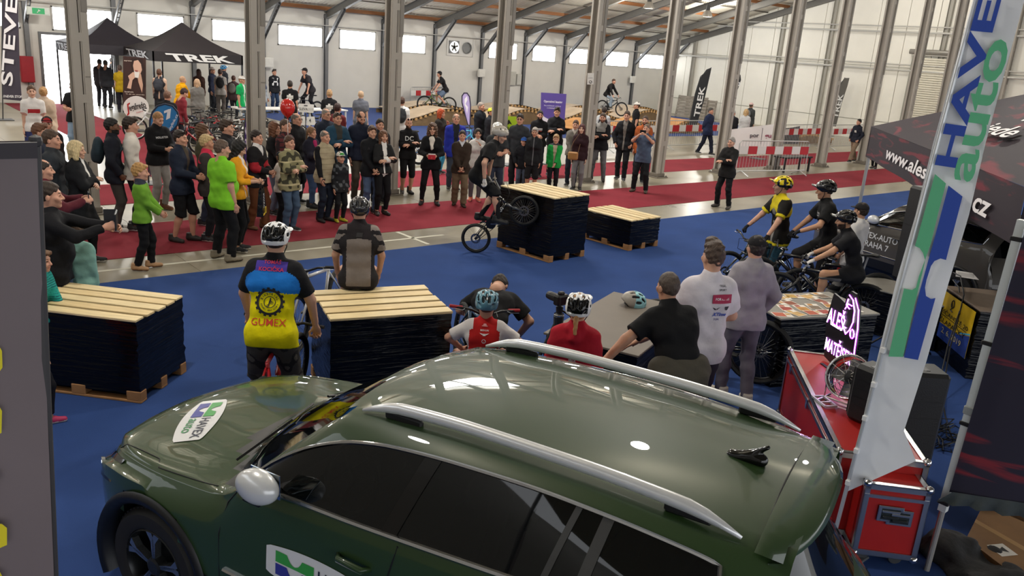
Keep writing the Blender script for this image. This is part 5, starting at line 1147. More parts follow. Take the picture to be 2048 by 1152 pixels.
def make_car(name, label, paint, T, ya, stick=True, trim='#c7c9cb'):
 car=empty(name, label, 'car', (T[0], T[1], .007), ya)
 S=[section(x) for x in STX]; nS=len(S)
 V=[]; 
 for s_, x in zip(S, STX):
  row=[(x, y, z) for y, z in s_]+[(x, -y, z) for y, z in s_[-2::-1]]; V.append(row)
 V=np.array(V); M=V.shape[1]
 bodyf, glassf, blackf=[], [], []; mid=NP-1
 glass=mat('#06090a', .03, spec=.5, alpha=.93, name='tinted_glass'); blk=mat('#0b0b0c', .45, name='black_cladding')
 for i in range(nS-1):
  xm=(STX[i]+STX[i+1])/2
  for j in range(M-1):
   jj=j if j<mid else M-2-j
   c=(V[i, j]+V[i+1, j+1])/2; f=(i*M+j, (i+1)*M+j, (i+1)*M+j+1, i*M+j+1)[::-1]
   if jj<7 and any(math.hypot(c[0]-wx, c[2]-.36)<.415 for wx in (0, -2.79)):continue
   if jj<2:blackf.append(f)
   elif 7<=jj<=10 and -3.06<xm<-.74:glassf.append(f)
   elif jj>=13:
    y=abs(c[1]); a=(y/.72)**2; xc=-.20-.30*a; xr=-1.04-.13*a
    (glassf if xr<xm<xc-.05 else blackf if xc-.05<=xm<xc+.05 else bodyf).append(f)
   else:bodyf.append(f)
 def sub(nm, fs, m, ang=None):
  used=sorted({i for f in fs for i in f}); mp={u:k for k, u in enumerate(used)}; P=V.reshape(-1, 3); mb=MB(); mb.add(P[used], [tuple(mp[i] for i in f) for f in fs]); return mb.build(nm, m, car, True, angle=ang)
 body=sub('body_shell', bodyf, paint, 62); sub('windows', glassf, glass, 30); sub('lower_cladding', blackf, blk, 40)
 bv=[tuple(v.co) for v in body.data.vertices]; bvh=BVHTree.FromPolygons([tuple(p) for p in V.reshape(-1, 3)], [f for f in bodyf+glassf+blackf])
 # tail: spoiler, rear glass, tailgate, bumper
 yb=lambda z:.56+(.90-.56)*min(1, max(0, (1.5-z)/.55))
 rows=[(-3.24, 1.545, .58), (-3.27, 1.50, .61), (-3.37, 1.30, .69), (-3.50, 1.10, .78), (-3.58, 1.02, .82), (-3.66, .92, .85), (-3.72, .78, .87), (-3.76, .62, .88), (-3.76, .42, .86), (-3.70, .30, .82)]
 P=[]
 for (x, z, w_) in rows:
  P.append([(x+.30*abs(k/6)**3.2+.03*(k/6)**2, w_*k/6*(1 if abs(k)<6 else 1.03), z-.02*(k/6)**2) for k in range(-6, 7)])
 P=np.array(P); mbp, mbg, mbb=MB(), MB(), MB(); 
 for i in range(len(rows)-1):
  for j in range(12):
   q=[tuple(P[i, j]), tuple(P[i, j+1]), tuple(P[i+1, j+1]), tuple(P[i+1, j])]
   (mbg if 1<=i<3 and 1<=j<=10 else mbb if i>=7 or (1<=i<3) else mbp).add(q, [(0, 1, 2, 3)])
 for m_, nm, mm in ((mbp, 'tailgate', paint), (mbg, 'rear_window', glass), (mbb, 'rear_bumper', blk)):
  me_o=m_.build(nm, mm, car, True)
  import bmesh
  bm=bmesh.new(); bm.from_mesh(me_o.data); bmesh.ops.remove_doubles(bm, verts=bm.verts, dist=.0005); bmesh.ops.recalc_face_normals(bm, faces=bm.faces); bm.to_mesh(me_o.data); bm.free()
  # quarter panel between side and tail
 for s in (1, -1):
  end=V[-1]; idx=range(0, NP) if s>0 else range(M-1, M-1-NP, -1); A=np.array([end[k] for k in idx]); B=[]
  zs=[p[2] for p in A]; edge=P[:, 12 if s>0 else 0]
  for z in zs:
   k=np.interp(-z, [-e[2] for e in edge], range(len(edge))); i0=int(min(k, len(edge)-2)); B.append(edge[i0]+(edge[i0+1]-edge[i0])*(k-i0))
  g=np.array([A[:15]*(1-t)+np.array(B)[:15]*t+np.array([0, s*.05*math.sin(math.pi*t), 0])*np.clip((1.45-A[:15, 2:3])/.3, 0, 1) for t in (0, .25, .5, .75, 1)])
  mb=MB(); mb.grid(g if s<0 else g[::-1]); mb.build('quarter_panel', paint, car, True)
  kk=[k for k in range(3, 15) if .78<A[k][2]<1.2]; k0, k1=min(kk), max(kk); G2=np.array([[g[t_, k0]*(1-f)+g[t_, k1]*f+np.array([-.012, s*.012, 0]) for f in (0, .33, .66, 1)] for t_ in (1, 2, 3, 4)]); mb=MB(); mb.grid(G2 if s<0 else G2[::-1]); mb.build('tail_lamp', mat('#8c0f14', .08, emit='#5a0508', estr=.5, name='tail_lamp'), car, True)
 sp=[]
 for k in range(-8, 9):
  y=.62*k/8; e=(abs(k)/8)**3; sp.append([(-3.16-.0*e, y, Zroof(-3.16)-.05*(y/.6)**2+.006), (-3.26-.01*e, y, Zroof(-3.26)-.05*(y/.6)**2+.012), (-3.345+.13*e, y, 1.572-.045*(y/.6)**2), (-3.37+.14*e, y, 1.552-.045*(y/.6)**2), (-3.34+.13*e, y, 1.525-.045*(y/.6)**2), (-3.28, y, 1.50-.05*(y/.6)**2)])
 mb=MB(); mb.grid(np.array(sp)); mb.build('spoiler', paint, car, True)
 # shut lines, chrome strips
 DK=mat('#050505', .6, name='shut_line'); CR=mat(trim, .16, 1.0, name='bright_trim')
 def side(z, x, s=1, o=.003):
  h=bvh.ray_cast(Vector((x, s*2, z)), Vector((0, -s, 0)), 3); return (h[0].x, h[0].y+s*o, h[0].z) if h[0] is not None else (x, s*.93, z)
 def topp(x, y, o=.004):
  h=bvh.ray_cast(Vector((x, y, 3)), Vector((0, 0, -1)), 3); return (h[0].x, h[0].y, h[0].z+o) if h[0] is not None else (x, y, ztop(x, y)+o)
 for s in (1, -1):
  for xs_ in ([(-.56, .52), (-.565, .8), (-.60, .98), (-.66, 1.06)], [(-1.63, .46), (-1.62, .8), (-1.66, 1.0), (-1.70, 1.16)], [(-2.36, .95), (-2.52, 1.05), (-2.58, 1.22)]):
   mb=MB(); mb.tube([side(z, x, s, .001) for x, z in xs_], .0045, 5); mb.build('shut_line', DK, car)
  xs_=np.linspace(-.66, -3.06, 30); mb=MB(); mb.tube([(x, s*(Wbelt(x)+.004), Zbelt(x)+.004) for x in xs_], .013, 6); mb.build('belt_trim', CR, car)
  xs_=np.concatenate([np.linspace(-.68, -2.9, 34), np.linspace(-2.94, -3.06, 5)]); mb=MB(); mb.tube([(x, s*(Ywin(x)+.006), max(Zwin(x), Zbelt(x)+.012)) for x in xs_]+[(-3.09, s*(Ywin(-3.08)*.5+Wbelt(-3.08)*.5+.012), (Zwin(-3.08)+Zbelt(-3.08))/2), (-3.07, s*(Wbelt(-3.06)+.004), Zbelt(-3.06)+.004)], .010, 6); mb.build('window_trim', CR, car)
  for x0, x1, wd in ((-1.63, -1.75, .085), (-2.40, -2.47, .03), (-2.56, -2.60, .05)):
   mb=MB(); P2=[]
   for t in np.linspace(0, 1, 6):
    x=x0+(x1-x0)*t; zb, zw=Zbelt(x), Zwin(x); z=zb+(zw-zb)*t; y=Wbelt(x)+(Ywin(x)-Wbelt(x))*t+.012*math.sin(math.pi*t)+.005; P2.append([(x-wd/2, s*y, z), (x+wd/2, s*y, z)])
   mb.grid(np.array(P2)); mb.build('pillar_cover', mat('#0a0a0a', .12, name='gloss_black') if wd>.06 else mat('#3b3a38', .4), car)
   # roof rail
  xs_=np.linspace(-1.22, -3.10, 26); pr_=[]
  for i, x in enumerate(xs_):
   t=i/25; e=min(1, min(t, 1-t)*7); pr_.append((x, s*(.585+.0*t), Zroof(x)-.045+.012+.045*math.sin(e*math.pi/2)))
  mb=MB(); mb.tube(pr_, [.008+.022*min(1, min(i, 25-i)*.4) for i in range(26)], 8); mb.build('roof_rail', mat('#dedfe0', .28, .35, coat=.3, name='silver_rail'), car, True)
  for xa, xb in ((-1.36, -1.58), (-2.78, -2.98)):
   mb=MB(); mb.bbox((xb, s*.585-.014, Zroof(xa)-.05), (xa, s*.585+.014, Zroof(xa)-.005), .01); mb.build('rail_foot', blk, car)
   # mirror
  k=grow([ell((-.955, s*1.03, 1.255), (.125, .07, .082), k=.02), cap((-.95, s*1.01, 1.25), (-.83, s*1.0, 1.215), .065, .035, k=.05)], .012, clips=[((0, s*.985, 0), (0, -s, 0)), ((0, 0, 1.175), (0, 0, -1))]); mo=obj('mirror_cap', mesh_np('mirror_cap', k[0], k[1], [mat('#dcdddd', .25, .15, coat=.6, name='silver_paint')]), car)
  mb=MB(); mb.bbox((-.97, min(s*.86, s*1.04), 1.14), (-.85, max(s*.86, s*1.04), 1.18), .015); mb.build('mirror_base', blk, car); mb=MB(); mb.bbox((-1.05, s*.978-.003, 1.19), (-.86, s*.978+.003, 1.32), .002); mb.build('mirror_glass', mat('#aab3b8', .03, 1.0), car)
  for hx in (-1.46, -2.42):
   z=.985 if hx>-2 else 1.0; p=side(z, hx, s, 0); k=MB(); k.tube([(p[0]+.10, p[1]-s*.01, z+.005), (p[0]+.07, p[1]+s*.03, z+.008), (p[0]-.07, p[1]+s*.032, z+.004), (p[0]-.10, p[1]-s*.01, z)], [.014, .017, .017, .012], 8); k.build('door_handle', paint, car, True)
  mb=MB(); mb.tube([side(.60, x, s, .006) for x in np.linspace(-.6, -2.3, 12)], .012, 6); mb.build('door_moulding', CR, car)
  # arches, wheels
  for wx in (0, -2.79):
   A=[]
   for a in np.linspace(-25, 205, 26):
    ca, sa=math.cos(R(a)), math.sin(R(a)); A.append([(wx+.375*ca, s*.80, .36+.375*sa), (wx+.395*ca, s*.945, .36+.395*sa), (wx+.44*ca, s*.962, .36+.44*sa), (wx+.462*ca, s*.935, .36+.462*sa)])
   mb=MB(); mb.grid(np.array(A) if s<0 else np.array(A)[:, ::-1]); mb.build('wheel_arch', blk, car, True)
   mb=MB(); mb.lathe([(.001, 0), (.43, 0), (.43, .25)], 24, M=Matrix.Translation((wx, s*.62, .36))@Matrix.Rotation(R(-90*s), 4, 'X')); mb.build('wheel_well', mat('#040404', .9), car)
   Mw=Matrix.Translation((wx, s*.815, .352))@Matrix.Rotation(R(-90*s), 4, 'X')
   mb=MB(); prof=[(.235, -.10), (.26, -.115), (.325, -.11), (.345, -.085), (.352, -.05), (.352, .05), (.345, .085), (.325, .11), (.26, .115), (.235, .10)]; mb.lathe(prof, 40, M=Mw)
   for q in range(60):a=2*math.pi*q/60; mb.box((.345, -.010, -.075), (.3555, .010, .075), 0, Mw@Matrix.Rotation(a, 4, 'Z')@Matrix.Rotation(R(0), 4, 'X'))
   wh=mb.build('wheel', mat('#15120f', .7, noise=.15, nscale=20, name='tyre_rubber'), car, True, angle=40)
   mb=MB(); mb.lathe([(.24, -.1), (.235, .06), (.232, .10), (.225, .105), (.215, .08), (.205, -.06), (.001, -.08)], 36, M=Mw); mb.build('rim', mat('#2b2c2d', .3, .7), wh, True, angle=40)
   for q in range(5):
    for dq in (-.17, .17):
     a=2*math.pi*q/5+.3; mb=MB(); mb.prism([(.03, dq*.14-.014), (.14, dq*.55-.015), (.222, dq*.62-.024), (.222, dq*.62+.024), (.14, dq*.55+.015), (.03, dq*.14+.014)], .055, .098, 0, Mw@Matrix.Rotation(a, 4, 'Z')); mb.build('spoke', mat('#a4a6a8', .2, .9), wh)
   mb=MB(); mb.lathe([(.06, .05), (.055, .1), (.04, .107), (.001, .107)], 16, M=Mw); mb.build('hub_cap', mat('#2e2f30', .3, .5), wh)
   # lamps
  G3=np.array([[(x+.012, s*(Wbelt(x)+.012), Zbelt(x)-.02), (x+.012, s*(Wbelt(x)*.4+Wmax(x)*.6+.012), Zbelt(x)-.065), (x+.006, s*(Wmax(x)+.004), Zbelt(x)-.12)] for x in (.38, .48, .58, .68, .76)]); mb=MB(); mb.grid(G3 if s>0 else G3[::-1]); mb.build('headlamp', mat('#1a1c1e', .05, .4, name='lamp_glass'), car, True)
  mb=MB(); mb.lathe([(.001, .0), (.035, .0), (.04, .02)], 12, M=Matrix.Translation((.60, s*.765, .755))@Matrix.Rotation(R(60*s), 4, 'Z')@Matrix.Rotation(R(90), 4, 'Y')); mb.build('lamp_lens', mat('#dfe6ea', .05, .8), car)
 mb=MB(); mb.tube([topp(x, y, .001) for x, y in [(-3.155-.02*(y/.6)**2, y) for y in np.linspace(-.57, .57, 14)]], .004, 5); mb.build('shut_line', DK, car)
 for s in (1, -1):mb=MB(); mb.tube([topp(x, s*(Yedge(x)+.045 if x<.1 else .74-.12*(x-.1)), .001) for x in np.linspace(.62, -.42, 16)], .0035, 5); mb.build('shut_line', DK, car)
 mb=MB(); mb.bbox((.76, -.38, .50), (.865, .38, .68), .03); mb.build('grille', mat('#0a0a0b', .3), car); mb=MB(); mb.bbox((.50, -.62, .28), (.78, .62, .50), .05); mb.build('front_bumper', blk, car)
 mb=MB()
 for k in range(13):mb.box((.86, -.36+k*.06-.006, .52), (.875, -.36+k*.06+.006, .66))
 stuff(mb.build('grille_bars', CR, car)); mb=MB(); mb.tube([(.87-.1*y*y, y, .69) for y in np.linspace(-.38, .38, 7)], .014, 6); mb.build('grille_trim', CR, car)
 # antenna fin
 z0=Zroof(-2.95); k=grow([cap((-2.90, 0, z0), (-3.03, 0, z0+.015), .028, .03, k=.02), cap((-2.96, 0, z0+.02), (-3.05, 0, z0+.085), .020, .010, k=.02)], .008); obj('antenna_fin', mesh_np('antenna_fin', k[0], k[1], [mat('#0a0a0a', .1, name='gloss_black')]), car)
 # wipers, interior
 for s, x0 in ((1, .0), (-1, .0)):
  p=[Vector(topp(-.36+.02*s, .42*s+.18, .02)), Vector(topp(-.50, .18+.15*s, .02)), Vector(topp(-.40, -.30+.35*s, .018))]; mb=MB(); mb.tube(p, .008, 5); mb.build('wiper', blk, car)
 mb=MB(); mb.box((-3.2, -.78, .34), (-.5, .78, .40)); mb.bbox((-.78, -.72, .85), (-.52, .72, 1.02), .05); mb.build('cabin_floor', mat('#161616', .8), car)
 for x, y in ((-1.55, .37), (-1.55, -.37), (-2.45, .40), (-2.45, -.40), (-2.45, 0)):
  k=grow([cap((x+.1, y-.14, .62), (x+.1, y+.14, .62), .13, k=.05), cap((x-.18, y-.12, .75), (x-.26, y-.12, 1.12), .10, k=.06), cap((x-.18, y+.12, .75), (x-.26, y+.12, 1.12), .10, k=.06), cap((x-.28, y-.07, 1.27), (x-.28, y+.07, 1.27), .07, k=.02)], .035); obj('seat', mesh_np('seat', k[0], k[1], [mat('#1f1f20', .8)]), car)
 mb=MB(); Mst=Matrix.Translation((-.98, .37, 1.0))@Matrix.Rotation(R(-65), 4, 'Y'); mb.tube([tuple(Mst@Vector((.185*math.cos(a), .185*math.sin(a), 0))) for a in np.linspace(0, 2*math.pi, 24, endpoint=False)], .016, 6, closed=True)
 for a in (0, 2.1, 4.2):mb.tube([tuple(Mst@Vector((0, 0, .02))), tuple(Mst@Vector((.18*math.cos(a), .18*math.sin(a), 0)))], .014, 5)
 mb.build('steering_wheel', mat('#1c1c1c', .5), car)
 car['label']=label
 return car, bvh, side, topp
def sticker(parent, bvh, cx_, M, w_, h_, dirn, shape='ellipse'):
 """the dealer's lozenge sticker laid on the paint: white field, two bars with half-round bites, two words"""
 def lay(mb, polys, off):
  for P in polys:
   out=[]
   for x, y in P:
    p=M@Vector((x, y, .0)); d=(M.to_3x3()@Vector((0, 0, -1))).normalized(); hit=bvh.ray_cast(p-d*.4, d, 1.2)
    out.append(tuple((hit[0] if hit[0] is not None else p)-d*off))
   mb.add(out, [tuple(range(len(out)))])
 n=24; rows=[]
 def halfh(t):return h_/2*(1-.32*t*t) if abs(t)<.96 else h_/2*.62
 fld=[]
 for i in range(n):t0, t1=-1+2*i/n, -1+2*(i+1)/n; fld.append([(t0*w_/2, -halfh(t0)), (t1*w_/2, -halfh(t1)), (t1*w_/2, halfh(t1)), (t0*w_/2, halfh(t0))])
 sub=[]
 for q in fld:
  for k in range(6):f0, f1=k/6, (k+1)/6; L=lambda a, b, f:(a[0]+(b[0]-a[0])*f, a[1]+(b[1]-a[1])*f); sub.append([L(q[0], q[3], f0), L(q[1], q[2], f0), L(q[1], q[2], f1), L(q[0], q[3], f1)])
 mb=MB(); lay(mb, sub, .004); o=mb.build('dealer_sticker', mat('#e2e2e2', .35, name='sticker'), parent)
 x0, x1=-w_*.40, -w_*.02
 for col, y0, y1, sg in ((GRN2, h_*.02, h_*.30, 1), ('#3a3f9a', -h_*.30, -h_*.02, -1)):
  polys=[]; m_=20; c=(x0+x1)/2; r_=(x1-x0)*.17
  for i in range(m_):
   a, b=x0+(x1-x0)*i/m_, x0+(x1-x0)*(i+1)/m_
   g=lambda x:max(0, r_*r_-(x-c)**2)**.5*1.1
   if sg>0:polys.append([(a, y0), (b, y0), (b, y1-g(b)), (a, y1-g(a))])
   else:polys.append([(a, y0), (b, y0), (b, y1-g(b)), (a, y1-g(a))])
  mb=MB(); lay(mb, polys, .007); mb.build('printed_bar', mat(col, .4, name='print'), o)
 for wrd, y, col, hh in (('HAVEX', h_*.15, '#2a3146', .24), ('auto', -h_*.17, '#3f8f5a', .22)):
  v, f, asp=text2d(wrd, .01); ww=w_*.44 if wrd=='HAVEX' else w_*.32; H2=h_*hh; P=[(w_*.02+a/asp*ww, y-H2/2+b*H2) for a, b in v]; out=[]
  for x, yy in P:
   p=M@Vector((x, yy, 0)); d=(M.to_3x3()@Vector((0, 0, -1))).normalized(); hit=bvh.ray_cast(p-d*.4, d, 1.2); out.append(tuple((hit[0] if hit[0] is not None else p)-d*.007))
  mb=MB(); mb.add(out, f); mb.build('lettering', mat(col, .4, name='print'), o)
GRN2='#3fa34a'
def car_paint(c, flake):
 m=bpy.data.materials.new('car_paint'); m.use_nodes=True; b=m.node_tree.nodes['Principled BSDF']
 b.inputs['Base Color'].default_value=(*lin(c), 1); b.inputs['Metallic'].default_value=.0; b.inputs['Roughness'].default_value=.45; b.inputs['Coat Weight'].default_value=1.0; b.inputs['Coat Roughness'].default_value=.015; b.inputs['Coat IOR'].default_value=1.36; b.inputs['Specular IOR Level'].default_value=.25; return m
CT=(2.05, 4.58); CYA=1.925
car1, cb1, side1, top1=make_car('car', 'dark green estate car with silver roof rails and dealer stickers', car_paint('#2a4020', 0), CT, CYA)
sticker(car1, cb1, 0, frame((.30, .30, 1.0), (-.55, .83, 0), (-.83, -.55, 0)), .60, .24, 0)
pS=side1(.78, -1.22); sticker(car1, cb1, 0, frame((-1.24, 1.1, .80), (-1, 0, 0), (0, 0, 1)), .66, .22, 0)
# ------------------------------------------------------------------ the people
PE={}
def P(key, label, hpx, feet=None, h=1.75, phi=0, **kw):
 g, hh=spot(hpx, feet, h)
 if feet is not None and not (.55<hh/h<1.6):hh=h
 PE[key]=person(label, g, face_rot(g, phi), h=hh, z=.006, **kw); PE[key]['g']=g; PE[key]['h']=hh; return PE[key]
def held(name, label, cat, info, fn, hand=None, off=(0, 0, 0)):
 """a thing held by a figure: its own top-level object at the hand (or between both hands)"""
 p=info['hand'][hand] if hand else (info['hand'][1]+info['hand'][-1])/2
 M3=info['M'].to_3x3(); o=empty(name, label, cat, tuple(np.array(p)+np.array(M3@Vector(off)))); o.rotation_euler=(0, 0, M3.to_euler().z); fn(o); return o
def phone(o, w=.145, h=.075, tilt=0):
 mb=MB(); M=Matrix.Rotation(R(tilt), 4, 'X'); mb.bbox((-w/2, -.005, -h/2), (w/2, .005, h/2), .004, 0, M); mb.build('phone_body', mat('#141518', .3), o); mb=MB(); mb.box((-w/2+.005, .0051, -h/2+.005), (w/2-.005, .006, h/2-.005), 0, M); mb.build('screen', mat('#2a3340', .1, emit='#42526a', estr=.5), o)
SK1, SK2, SK3='#c99a80', '#bd8a6f', '#6e4a36'
BLK, NAVY, DGR='#17171a', '#1d2436', '#2e2f33'
# --- spectators on the left
P('tab', 'man in black shirt and jeans filming with a dark tablet', (95, 367), None, 1.78, 82, armL=(-.02, -.52, 1.33), armR=(-.17, -.46, 1.35), poleL=(1, .3, -.8), poleR=(-1, .3, -.8), top=('shirt', '#121216', -.12), pants=('jeans', '#3f4f66'), hair=('short', '#33261c'), fat=1.12, belly=.05, lod=0, hands='hold', legs='step')
def tablet(o):
 mb=MB(); mb.bbox((-.12, -.008, -.085), (.12, .008, .085), .006); mb.build('tablet_body', mat('#1a1d22', .35), o); mb=MB(); mb.box((-.105, .0081, -.07), (.105, .009, .07)); mb.build('screen', mat('#2c4058', .1, emit='#3a5878', estr=.5), o)
 mb=MB(); mb.add([(.125, -.01, -.085), (.125, .12, -.085), (.125, .12, .085), (.125, -.01, .085)], [(0, 1, 2, 3)]); o2=mb.build('cover_flap', mat('#222329', .7), o); md=o2.modifiers.new('t', 'SOLIDIFY'); md.thickness=.004
held('tablet', 'dark tablet with an open cover held by the man in the black shirt', 'tablet', PE['tab'], tablet, off=(0, -.02, .07))
P('mar', 'balding man in maroon jumper taking a picture with raised hands', (82, 320), None, 1.74, 88, pose='photolow', top=('sweater', '#57202a'), pants=('jeans', '#2b3346'), hair=('balding', '#2e241d'), lod=1)
held('phone', 'small dark phone in the hands of the man in maroon', 'phone', PE['mar'], lambda o:phone(o, tilt=0), off=(0, 0, .05))
P('pk', 'man in dark grey jacket with rucksack straps behind the tablet man', (100, 262), None, 1.82, 72, pose='pockets', top=('jacket', '#2f3338'), pants=('trousers', '#2a2c33'), hair=('short', '#4a3627'), pack='#26282c', lod=1)
P('br', 'young man with brown hair seen behind the grey jacket at the left edge', (78, 249), None, 1.76, 75, top=('jacket', '#262c3c'), hair=('swept', '#6b4630'), lod=1)
P('redcap', 'person in black and red cap far left behind the spectators', (93, 235), None, 1.66, 0, top=('jacket', '#302a2c'), hair=('short', '#30241c'), gear=('cap', '#1c1b1e', '#a02a2e', '#a02a2e'), lod=1)
P('blo', 'blonde woman in black coat with folded arms and handbag', (150, 284), None, 1.70, 70, pose='crossed', top=('coat', '#17181b'), pants=('leggings', '#141417'), shoes=('sneaker', '#1a1a1d', '#c9c4b9'), hair=('bob', '#cdb789'), fem=True, pat=(('inner', '#dfdcd8', .035, .30), ), lod=0, skin=SK1, legs='step')
P('mint', 'child in mint green jacket standing behind the wrapped stack at left', (150, 448), None, 1.32, 160, top=('hoodie', '#86b3a8'), pants=('jeans', '#3b4a60'), hair=('crop', '#5a4330'), lod=1, child=True)
P('teal', 'child in teal striped sleeves leaning on the stack beside the banner', (58, 500), None, 1.30, 60, armL=(.10, -.36, .80), armR=(-.2, -.30, .82), top=('sweater', '#249a92'), pat=(('stripes', '#16606a', 210, .6), ), pants=('jeans', '#2b3040'), hair=('crop', '#6a4a30'), lod=0, child=True, lean=10)
gpk=gp(108, 852)
PE['pink']=person('child in orange top and pink trainers half behind the grey banner', (gpk[0]-.10, gpk[1]+.02), face_rot(gpk, 78), h=1.22, z=.006, top=('tee', '#f0583f', -.10), pants=('leggings', '#1d1d22'), shoes=('sneaker', '#b8305f', '#e6d2c8'), hair=('bob', '#4a3424'), armL=(-.02, -.12, .80), lod=0, child=True, legs='step')
P('ind', 'tall man in dark navy jacket and grey trousers with a rucksack and white trainers', (222, 238), (236, 462), 1.85, 85, pose='pockets', top=('jacket', '#191b24'), pants=('slim', '#45423f'), shoes=('striped', '#e2dfd8', '#e8e6e0'), hair=('short', '#15110f'), skin=SK3, beard='#15110f', pack='#2c3a42', lod=0)
P('wsw', 'young man in plain white jumper beside the man with the rucksack', (259, 236), None, 1.83, 85, top=('sweater', '#d8d2c8'), pants=('slim', '#22242a'), hair=('swept', '#2f2219'), lod=1)
P('boyg', 'boy in lime green zip jacket and black trousers on the red carpet edge', (266, 331), (290, 538), 1.52, 85, armL=(.02, -.30, .98), armR=(-.06, -.28, .97), top=('jacket', '#6c9c30', -.09), pants=('trousers', '#101013'), shoes=('sneaker', '#b08862', '#8a6248'), hair=('crop', '#b58a52'), pat=(('collar', '#2e3340'), ), lod=0, child=True, hands='hold', legs='step')
P('hol', 'broad man in black hoodie with white chest word looking at his phone', (325, 224), (322, 420), 1.86, 35, pose='phone', top=('hoodie', '#0f0f12'), pants=('slim', '#8f8c88'), shoes=('boot', '#6d4228', '#9a6a45'), hair=('buzz', '#9a7148'), head=(8, 22), fat=1.08, lod=0, skin=SK1)
chest_print(PE['hol'], 'HOLLISTER', .24, .03)
held('phone', 'phone in the hands of the man in the black hoodie at left', 'phone', PE['hol'], lambda o:phone(o, .075, .145, 60))
P('sho', 'man in dark blue anorak and black shorts with tattooed shins', (362, 262), (368, 483), 1.80, 62, armL=(.0, -.32, 1.10), armR=(-.10, -.30, 1.08), top=('jacket', '#1c2333'), pants=('longshorts', '#131316'), shoes=('sneaker', '#2a2523', '#302a27'), hair=('short', '#2b1f18'), glasses='head', pat=(('inner', '#4a4136', .05, .18), ), lod=0, hands='hold', fat=1.06, legs='step')
P('wav', 'woman with long wavy brown hair and olive jumper behind the anorak man', (404, 250), None, 1.72, 80, top=('sweater', '#43402f'), pants=('jeans', '#30384a'), hair=('wavy', '#5b3f2a'), fem=True, lod=1)
P('pkv', 'woman with short blond hair in pink and dark grey jacket', (412, 272), None, 1.68, 80, top=('jacket', '#3a3534'), pat=(('yoke', '#c92f4c', .40), ), pants=('slim', '#1d1d22'), shoes=('sneaker', '#1d1d22', '#d8d4cc'), hair=('crop', '#c3a878'), fem=True, lod=1, skin=SK2)
P('dkm', 'tall dark haired man in black jacket behind the lime shirt man', (452, 241), None, 1.84, 75, top=('jacket', '#1d1d20'), pants=('jeans', '#3a4660'), hair=('swept', '#3d2c20'), lod=1)
P('lime', 'heavy man in lime green T-shirt and black trousers', (443, 282), (448, 520), 1.80, 128, armL=(.20, -.17, .92), top=('tee', '#7cc32a', -.13), pants=('trousers', '#111114'), shoes=('sneaker', '#7c7362', '#4a3d31'), hair=('short', '#5d4a3d'), fat=1.22, belly=.10, lod=0, pat=(('rect', '#a5c98a', .012, .12, .42, .10), ('rect', '#3f6a1e', .010, .10, .38, .06), ('rect', '#4c7d22', .010, .10, .40, .14)), legs='wide', head=(-25, 5))
P('yel', 'woman with long black hair in mustard jacket holding a phone and a bag', (473, 280), None, 1.72, 78, pose='phone', top=('crop', '#d9971c', -.05), under=None, pants=('leggings', '#111114'), shoes=('sneaker', '#1b1b1d', '#d6d2cb'), hair=('long', '#15100e'), fem=True, head=(0, 24), pat=(('inner', '#d8d2cc', .06), ), lod=0, skin=SK1)
held('phone', 'phone the woman in the mustard jacket is looking at', 'phone', PE['yel'], lambda o:phone(o, .075, .145, 60))
def bag(o):
 mb=MB(); P_=[[(-.16*(1-.1*t), y*(1-.75*t)*.07, -.12-.40*(1-t)), (.16*(1-.1*t), y*(1-.75*t)*.07, -.12-.40*(1-t))] for y, t in ()]
 q=lambda x, y, z:(x, y, z)
 mb.add([q(-.15, -.05, -.52), q(.15, -.05, -.52), q(.15, .05, -.52), q(-.15, .05, -.52), q(-.14, -.015, -.10), q(.14, -.015, -.10), q(.14, .015, -.10), q(-.14, .015, -.10)], [(3, 2, 1, 0), (0, 1, 5, 4), (1, 2, 6, 5), (2, 3, 7, 6), (3, 0, 4, 7)]); mb.build('bag_body', mat('#141414', .25, bump=.5, bscale=14, name='shiny_bag'), o)
 for y in (-.015, .015):mb=MB(); mb.tube([(-.06, y, -.11), (-.05, y*.5, .0), (.05, y*.5, .0), (.06, y, -.11)], .006, 5); mb.build('handle', mat('#141414', .5), o)
 for sg in (-1, 1):
  z0=-.30; f=frame((0, sg*-.036, z0), (0.15, 0, -1) if sg>0 else (-.15, 0, -1), (sg*1, 0, .15)); mb=MB(); letter(mb, 'SWAG', frame((-.02, -sg*.040, -.29), (.12*sg, 0, -1), (sg, 0, .12)), h=.065, bold=.02, shear=.2); mb.build('lettering', mat('#e6e6e6', .5, name='print'), o)
  mb=MB(); mb.tube([(.04+.05*math.cos(a), -sg*.054, -.44+.05*math.sin(a)) for a in np.linspace(0, 2*math.pi, 16, endpoint=False)], .006, 5, closed=True); mb.build('yellow_ring', mat('#d7b521', .5), o); mb=MB(); mb.box((-.14, -sg*.052-.001, -.50), (.0, -sg*.052+.001, -.47)); mb.build('yellow_band', mat('#d7b521', .5), o)
held('carrier_bag', 'shiny black carrier bag with yellow ring hanging from the woman with the mustard jacket', 'bag', PE['yel'], bag, hand=-1, off=(.0, .0, .0))
P('brn', 'man in black and red jacket with brown trousers and folded hands', (507, 262), (515, 458), 1.78, 62, armL=(.02, -.28, 1.04), armR=(-.04, -.26, 1.06), top=('jacket', '#1b191b'), pat=(('cuff', '#a3252f'), ('vneck', '#d7d4d2', .40)), pants=('baggy', '#6a4128'), shoes=('boot', '#7a5a3e', '#4a3828'), hair=('short', '#2a1e17'), lod=0, hands='hold', legs='step')
P('lea', 'woman with long chestnut hair in black leather jacket and grey jeans', (548, 245), None, 1.72, 65, pose='crossed', top=('crop', '#18171a', -.06), pants=('slim', '#6b7486'), hair=('long', '#6a432b'), fem=True, pat=(('inner', '#4b3c30', .045), ), lod=0, skin=SK1)
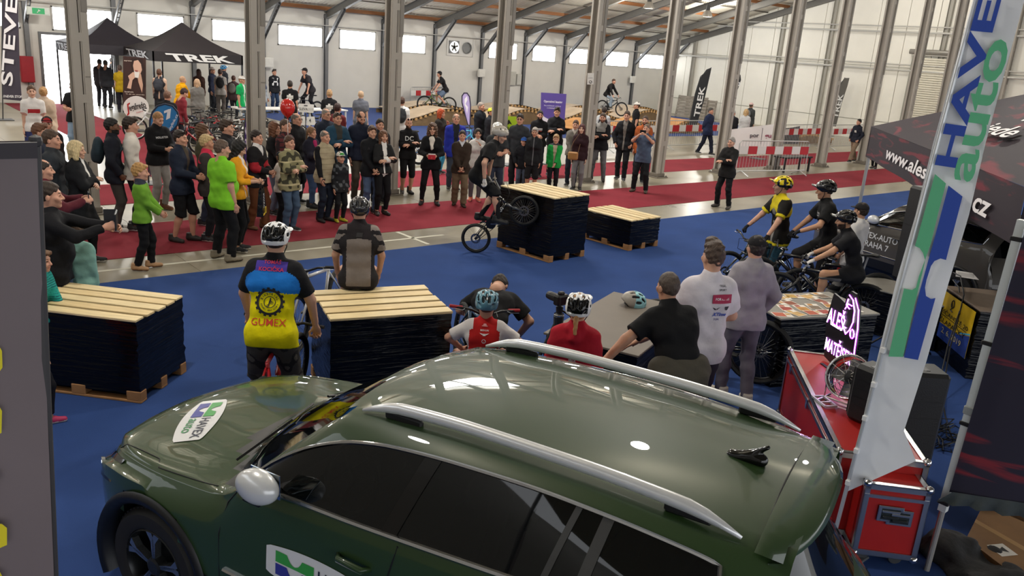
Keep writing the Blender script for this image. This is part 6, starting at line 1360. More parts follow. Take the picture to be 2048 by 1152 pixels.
P('pld', 'man in maroon plaid shirt behind the woman in leather', (570, 239), None, 1.80, 55, top=('shirt', '#5b2a2c'), pat=(('plaid', '#2c2023'), ), hair=('buzz', '#4e3a2d'), lod=1)
P('gls', 'balding man with glasses and black jacket beside the balloon string', (592, 227), None, 1.80, 55, top=('jacket', '#18181b'), hair=('rim', '#6b625a'), glasses='eye', lod=1)
P('scf', 'woman in navy coat with a pink and blue scarf', (607, 254), (622, 415), 1.70, 50, pose='crossed', top=('jacket', '#20202e'), scarf='#a02a5c', pants=('slim', '#3b4e6e'), shoes=('boot', '#16161a', '#222226'), hair=('ponytail', '#7d5c3e'), fem=True, lod=0, legs='cross')
P('skul', 'boy in white hoodie with a dark skull print and black cap', (557, 306), (563, 450), 1.45, 60, armL=(.0, -.30, 1.0), armR=(-.10, -.26, 1.0), top=('hoodie', '#cfc9c0'), pants=('baggy', '#121216'), hair=('short', '#6a4c33'), gear=('cap', '#1b1e27', '#1b1e27', '#1b1e27'), pat=(('rect', '#1c1c1e', .075, .20, .37), ('rect', '#e6e2dc', .018, .29, .32, .03), ('rect', '#e6e2dc', .018, .29, .32, -.03)), lod=0, child=True, hands='hold')
held('paper_sheet', 'white printed sheet held by the boy in the white hoodie', 'paper', PE['skul'], lambda o:(MB().box((-.03, -.10, -.06), (.12, -.098, .06)).build('sheet', mat('#ece9e6', .6), o), MB().box((.0, -.101, -.02), (.09, -.1, .03)).build('printed_field', mat('#a7a2a0', .6), o)), off=(0, -.02, .0))
P('cam', 'young man in camouflage jacket with folded arms behind the hooded boy', (578, 273), None, 1.64, 45, pose='crossed', top=('jacket', '#8a8462'), pat=(('camo', '#3c3a2c', .1), ('stripes', '#b9ad86', 30, .93)), pants=('jeans', '#43556c'), hair=('short', '#4d3322'), lod=0)
P('vst', 'stout man in beige quilted vest over a black shirt', (641, 262), (648, 443), 1.76, 42, armL=(.24, -.12, .84), armR=(-.22, -.16, .84), top=('vest', '#a2957a'), under='#121216', pants=('jeans', '#1b2230'), shoes=('boot', '#201c1b', '#15110f'), hair=('balding', '#6f665e'), fat=1.03, belly=.04, lod=0, pat=(('stripes', '#8f8268', 62, .86), ))
held('phone', 'phone in the lowered hand of the man in the beige vest', 'phone', PE['vst'], lambda o:phone(o, .075, .15, 20), hand=-1)
P('bcap', 'boy in black patterned jacket and green and white cap with yellow shoes', (673, 306), (679, 444), 1.42, 30, top=('jacket', '#1d1e21'), pat=(('camo', '#54575a', .45), ), pants=('slim', '#15161a'), shoes=('sneaker', '#b9b32c', '#4a4d30'), hair=('short', '#4a3526'), gear=('cap', '#d9d6cf', '#2a2a2c', '#3f8f3f'), lod=0, child=True)
P('gnt', 'older man in glasses with a dark rucksack behind the crowd', (652, 218), None, 1.82, 40, top=('jacket', '#222836'), hair=('balding', '#8d847a'), glasses='eye', pack='#1c212c', lod=1)
P('teajk', 'man with folded arms in petrol blue jacket', (682, 226), (672, 405), 1.80, 25, pose='crossed', top=('jacket', '#1f3f54'), pat=(('inner', '#3b3a36', .07), ), pants=('trousers', '#24252b'), hair=('buzz', '#4a3627'), glasses='head', lod=0)
P('nvy', 'bald man in dark navy jumper looking down', (721, 222), None, 1.88, 20, top=('sweater', '#1a2031'), hair=('rim', '#3d3029'), beard='#3d3029', pants=('trousers', '#4b463d'), head=(5, 28), fat=1.12, lod=1)
P('byb', 'youth in black padded jacket and blue jeans with a rucksack', (742, 253), (740, 428), 1.76, 22, pose='front', top=('jacket', '#15161a'), pants=('jeans', '#4a5a76'), shoes=('sneaker', '#1e1c1d', '#c9c4be'), hair=('crop', '#4a3222'), pack='#232327', lod=0, skin=SK1)
P('bhd', 'young man half hidden behind the youth with the rucksack', (760, 239), None, 1.74, 20, top=('jacket', '#25262b'), hair=('short', '#271c15'), lod=1)
P('grl', 'girl with long brown hair in black jacket over a white top', (769, 262), (762, 430), 1.68, 22, pose='crossed', top=('crop', '#1d1d1e', -.02), pat=(('inner', '#e1ddd8', .05), ), under='#e1ddd8', pants=('leggings', '#121215'), shoes=('boot', '#2d2623', '#1c1816'), hair=('long', '#684630'), fem=True, lod=0, skin=SK1)
P('dc', 'bald bearded man in black cycling shirt with folded arms and knee length shorts', (800, 236), (812, 388), 1.82, 15, pose='crossed', top=('jersey', '#161518'), under='#161518', pat=(('side', '#7c2f36', .13), ('band', '#161518', -.2, .3)), pants=('knickers', '#1c1c1f'), shoes=('boot', '#1d1b1b', '#2a2828'), hair=None, beard='#4a3527', glasses='head', lod=0, fat=1.08)
chest_print(PE['dc'], 'DC', .20, .02)
P('sca', 'woman in black with a white scarf holding a red leaflet', (870, 248), (858, 410), 1.74, 2, pose='hold', top=('sweater', '#131316', -.12), scarf='#d9d2c6', pants=('leggings', '#131316'), shoes=('sneaker', '#1a191b', '#2a282a'), hair=('wavy', '#573b29'), fem=True, glasses='eye', lod=0, legs='wide', skin=SK1)
held('leaflet', 'red and white leaflet held by the woman with the white scarf', 'leaflet', PE['sca'], lambda o:(MB().bbox((-.075, -.02, -.06), (.075, -.012, .06), .002).build('cover', mat('#b51f2b', .4), o), MB().box((-.075, -.021, .035), (.075, -.0205, .06)).build('white_strip', mat('#e6e2dd', .5), o)), off=(0, -.02, .02))
P('brj', 'man in brown jacket and khaki trousers with joined hands', (922, 262), (917, 412), 1.74, 4, pose='front', top=('jacket', '#352a22'), pat=(('vneck', '#c8cad0', .47), ), pants=('baggy', '#6c5b48'), shoes=('boot', '#3c3022', '#2c241a'), hair=('short', '#2d211a'), lod=0, legs='step')
P('blj', 'man in bright blue open jacket behind the brown jacket', (925, 229), (905, 380), 1.84, 8, top=('jacket', '#23309a'), pat=(('inner', '#23262e', .075), ), pants=('jeans', '#39404e'), hair=('rim', '#8a7a6a'), lod=1, fat=1.12)
P('wht', 'small dark haired person in white top eating beside the rider', (955, 258), (948, 402), 1.62, 5, armL=(.06, -.20, 1.38), top=('shirt', '#dcd8d4'), pants=('slim', '#6a6a70'), shoes=('sneaker', '#d97a62', '#e3c8bc'), hair=('ponytail', '#1d1512'), fem=True, lod=1)
P('wcp', 'man in white helmet and dark T-shirt behind the trials rider', (988, 246), (985, 405), 1.80, 15, pose='phone', top=('tee', '#2e3134'), pants=('jeans', '#2b3242'), shoes=('sneaker', '#23304e', '#c9c7c2'), hair=('short', '#33261d'), gear=('skate', '#d9d9d6', '#222222'), lod=1, fat=1.08)
P('gry', 'man with glasses in dark grey hoodie with pale cords', (1041, 229), None, 1.84, -8, pose='pockets', top=('hoodie', '#35383d'), pat=(('inner', '#35383d', .01), ), pants=('trousers', '#26272c'), hair=('short', '#2b1f18'), glasses='eye', lod=0, fat=1.05)
P('bbl', 'boy in blue cap and black jacket behind the tall stack', (1042, 276), (1040, 385), 1.48, 0, pose='pockets', top=('jacket', '#191b21'), pants=('jeans', '#50596b'), hair=('short', '#5a402c'), gear=('cap', '#2d5cae', '#2d5cae', '#2d5cae'), lod=0, child=True)
P('gsh', 'woman with cropped grey hair in black leather jacket and shorts', (1064, 256), (1060, 388), 1.70, -4, top=('jacket', '#1a1b1e'), pat=(('vneck', '#232428', .3), ('zip', '#6b6d70')), pants=('longshorts', '#17171a'), hair=('crop', '#a9a199'), fem=True, lod=0, skin=SK2)
P('bhd2', 'bearded young man in black hoodie with white print', (1081, 222), None, 1.78, 4, armL=(.02, -.26, 1.12), armR=(-.04, -.26, 1.10), top=('hoodie', '#121215'), pat=(('rect', '#b9b9ba', .09, .33, .38), ('rect', '#8d3a34', .07, .30, .325)), hair=('short', '#1c1512'), beard='#221914', lod=1, hands='hold')
P('tal', 'tall man with folded arms in black jacket before the purple stand', (1115, 216), None, 1.86, -2, pose='crossed', top=('jacket', '#16171b'), pants=('trousers', '#17181c'), hair=('swept', '#2a1e17'), lod=1)
P('bgr', 'boy in shiny bright green jacket with patterned shirt', (1109, 271), (1103, 385), 1.50, -3, armL=(.05, -.24, .93), top=('jacket', '#1f9a44'), pat=(('inner', '#b3a68f', .065), ('collar', '#3a3d42')), pants=('trousers', '#1b1c20'), hair=('crop', '#a3825a'), lod=0, child=True)
P('zip', 'young man in grey zipped hoodie behind the boy in green', (1133, 240), (1140, 372), 1.78, -6, pose='front', top=('hoodie', '#6a655f'), pat=(('zip', '#a8a29a'), ('vneck', '#b8aea6', .46)), pants=('jeans', '#232936'), hair=('short', '#4a3323'), lod=0)
P('drh', 'woman with dark red hair in burgundy jumper and grey jeans', (1160, 249), (1152, 380), 1.70, -6, top=('sweater', '#2f1a20'), pants=('slim', '#77777a'), hair=('long', '#4a1b1c'), fem=True, lod=0, skin='#d0a892')
held('shoulder_bag', 'small tan shoulder bag of the woman with dark red hair', 'bag', PE['drh'], lambda o:(MB().bbox((-.13, -.07, -.10), (.13, .0, .10), .03).build('bag_body', mat('#a87844', .5, bump=.2), o), MB().tube([(-.1, -.03, .09), (-.02, .06, .35), (.12, .06, .58), (.16, .12, .42), (.12, -.03, .09)], .006, 5).build('strap', mat('#7a5a38', .5), o)), hand=-1, off=(.02, -.12, .14))
P('gbk', 'bearded man with folded arms in grey and black hoodie', (1216, 228), (1193, 362), 1.80, -8, pose='crossed', top=('hoodie', '#19191c'), pat=(('yoke', '#8f8c88', .36), ), pants=('jeans', '#68676b'), shoes=('boot', '#3a2d28', '#2a2220'), hair=('short', '#4d3a2c'), beard='#5d4030', lod=0, legs='wide')
P('obk', 'young man in open black jacket over grey shirt', (1252, 223), (1240, 360), 1.84, -8, pose='pockets', top=('jacket', '#17171b'), pat=(('inner', '#77716b', .055), ), pants=('trousers', '#1a1a1f'), shoes=('sneaker', '#26262a', '#d2d0cc'), hair=('short', '#3a281d'), lod=0, legs='step')
P('wbk', 'person in pale jacket with black rucksack turned away behind the bearded man', (1209, 215), None, 1.72, 178, top=('jacket', '#b9bcc0'), pants=('jeans', '#27304a'), hair=('short', '#2a201b'), pack='#25262b', lod=1)
P('org', 'goateed man in orange shirt behind the man photographing', (1288, 232), (1276, 365), 1.80, -8, top=('shirt', '#a5552a', -.14), pants=('trousers', '#202127'), hair=('buzz', '#4a372c'), beard='#3a2a22', lod=1, fat=1.1)
P('pho', 'man in blue grey polo shirt photographing with raised phone', (1303, 250), (1278, 385), 1.84, -12, pose='photo', top=('polo', '#4a566b', -.12), pants=('trousers', '#16171b'), shoes=('boot', '#4a4034', '#3a3128'), hair=('buzz', '#6b584a'), lod=0, fat=1.08, belly=.03, legs='wide', head=(0, -6))
held('phone', 'dark phone raised by the man in the polo shirt', 'phone', PE['pho'], lambda o:phone(o, .15, .078), off=(0, .0, .05))
P('arm', 'grey haired man in black jacket standing alone with folded arms', (1476, 277), (1444, 416), 1.80, -28, pose='crossed', top=('jacket', '#1c1b1b'), pants=('trousers', '#141417'), shoes=('boot', '#3a3430', '#2a2522'), hair=('short', '#8f8a85'), lod=0, legs='wide')
# --- people farther back on the right
P('wbt', 'man in white cap and black printed T-shirt behind the columns', (1275, 205), None, 1.80, -75, top=('tee', '#16181a'), hair=('short', '#3a2b22'), gear=('cap', '#d9d6d0', '#d9d6d0', '#d9d6d0'), pat=(('brect', '#b5b5b2', .07, .28, .40), ), lod=1)
P('wlk', 'grey haired man in dark blue jacket with hands behind his back', (1421, 216), (1409, 310), 1.80, 60, pose='back', top=('jacket', '#222c48', -.16), pants=('trousers', '#1c2130'), hair=('short', '#4b4742'), lod=1, fat=1.1, legs='walk')
P('wbag', 'white haired man in black with a shoulder bag', (1466, 221), (1455, 308), 1.78, -20, top=('jacket', '#1b1b1f'), pat=(('inner', '#3a3b40', .09), ), pants=('trousers', '#17171b'), hair=('short', '#cfcac3'), lod=1, fat=1.15, belly=.05)
P('wjk', 'fair haired woman in white jacket turned away', (1493, 219), None, 1.70, 175, top=('jacket', '#cfcfd0'), pants=('slim', '#22222c'), hair=('bob', '#c2a072'), fem=True, lod=1)
P('pkc', 'man in pale cap with a grey rucksack beside the white jacket', (1503, 206), None, 1.80, 150, top=('jacket', '#3c3f40'), hair=('buzz', '#5a4a40'), gear=('cap', '#d3b6b2', '#d3b6b2', '#d3b6b2'), pack='#77797a', lod=1)
P('hud', 'youth in black hoodie and beige trousers by the right columns', (1711, 238), (1703, 325), 1.74, -40, pose='pockets', top=('hoodie', '#1c1f2b'), pat=(('rect', '#c9c6c0', .05, .30, .38), ), pants=('baggy', '#7d6a58'), hair=('short', '#191310'), lod=1, legs='walk')
P('hid', 'person in black trousers half hidden by the black tent edge', (1755, 252), (1747, 338), 1.72, -20, top=('jacket', '#1a1a1d'), pants=('slim', '#121215'), shoes=('sneaker', '#1a1a1d', '#d5d2cc'), lod=2, legs='step')
# --- by the gate and under the exhibitor tents
P('cyc', 'man in white cycling jersey with red chest badge by the left edge', (62, 172), None, 1.82, 5, top=('jersey', '#dcd9d6'), pat=(('rect', '#b5303a', .11, .29, .36), ('cuff', '#b98a80')), pants=('shorts', '#343a66'), hair=('short', '#5a4232'), lod=1, skin='#d2a68e')
P('pkd', 'blond woman in a pale beige coat with her back turned', (86, 175), None, 1.74, 165, top=('coat', '#cbb5a0'), pants=('leggings', '#2c2c30'), hair=('bun', '#b98f5f'), fem=True, lod=1)
P('blt', 'man in black T-shirt and light blue jeans beside the left column', (146, 163), None, 1.80, -25, pose='phone', top=('tee', '#1e1f22'), pants=('jeans', '#8fa6c0'), hair=('short', '#3a2c24'), lod=1)
for k, (px, py, ph, top_, pn) in enumerate(((198, 119, 160, '#3a383c', '#2f2f36'), (210, 121, 165, '#35363c', '#2c2d34'), (223, 116, 90, '#2f3036', '#26272e'))):
 P('gate%d'%k, ['first dark clad man at the bright gate, nearest the light', 'second dark clad man at the bright gate, between the two others', 'third dark clad man at the gate, bending his head beside the yellow top'][k], (px, py), None, 1.78, ph, top=('jacket', top_), pants=('trousers', pn), hair=('short', '#4a4542'), lod=2, head=(0, 15))
P('ytp', 'person in mustard T-shirt and black trousers at the coffee poster', (239, 131), None, 1.70, 170, top=('tee', '#b89a1f', -.14), pants=('trousers', '#23202a'), hair=('short', '#5a4a44'), lod=1)
P('bei', 'man in beige and black top with a bag under the black tent', (318, 139), None, 1.80, 165, top=('shirt', '#c9a995'), pat=(('side', '#35343a', .02), ), pants=('jeans', '#3a3d46'), hair=('short', '#5f3f30'), lod=1, pack='#3a3c44')
P('yjk', 'person in bright yellow padded jacket bending over the bikes', (357, 152), None, 1.72, 120, armR=(-.10, -.45, 1.05), top=('puffer', '#e3a300'), pants=('trousers', '#2a2a30'), hair=('buzz', '#c29a7a'), lod=1, lean=12)
P('bld', 'bald man in black T-shirt behind the blue teardrop flag', (327, 181), None, 1.78, 150, top=('tee', '#17171b'), pants=('jeans', '#2b2f3c'), hair=('balding', '#7a5a48'), lod=1, fat=1.15, lean=14)
P('dka', 'dark haired man in red top bending behind the blue teardrop flag', (352, 175), None, 1.72, 110, top=('shirt', '#7c2a33'), hair=('short', '#3a2420'), lod=1, lean=16, head=(0, 20))
P('gct', 'woman in grey wool coat with fair hair looking at the bikes', (394, 159), None, 1.66, 172, top=('coat', '#7d7a77'), pants=('slim', '#4a4a50'), hair=('bob', '#c9a585'), fem=True, lod=1)
P('lbr', 'long haired person in brown under the black tent', (397, 139), None, 1.72, 170, top=('jacket', '#4c3631'), pants=('jeans', '#333742'), hair=('long', '#4a2f28'), fem=True, lod=2)
P('gbp', 'youth in grey T-shirt with a black rucksack and grey trousers', (440, 139), None, 1.76, 175, top=('tee', '#a09b98'), pants=('trousers', '#5b5553'), hair=('short', '#3d2a24'), pack='#232225', lod=1)
P('bhl', 'person in bright blue helmet behind the youth with the rucksack', (447, 131), None, 1.80, 120, top=('jacket', '#33353c'), hair=('short', '#3a2c24'), gear=('mtb', '#3f87b8', '#1d2a38'), lod=1)
P('grt', 'man in green T-shirt and white cap with a strap bag', (483, 153), None, 1.80, 55, top=('tee', '#16a35c'), pat=(('inner', '#d5dcd6', .04), ), pants=('jeans', '#8a9db3'), hair=('short', '#8a6a50'), gear=('cap', '#d6d3d0', '#d6d3d0', '#cfcac6'), lod=1)
P('flr', 'boy in flower patterned rucksack beside the green T-shirt', (467, 152), None, 1.60, 160, top=('jacket', '#4a3a3c'), hair=('short', '#4a2f26'), pack='#6b6a66', lod=2)
P('nvt', 'bearded man in navy top under the tent edge', (424, 135), None, 1.78, 60, top=('shirt', '#2a3046'), hair=('short', '#5a4a44'), gear=('cap', '#b5a9a4', '#b5a9a4', '#b5a9a4'), lod=2)
P('hsw', 'man in black sweatshirt with a big white letter on the chest', (547, 139), (549, 226), 1.80, 25, top=('sweater', '#1c1d22'), pants=('jeans', '#2c3c58'), hair=('swept', '#2b201b'), lod=1)
chest_print(PE['hsw'], 'H', .26, -.02, bold=.03)
P('nor', 'youth in grey and blue knitted jumper right of the second column', (524, 152), None, 1.74, 60, pose='pockets', top=('sweater', '#9aa0a8'), pat=(('yoke', '#3c4660', .36), ), pants=('jeans', '#3f5f8e'), hair=('short', '#221a17'), lod=1)
P('edg', 'person in black behind the second column', (517, 133), None, 1.78, 40, top=('jacket', '#1d1d20'), hair=('short', '#1d1613'), lod=2)
P('bx1', 'broad man in black T-shirt with white cross print on the back', (580, 162), None, 1.82, 178, top=('tee', '#161618', -.13), pat=(('bcross', '#dad7d2'), ), pants=('jeans', '#2b2f38'), hair=('short', '#2f2620'), fat=1.15, lod=1)
P('bx2', 'fair haired man in black T-shirt with white cross print', (659, 180), None, 1.78, 178, top=('tee', '#18181b', -.13), pat=(('bcross', '#d6d3ce'), ), pants=('jeans', '#2b2f38'), hair=('short', '#b08d66'), lod=1)
P('mrb', 'person in maroon jacket beside the second cross print shirt', (675, 208), None, 1.74, 150, top=('jacket', '#6b2a2e'), hair=('short', '#3a241f'), lod=1)
P('bgt', 'bald man in grey T-shirt with his back turned', (722, 182), None, 1.80, 172, top=('polo', '#62656f', -.13), pants=('jeans', '#2c3242'), hair=('rim', '#c0a284'), lod=1, skin='#d0a58c')
P('wbp', 'man in white T-shirt with a black rucksack turned away', (804, 195), None, 1.78, 178, top=('tee', '#dcdad7'), pants=('jeans', '#3a4250'), hair=('short', '#4a3228'), pack='#2e3033', lod=1)
P('rdh', 'woman with ginger hair in dark jacket beside the blue bike', (882, 219), None, 1.68, 60, armL=(.02, -.22, 1.36), top=('jacket', '#2c2825'), pants=('jeans', '#3fa3c4'), hair=('long', '#b5491c'), fem=True, lod=1)
P('grh', 'grey haired man in dark quilted jacket with a camera', (962, 205), None, 1.80, 60, top=('jacket', '#20242c'), hair=('buzz', '#9a8f86'), lod=1)
P('ylw', 'person in fluorescent yellow cap behind the grey haired man', (982, 217), None, 1.66, 60, top=('jacket', '#26292f'), hair=('short', '#3a2c24'), gear=('beanie', '#d6d94a'), lod=2)
# ------------------------------------------------------------------ bicycles: x forward, rear wheel standing on the origin
TYRE=mat('#121212', .75, noise=.1, nscale=30, name='tyre_rubber')
def bike(label, at, heading, frame_c='#1b1b1d', rim_c='#222224', r=.345, wb=1.12, pitch=0.0, steer=0.0, kind='mtb', tw=.028, lod=1, saddle=True, group=None, lean=0.0, fork_c=None, grip_c='#151515', spin=.4, z=.007, name='bicycle', crank=0.0, saddle_c='#161616', lettering=None, seat_z=.93):
 t=empty(name, label, 'bicycle', (at[0], at[1], z), 0, group); t.rotation_mode='XYZ'
 Mw=Matrix.Translation((at[0], at[1], z))@Matrix.Rotation(heading, 4, 'Z')@Matrix.Rotation(R(lean), 4, 'X')@Matrix.Translation((0, 0, r))@Matrix.Rotation(-R(pitch), 4, 'Y')@Matrix.Translation((0, 0, -r)); t.matrix_world=Mw
 fm=mat(frame_c, .25, coat=.6, name='frame_paint'); fk=mat(fork_c or frame_c, .3, coat=.4, name='frame_paint'); al=metalm('#8f9092', .3); bk=mat('#141415', .5, name='black_part')
 tr=kind=='trial'; k=r/.345
 A=Vector((0, 0, r)); F=Vector((wb, 0, r)); BB=Vector((.41 if not tr else .36, 0, .30*k if not tr else .34)); HB=Vector((wb-.27, 0, .66)) if not tr else Vector((wb-.19, 0, .50)); HT=HB+Vector((-.045, 0, .13)); ST=Vector((.24, 0, .72)) if not tr else Vector((.33, 0, .46)); SD=Vector((.19, 0, seat_z if not tr else .5))
 if kind=='road':HT=HB+Vector((-.04, 0, .16)); 
 n=8 if lod<2 else 6; fr=MB()
 if tr:fr.tube([tuple(HT-Vector((.0, 0, .03))), tuple(BB+Vector((.02, 0, .06)))], [.026, .024], n); fr.tube([tuple(HB), tuple(BB)], [.03, .028], n); fr.tube([tuple(HT), tuple(HB)], .026, n)
 else:fr.tube([tuple(HT-Vector((0, 0, .02))), tuple(ST)], [.021, .019], n); fr.tube([tuple(HB+Vector((-.01, 0, .02))), tuple(BB)], [.027, .025], n); fr.tube([tuple(HT), tuple(HB)], .024, n); fr.tube([tuple(BB), tuple(ST)], .018, n)
 for s in (-1, 1):
  fr.tube([tuple(BB+Vector((-.03, s*.03, 0))), (.10, s*.06, r+(.0)), (0, s*.065, r)], [.014, .012, .011], 6)
  if not tr:fr.tube([tuple(ST+Vector((0, s*.01, -.04))), (.10, s*.055, r+.14), (0, s*.065, r)], [.011, .010, .009], 6)
  else:fr.tube([tuple(BB+Vector((.0, s*.03, .05))), (.1, s*.055, r+.06), (0, s*.065, r)], [.012, .010, .009], 6)
 fr.build('frame', fm, t, True)
 if lettering:
  for s in (-1, 1):
   d=(HB-BB).normalized() if s>0 else (HB-BB).normalized(); c=(HB+BB)/2; y=Vector((0, -1, 0)) if s>0 else Vector((0, 1, 0)); mb=MB(); xx=d if s>0 else -d; mb_M=frame(tuple(c-y*-.0+Vector((0, -s*.030, 0))), tuple(xx if s>0 else xx), tuple(Vector((0, -s, 0)).cross(xx))); letter(mb, lettering, mb_M, h=.038, width=.24, bold=.02); mb.build('lettering', mat('#dcdcdc', .5, name='print'), t)
 if not tr and saddle:
  mb=MB(); mb.tube([tuple(ST-Vector((0, 0, .03))), tuple(SD-Vector((-.01, 0, .03)))], .0145, n); mb.build('seat_post', al, t)
  g=grow([cap((SD[0]-.10, -.035, SD[2]), (SD[0]-.10, .035, SD[2]), .045, k=.03, n=(0, 0, 1), f=1.8), cap((SD[0]-.06, 0, SD[2]), (SD[0]+.15, 0, SD[2]-.005), .032, .018, k=.03, n=(0, 0, 1), f=1.3)], .014); obj('saddle', mesh_np('saddle', g[0], g[1], [mat(saddle_c, .5)]), t)
  # drive
 mb=MB(); mb.lathe([(.001, -.008), (.085, -.004), (.088, 0), (.085, .004), (.001, .008)], 18, M=Matrix.Translation(tuple(BB+Vector((0, -.055, 0))))@Matrix.Rotation(R(90), 4, 'X')); cr=mb.build('chainring', metalm('#3a3a3c', .35), t)
 ped={}
 for s in (-1, 1):
  a=crank+(0 if s<0 else math.pi); e=BB+Vector((.17*math.cos(a), s*.085, -.17*math.sin(a)*1)); mb=MB(); bar(mb, tuple(BB+Vector((0, s*.075, 0))), tuple(e), .016, .024, up=(0, 1, 0)); mb.build('crank', al if lod<2 else bk, t)
  mb=MB(); mb.bbox((e[0]-.05, e[1]+s*.06-.045, e[2]-.012), (e[0]+.05, e[1]+s*.06+.045, e[2]+.012), .006); mb.build('pedal', bk, t); ped[s]=Mw@(e+Vector((0, s*.06, .012)))
 mb=MB(); c0=BB+Vector((0, -.055, 0)); a0=A+Vector((0, -.045, 0)); mb.tube([tuple(c0+Vector((0, 0, .086))), tuple(a0+Vector((0, 0, .045)))], .005, 4); mb.tube([tuple(c0-Vector((0, 0, .086))), tuple(a0-Vector((0, 0, .045)))], .005, 4); mb.build('chain', mat('#2c2a28', .5, .5), t)
 def wheel(parent, C_):
  mb=MB(); prof=[(r-.052*k, -tw*.5), (r-.03, -tw), (r-.012, -tw*.8), (r, -tw*.25), (r, tw*.25), (r-.012, tw*.8), (r-.03, tw), (r-.052*k, tw*.5)]; Mx=Matrix.Translation(C_)@Matrix.Rotation(R(90), 4, 'X')
  mb.lathe(prof, 32 if lod<2 else 24, M=Mx); w_=mb.build('wheel', TYRE, parent, True, angle=50)
  rr_=r-.05*k; mb=MB(); mb.lathe([(rr_+.004, -.013), (rr_-.014, -.011), (rr_-.018, 0), (rr_-.014, .011), (rr_+.004, .013), (rr_+.004, -.013)], 32 if lod<2 else 20, M=Mx); mb.build('rim', mat(rim_c, .3, .4, name='rim'), w_, True)
  mb=MB(); ns=28 if lod<2 else 14
  for q in range(ns):
   a=2*math.pi*q/ns; s=1 if q%2 else -1; b=a+(.5 if q%4<2 else -.5); mb.tube([(C_[0]+.022*math.cos(b), C_[1]+s*.028, C_[2]+.022*math.sin(b)), (C_[0]+(rr_-.012)*math.cos(a), C_[1], C_[2]+(rr_-.012)*math.sin(a))], .0013 if lod<2 else .0022, 3, caps=False)
  stuff(mb.build('spokes', mat('#9a9a9a', .3, .7, name='spoke_wire'), w_))
  mb=MB(); mb.lathe([(.001, -.045), (.02, -.045), (.024, -.03), (.014, -.02), (.014, .02), (.024, .03), (.02, .045), (.001, .045)], 10, M=Mx); mb.build('hub', bk, w_)
  if lod<2:mb=MB(); mb.lathe([(.055, .034), (.085, .034), (.085, .036), (.055, .036), (.055, .034)], 20, M=Mx); mb.build('brake_disc', metalm('#8a8a8a', .25), w_)
  return w_
 wheel(t, tuple(A))
 # steering parts turn together
 hd_=(HT-HB).normalized(); fgp=bpy.data.objects.new('fork', None)
 S=Matrix.Translation(HB)@Matrix.Rotation(R(steer), 4, hd_)@Matrix.Translation(-HB)
 mb=MB(); T_=lambda p:tuple(S@Vector(p))
 for s in (-1, 1):mb.tube([T_(HB+Vector((.0, s*.055, -.02))), T_(F+Vector((-.015, s*.058, .0)))], [.017, .013], n)
 mb.tube([T_(HB+Vector((0, -.07, -.02))), T_(HB+Vector((0, .07, -.02)))], .02, n); mb.tube([T_(HB), T_(HT+hd_*.03)], .017, n); fo_=mb.build('fork', fk, t, True)
 wo=wheel(t, (0, 0, 0)); wo.matrix_local=S@Matrix.Translation(F)
 stem=HT+hd_*.04; mid=stem+Vector((.07, 0, .03 if not tr else .09)); bw=.36 if kind!='road' else .21; up_=.05 if not tr else .19
 mb=MB(); mb.tube([T_(stem), T_(mid)], .018, 6)
 if kind=='road':
  for s in (-1, 1):mb.tube([T_(mid), T_(mid+Vector((0, s*bw, 0))), T_(mid+Vector((.09, s*bw, -.01))), T_(mid+Vector((.11, s*bw, -.07))), T_(mid+Vector((.03, s*bw, -.13)))], .0135, 6)
 else:
  for s in (-1, 1):mb.tube([T_(mid), T_(mid+Vector((.01, s*.05, 0))), T_(mid+Vector((0, s*.16, up_*.8))), T_(mid+Vector((-.04, s*bw, up_)))], .0125, n)
 hb=mb.build('handlebar', mat('#1b1b1c', .3, .3) if not tr else mat('#2a2a2b', .3, .3), t, True); gr={}
 for s in (-1, 1):
  g0=mid+Vector((-.025, s*(bw-.12), up_*.94)) if kind!='road' else mid+Vector((.09, s*bw, 0)); g1=mid+Vector((-.04, s*(bw+.005), up_)) if kind!='road' else mid+Vector((.115, s*bw, -.05)); mb=MB(); mb.tube([T_(g0), T_(g1)], .0165, 8); mb.build('grip', mat(grip_c, .7), t); gr[s]=Mw@(S@((g0+g1)/2))
  mb=MB(); mb.tube([T_(g0+Vector((.02, -s*.02, -.005))), T_(g0+Vector((.05, s*.01, -.012))), T_(g1+Vector((.045, -s*.02, -.015)))], .005, 5); mb.build('brake_lever', al, t)
 if lod<2:mb=MB(); mb.tube([T_(mid+Vector((.02, .1, up_*.6))), T_(mid+Vector((.16, .06, .03))), T_(mid+Vector((.12, .0, -.14))), tuple(HB+Vector((-.05, .03, -.02)))], .004, 5); mb.build('brake_cable', bk, t)
 return dict(root=t, M=Mw, grip=gr, ped=ped, saddle=Mw@SD, head=Mw@HT, heading=heading)
def to_local(p, at, rot, s):
 d=np.array([p[0]-at[0], p[1]-at[1], p[2]]); c, sn=math.cos(-rot), math.sin(-rot); return np.array([c*d[0]-sn*d[1], sn*d[0]+c*d[1], d[2]])/s
def ray_dir_angle(at, phi):
 return face_rot(at, phi)-math.pi/2
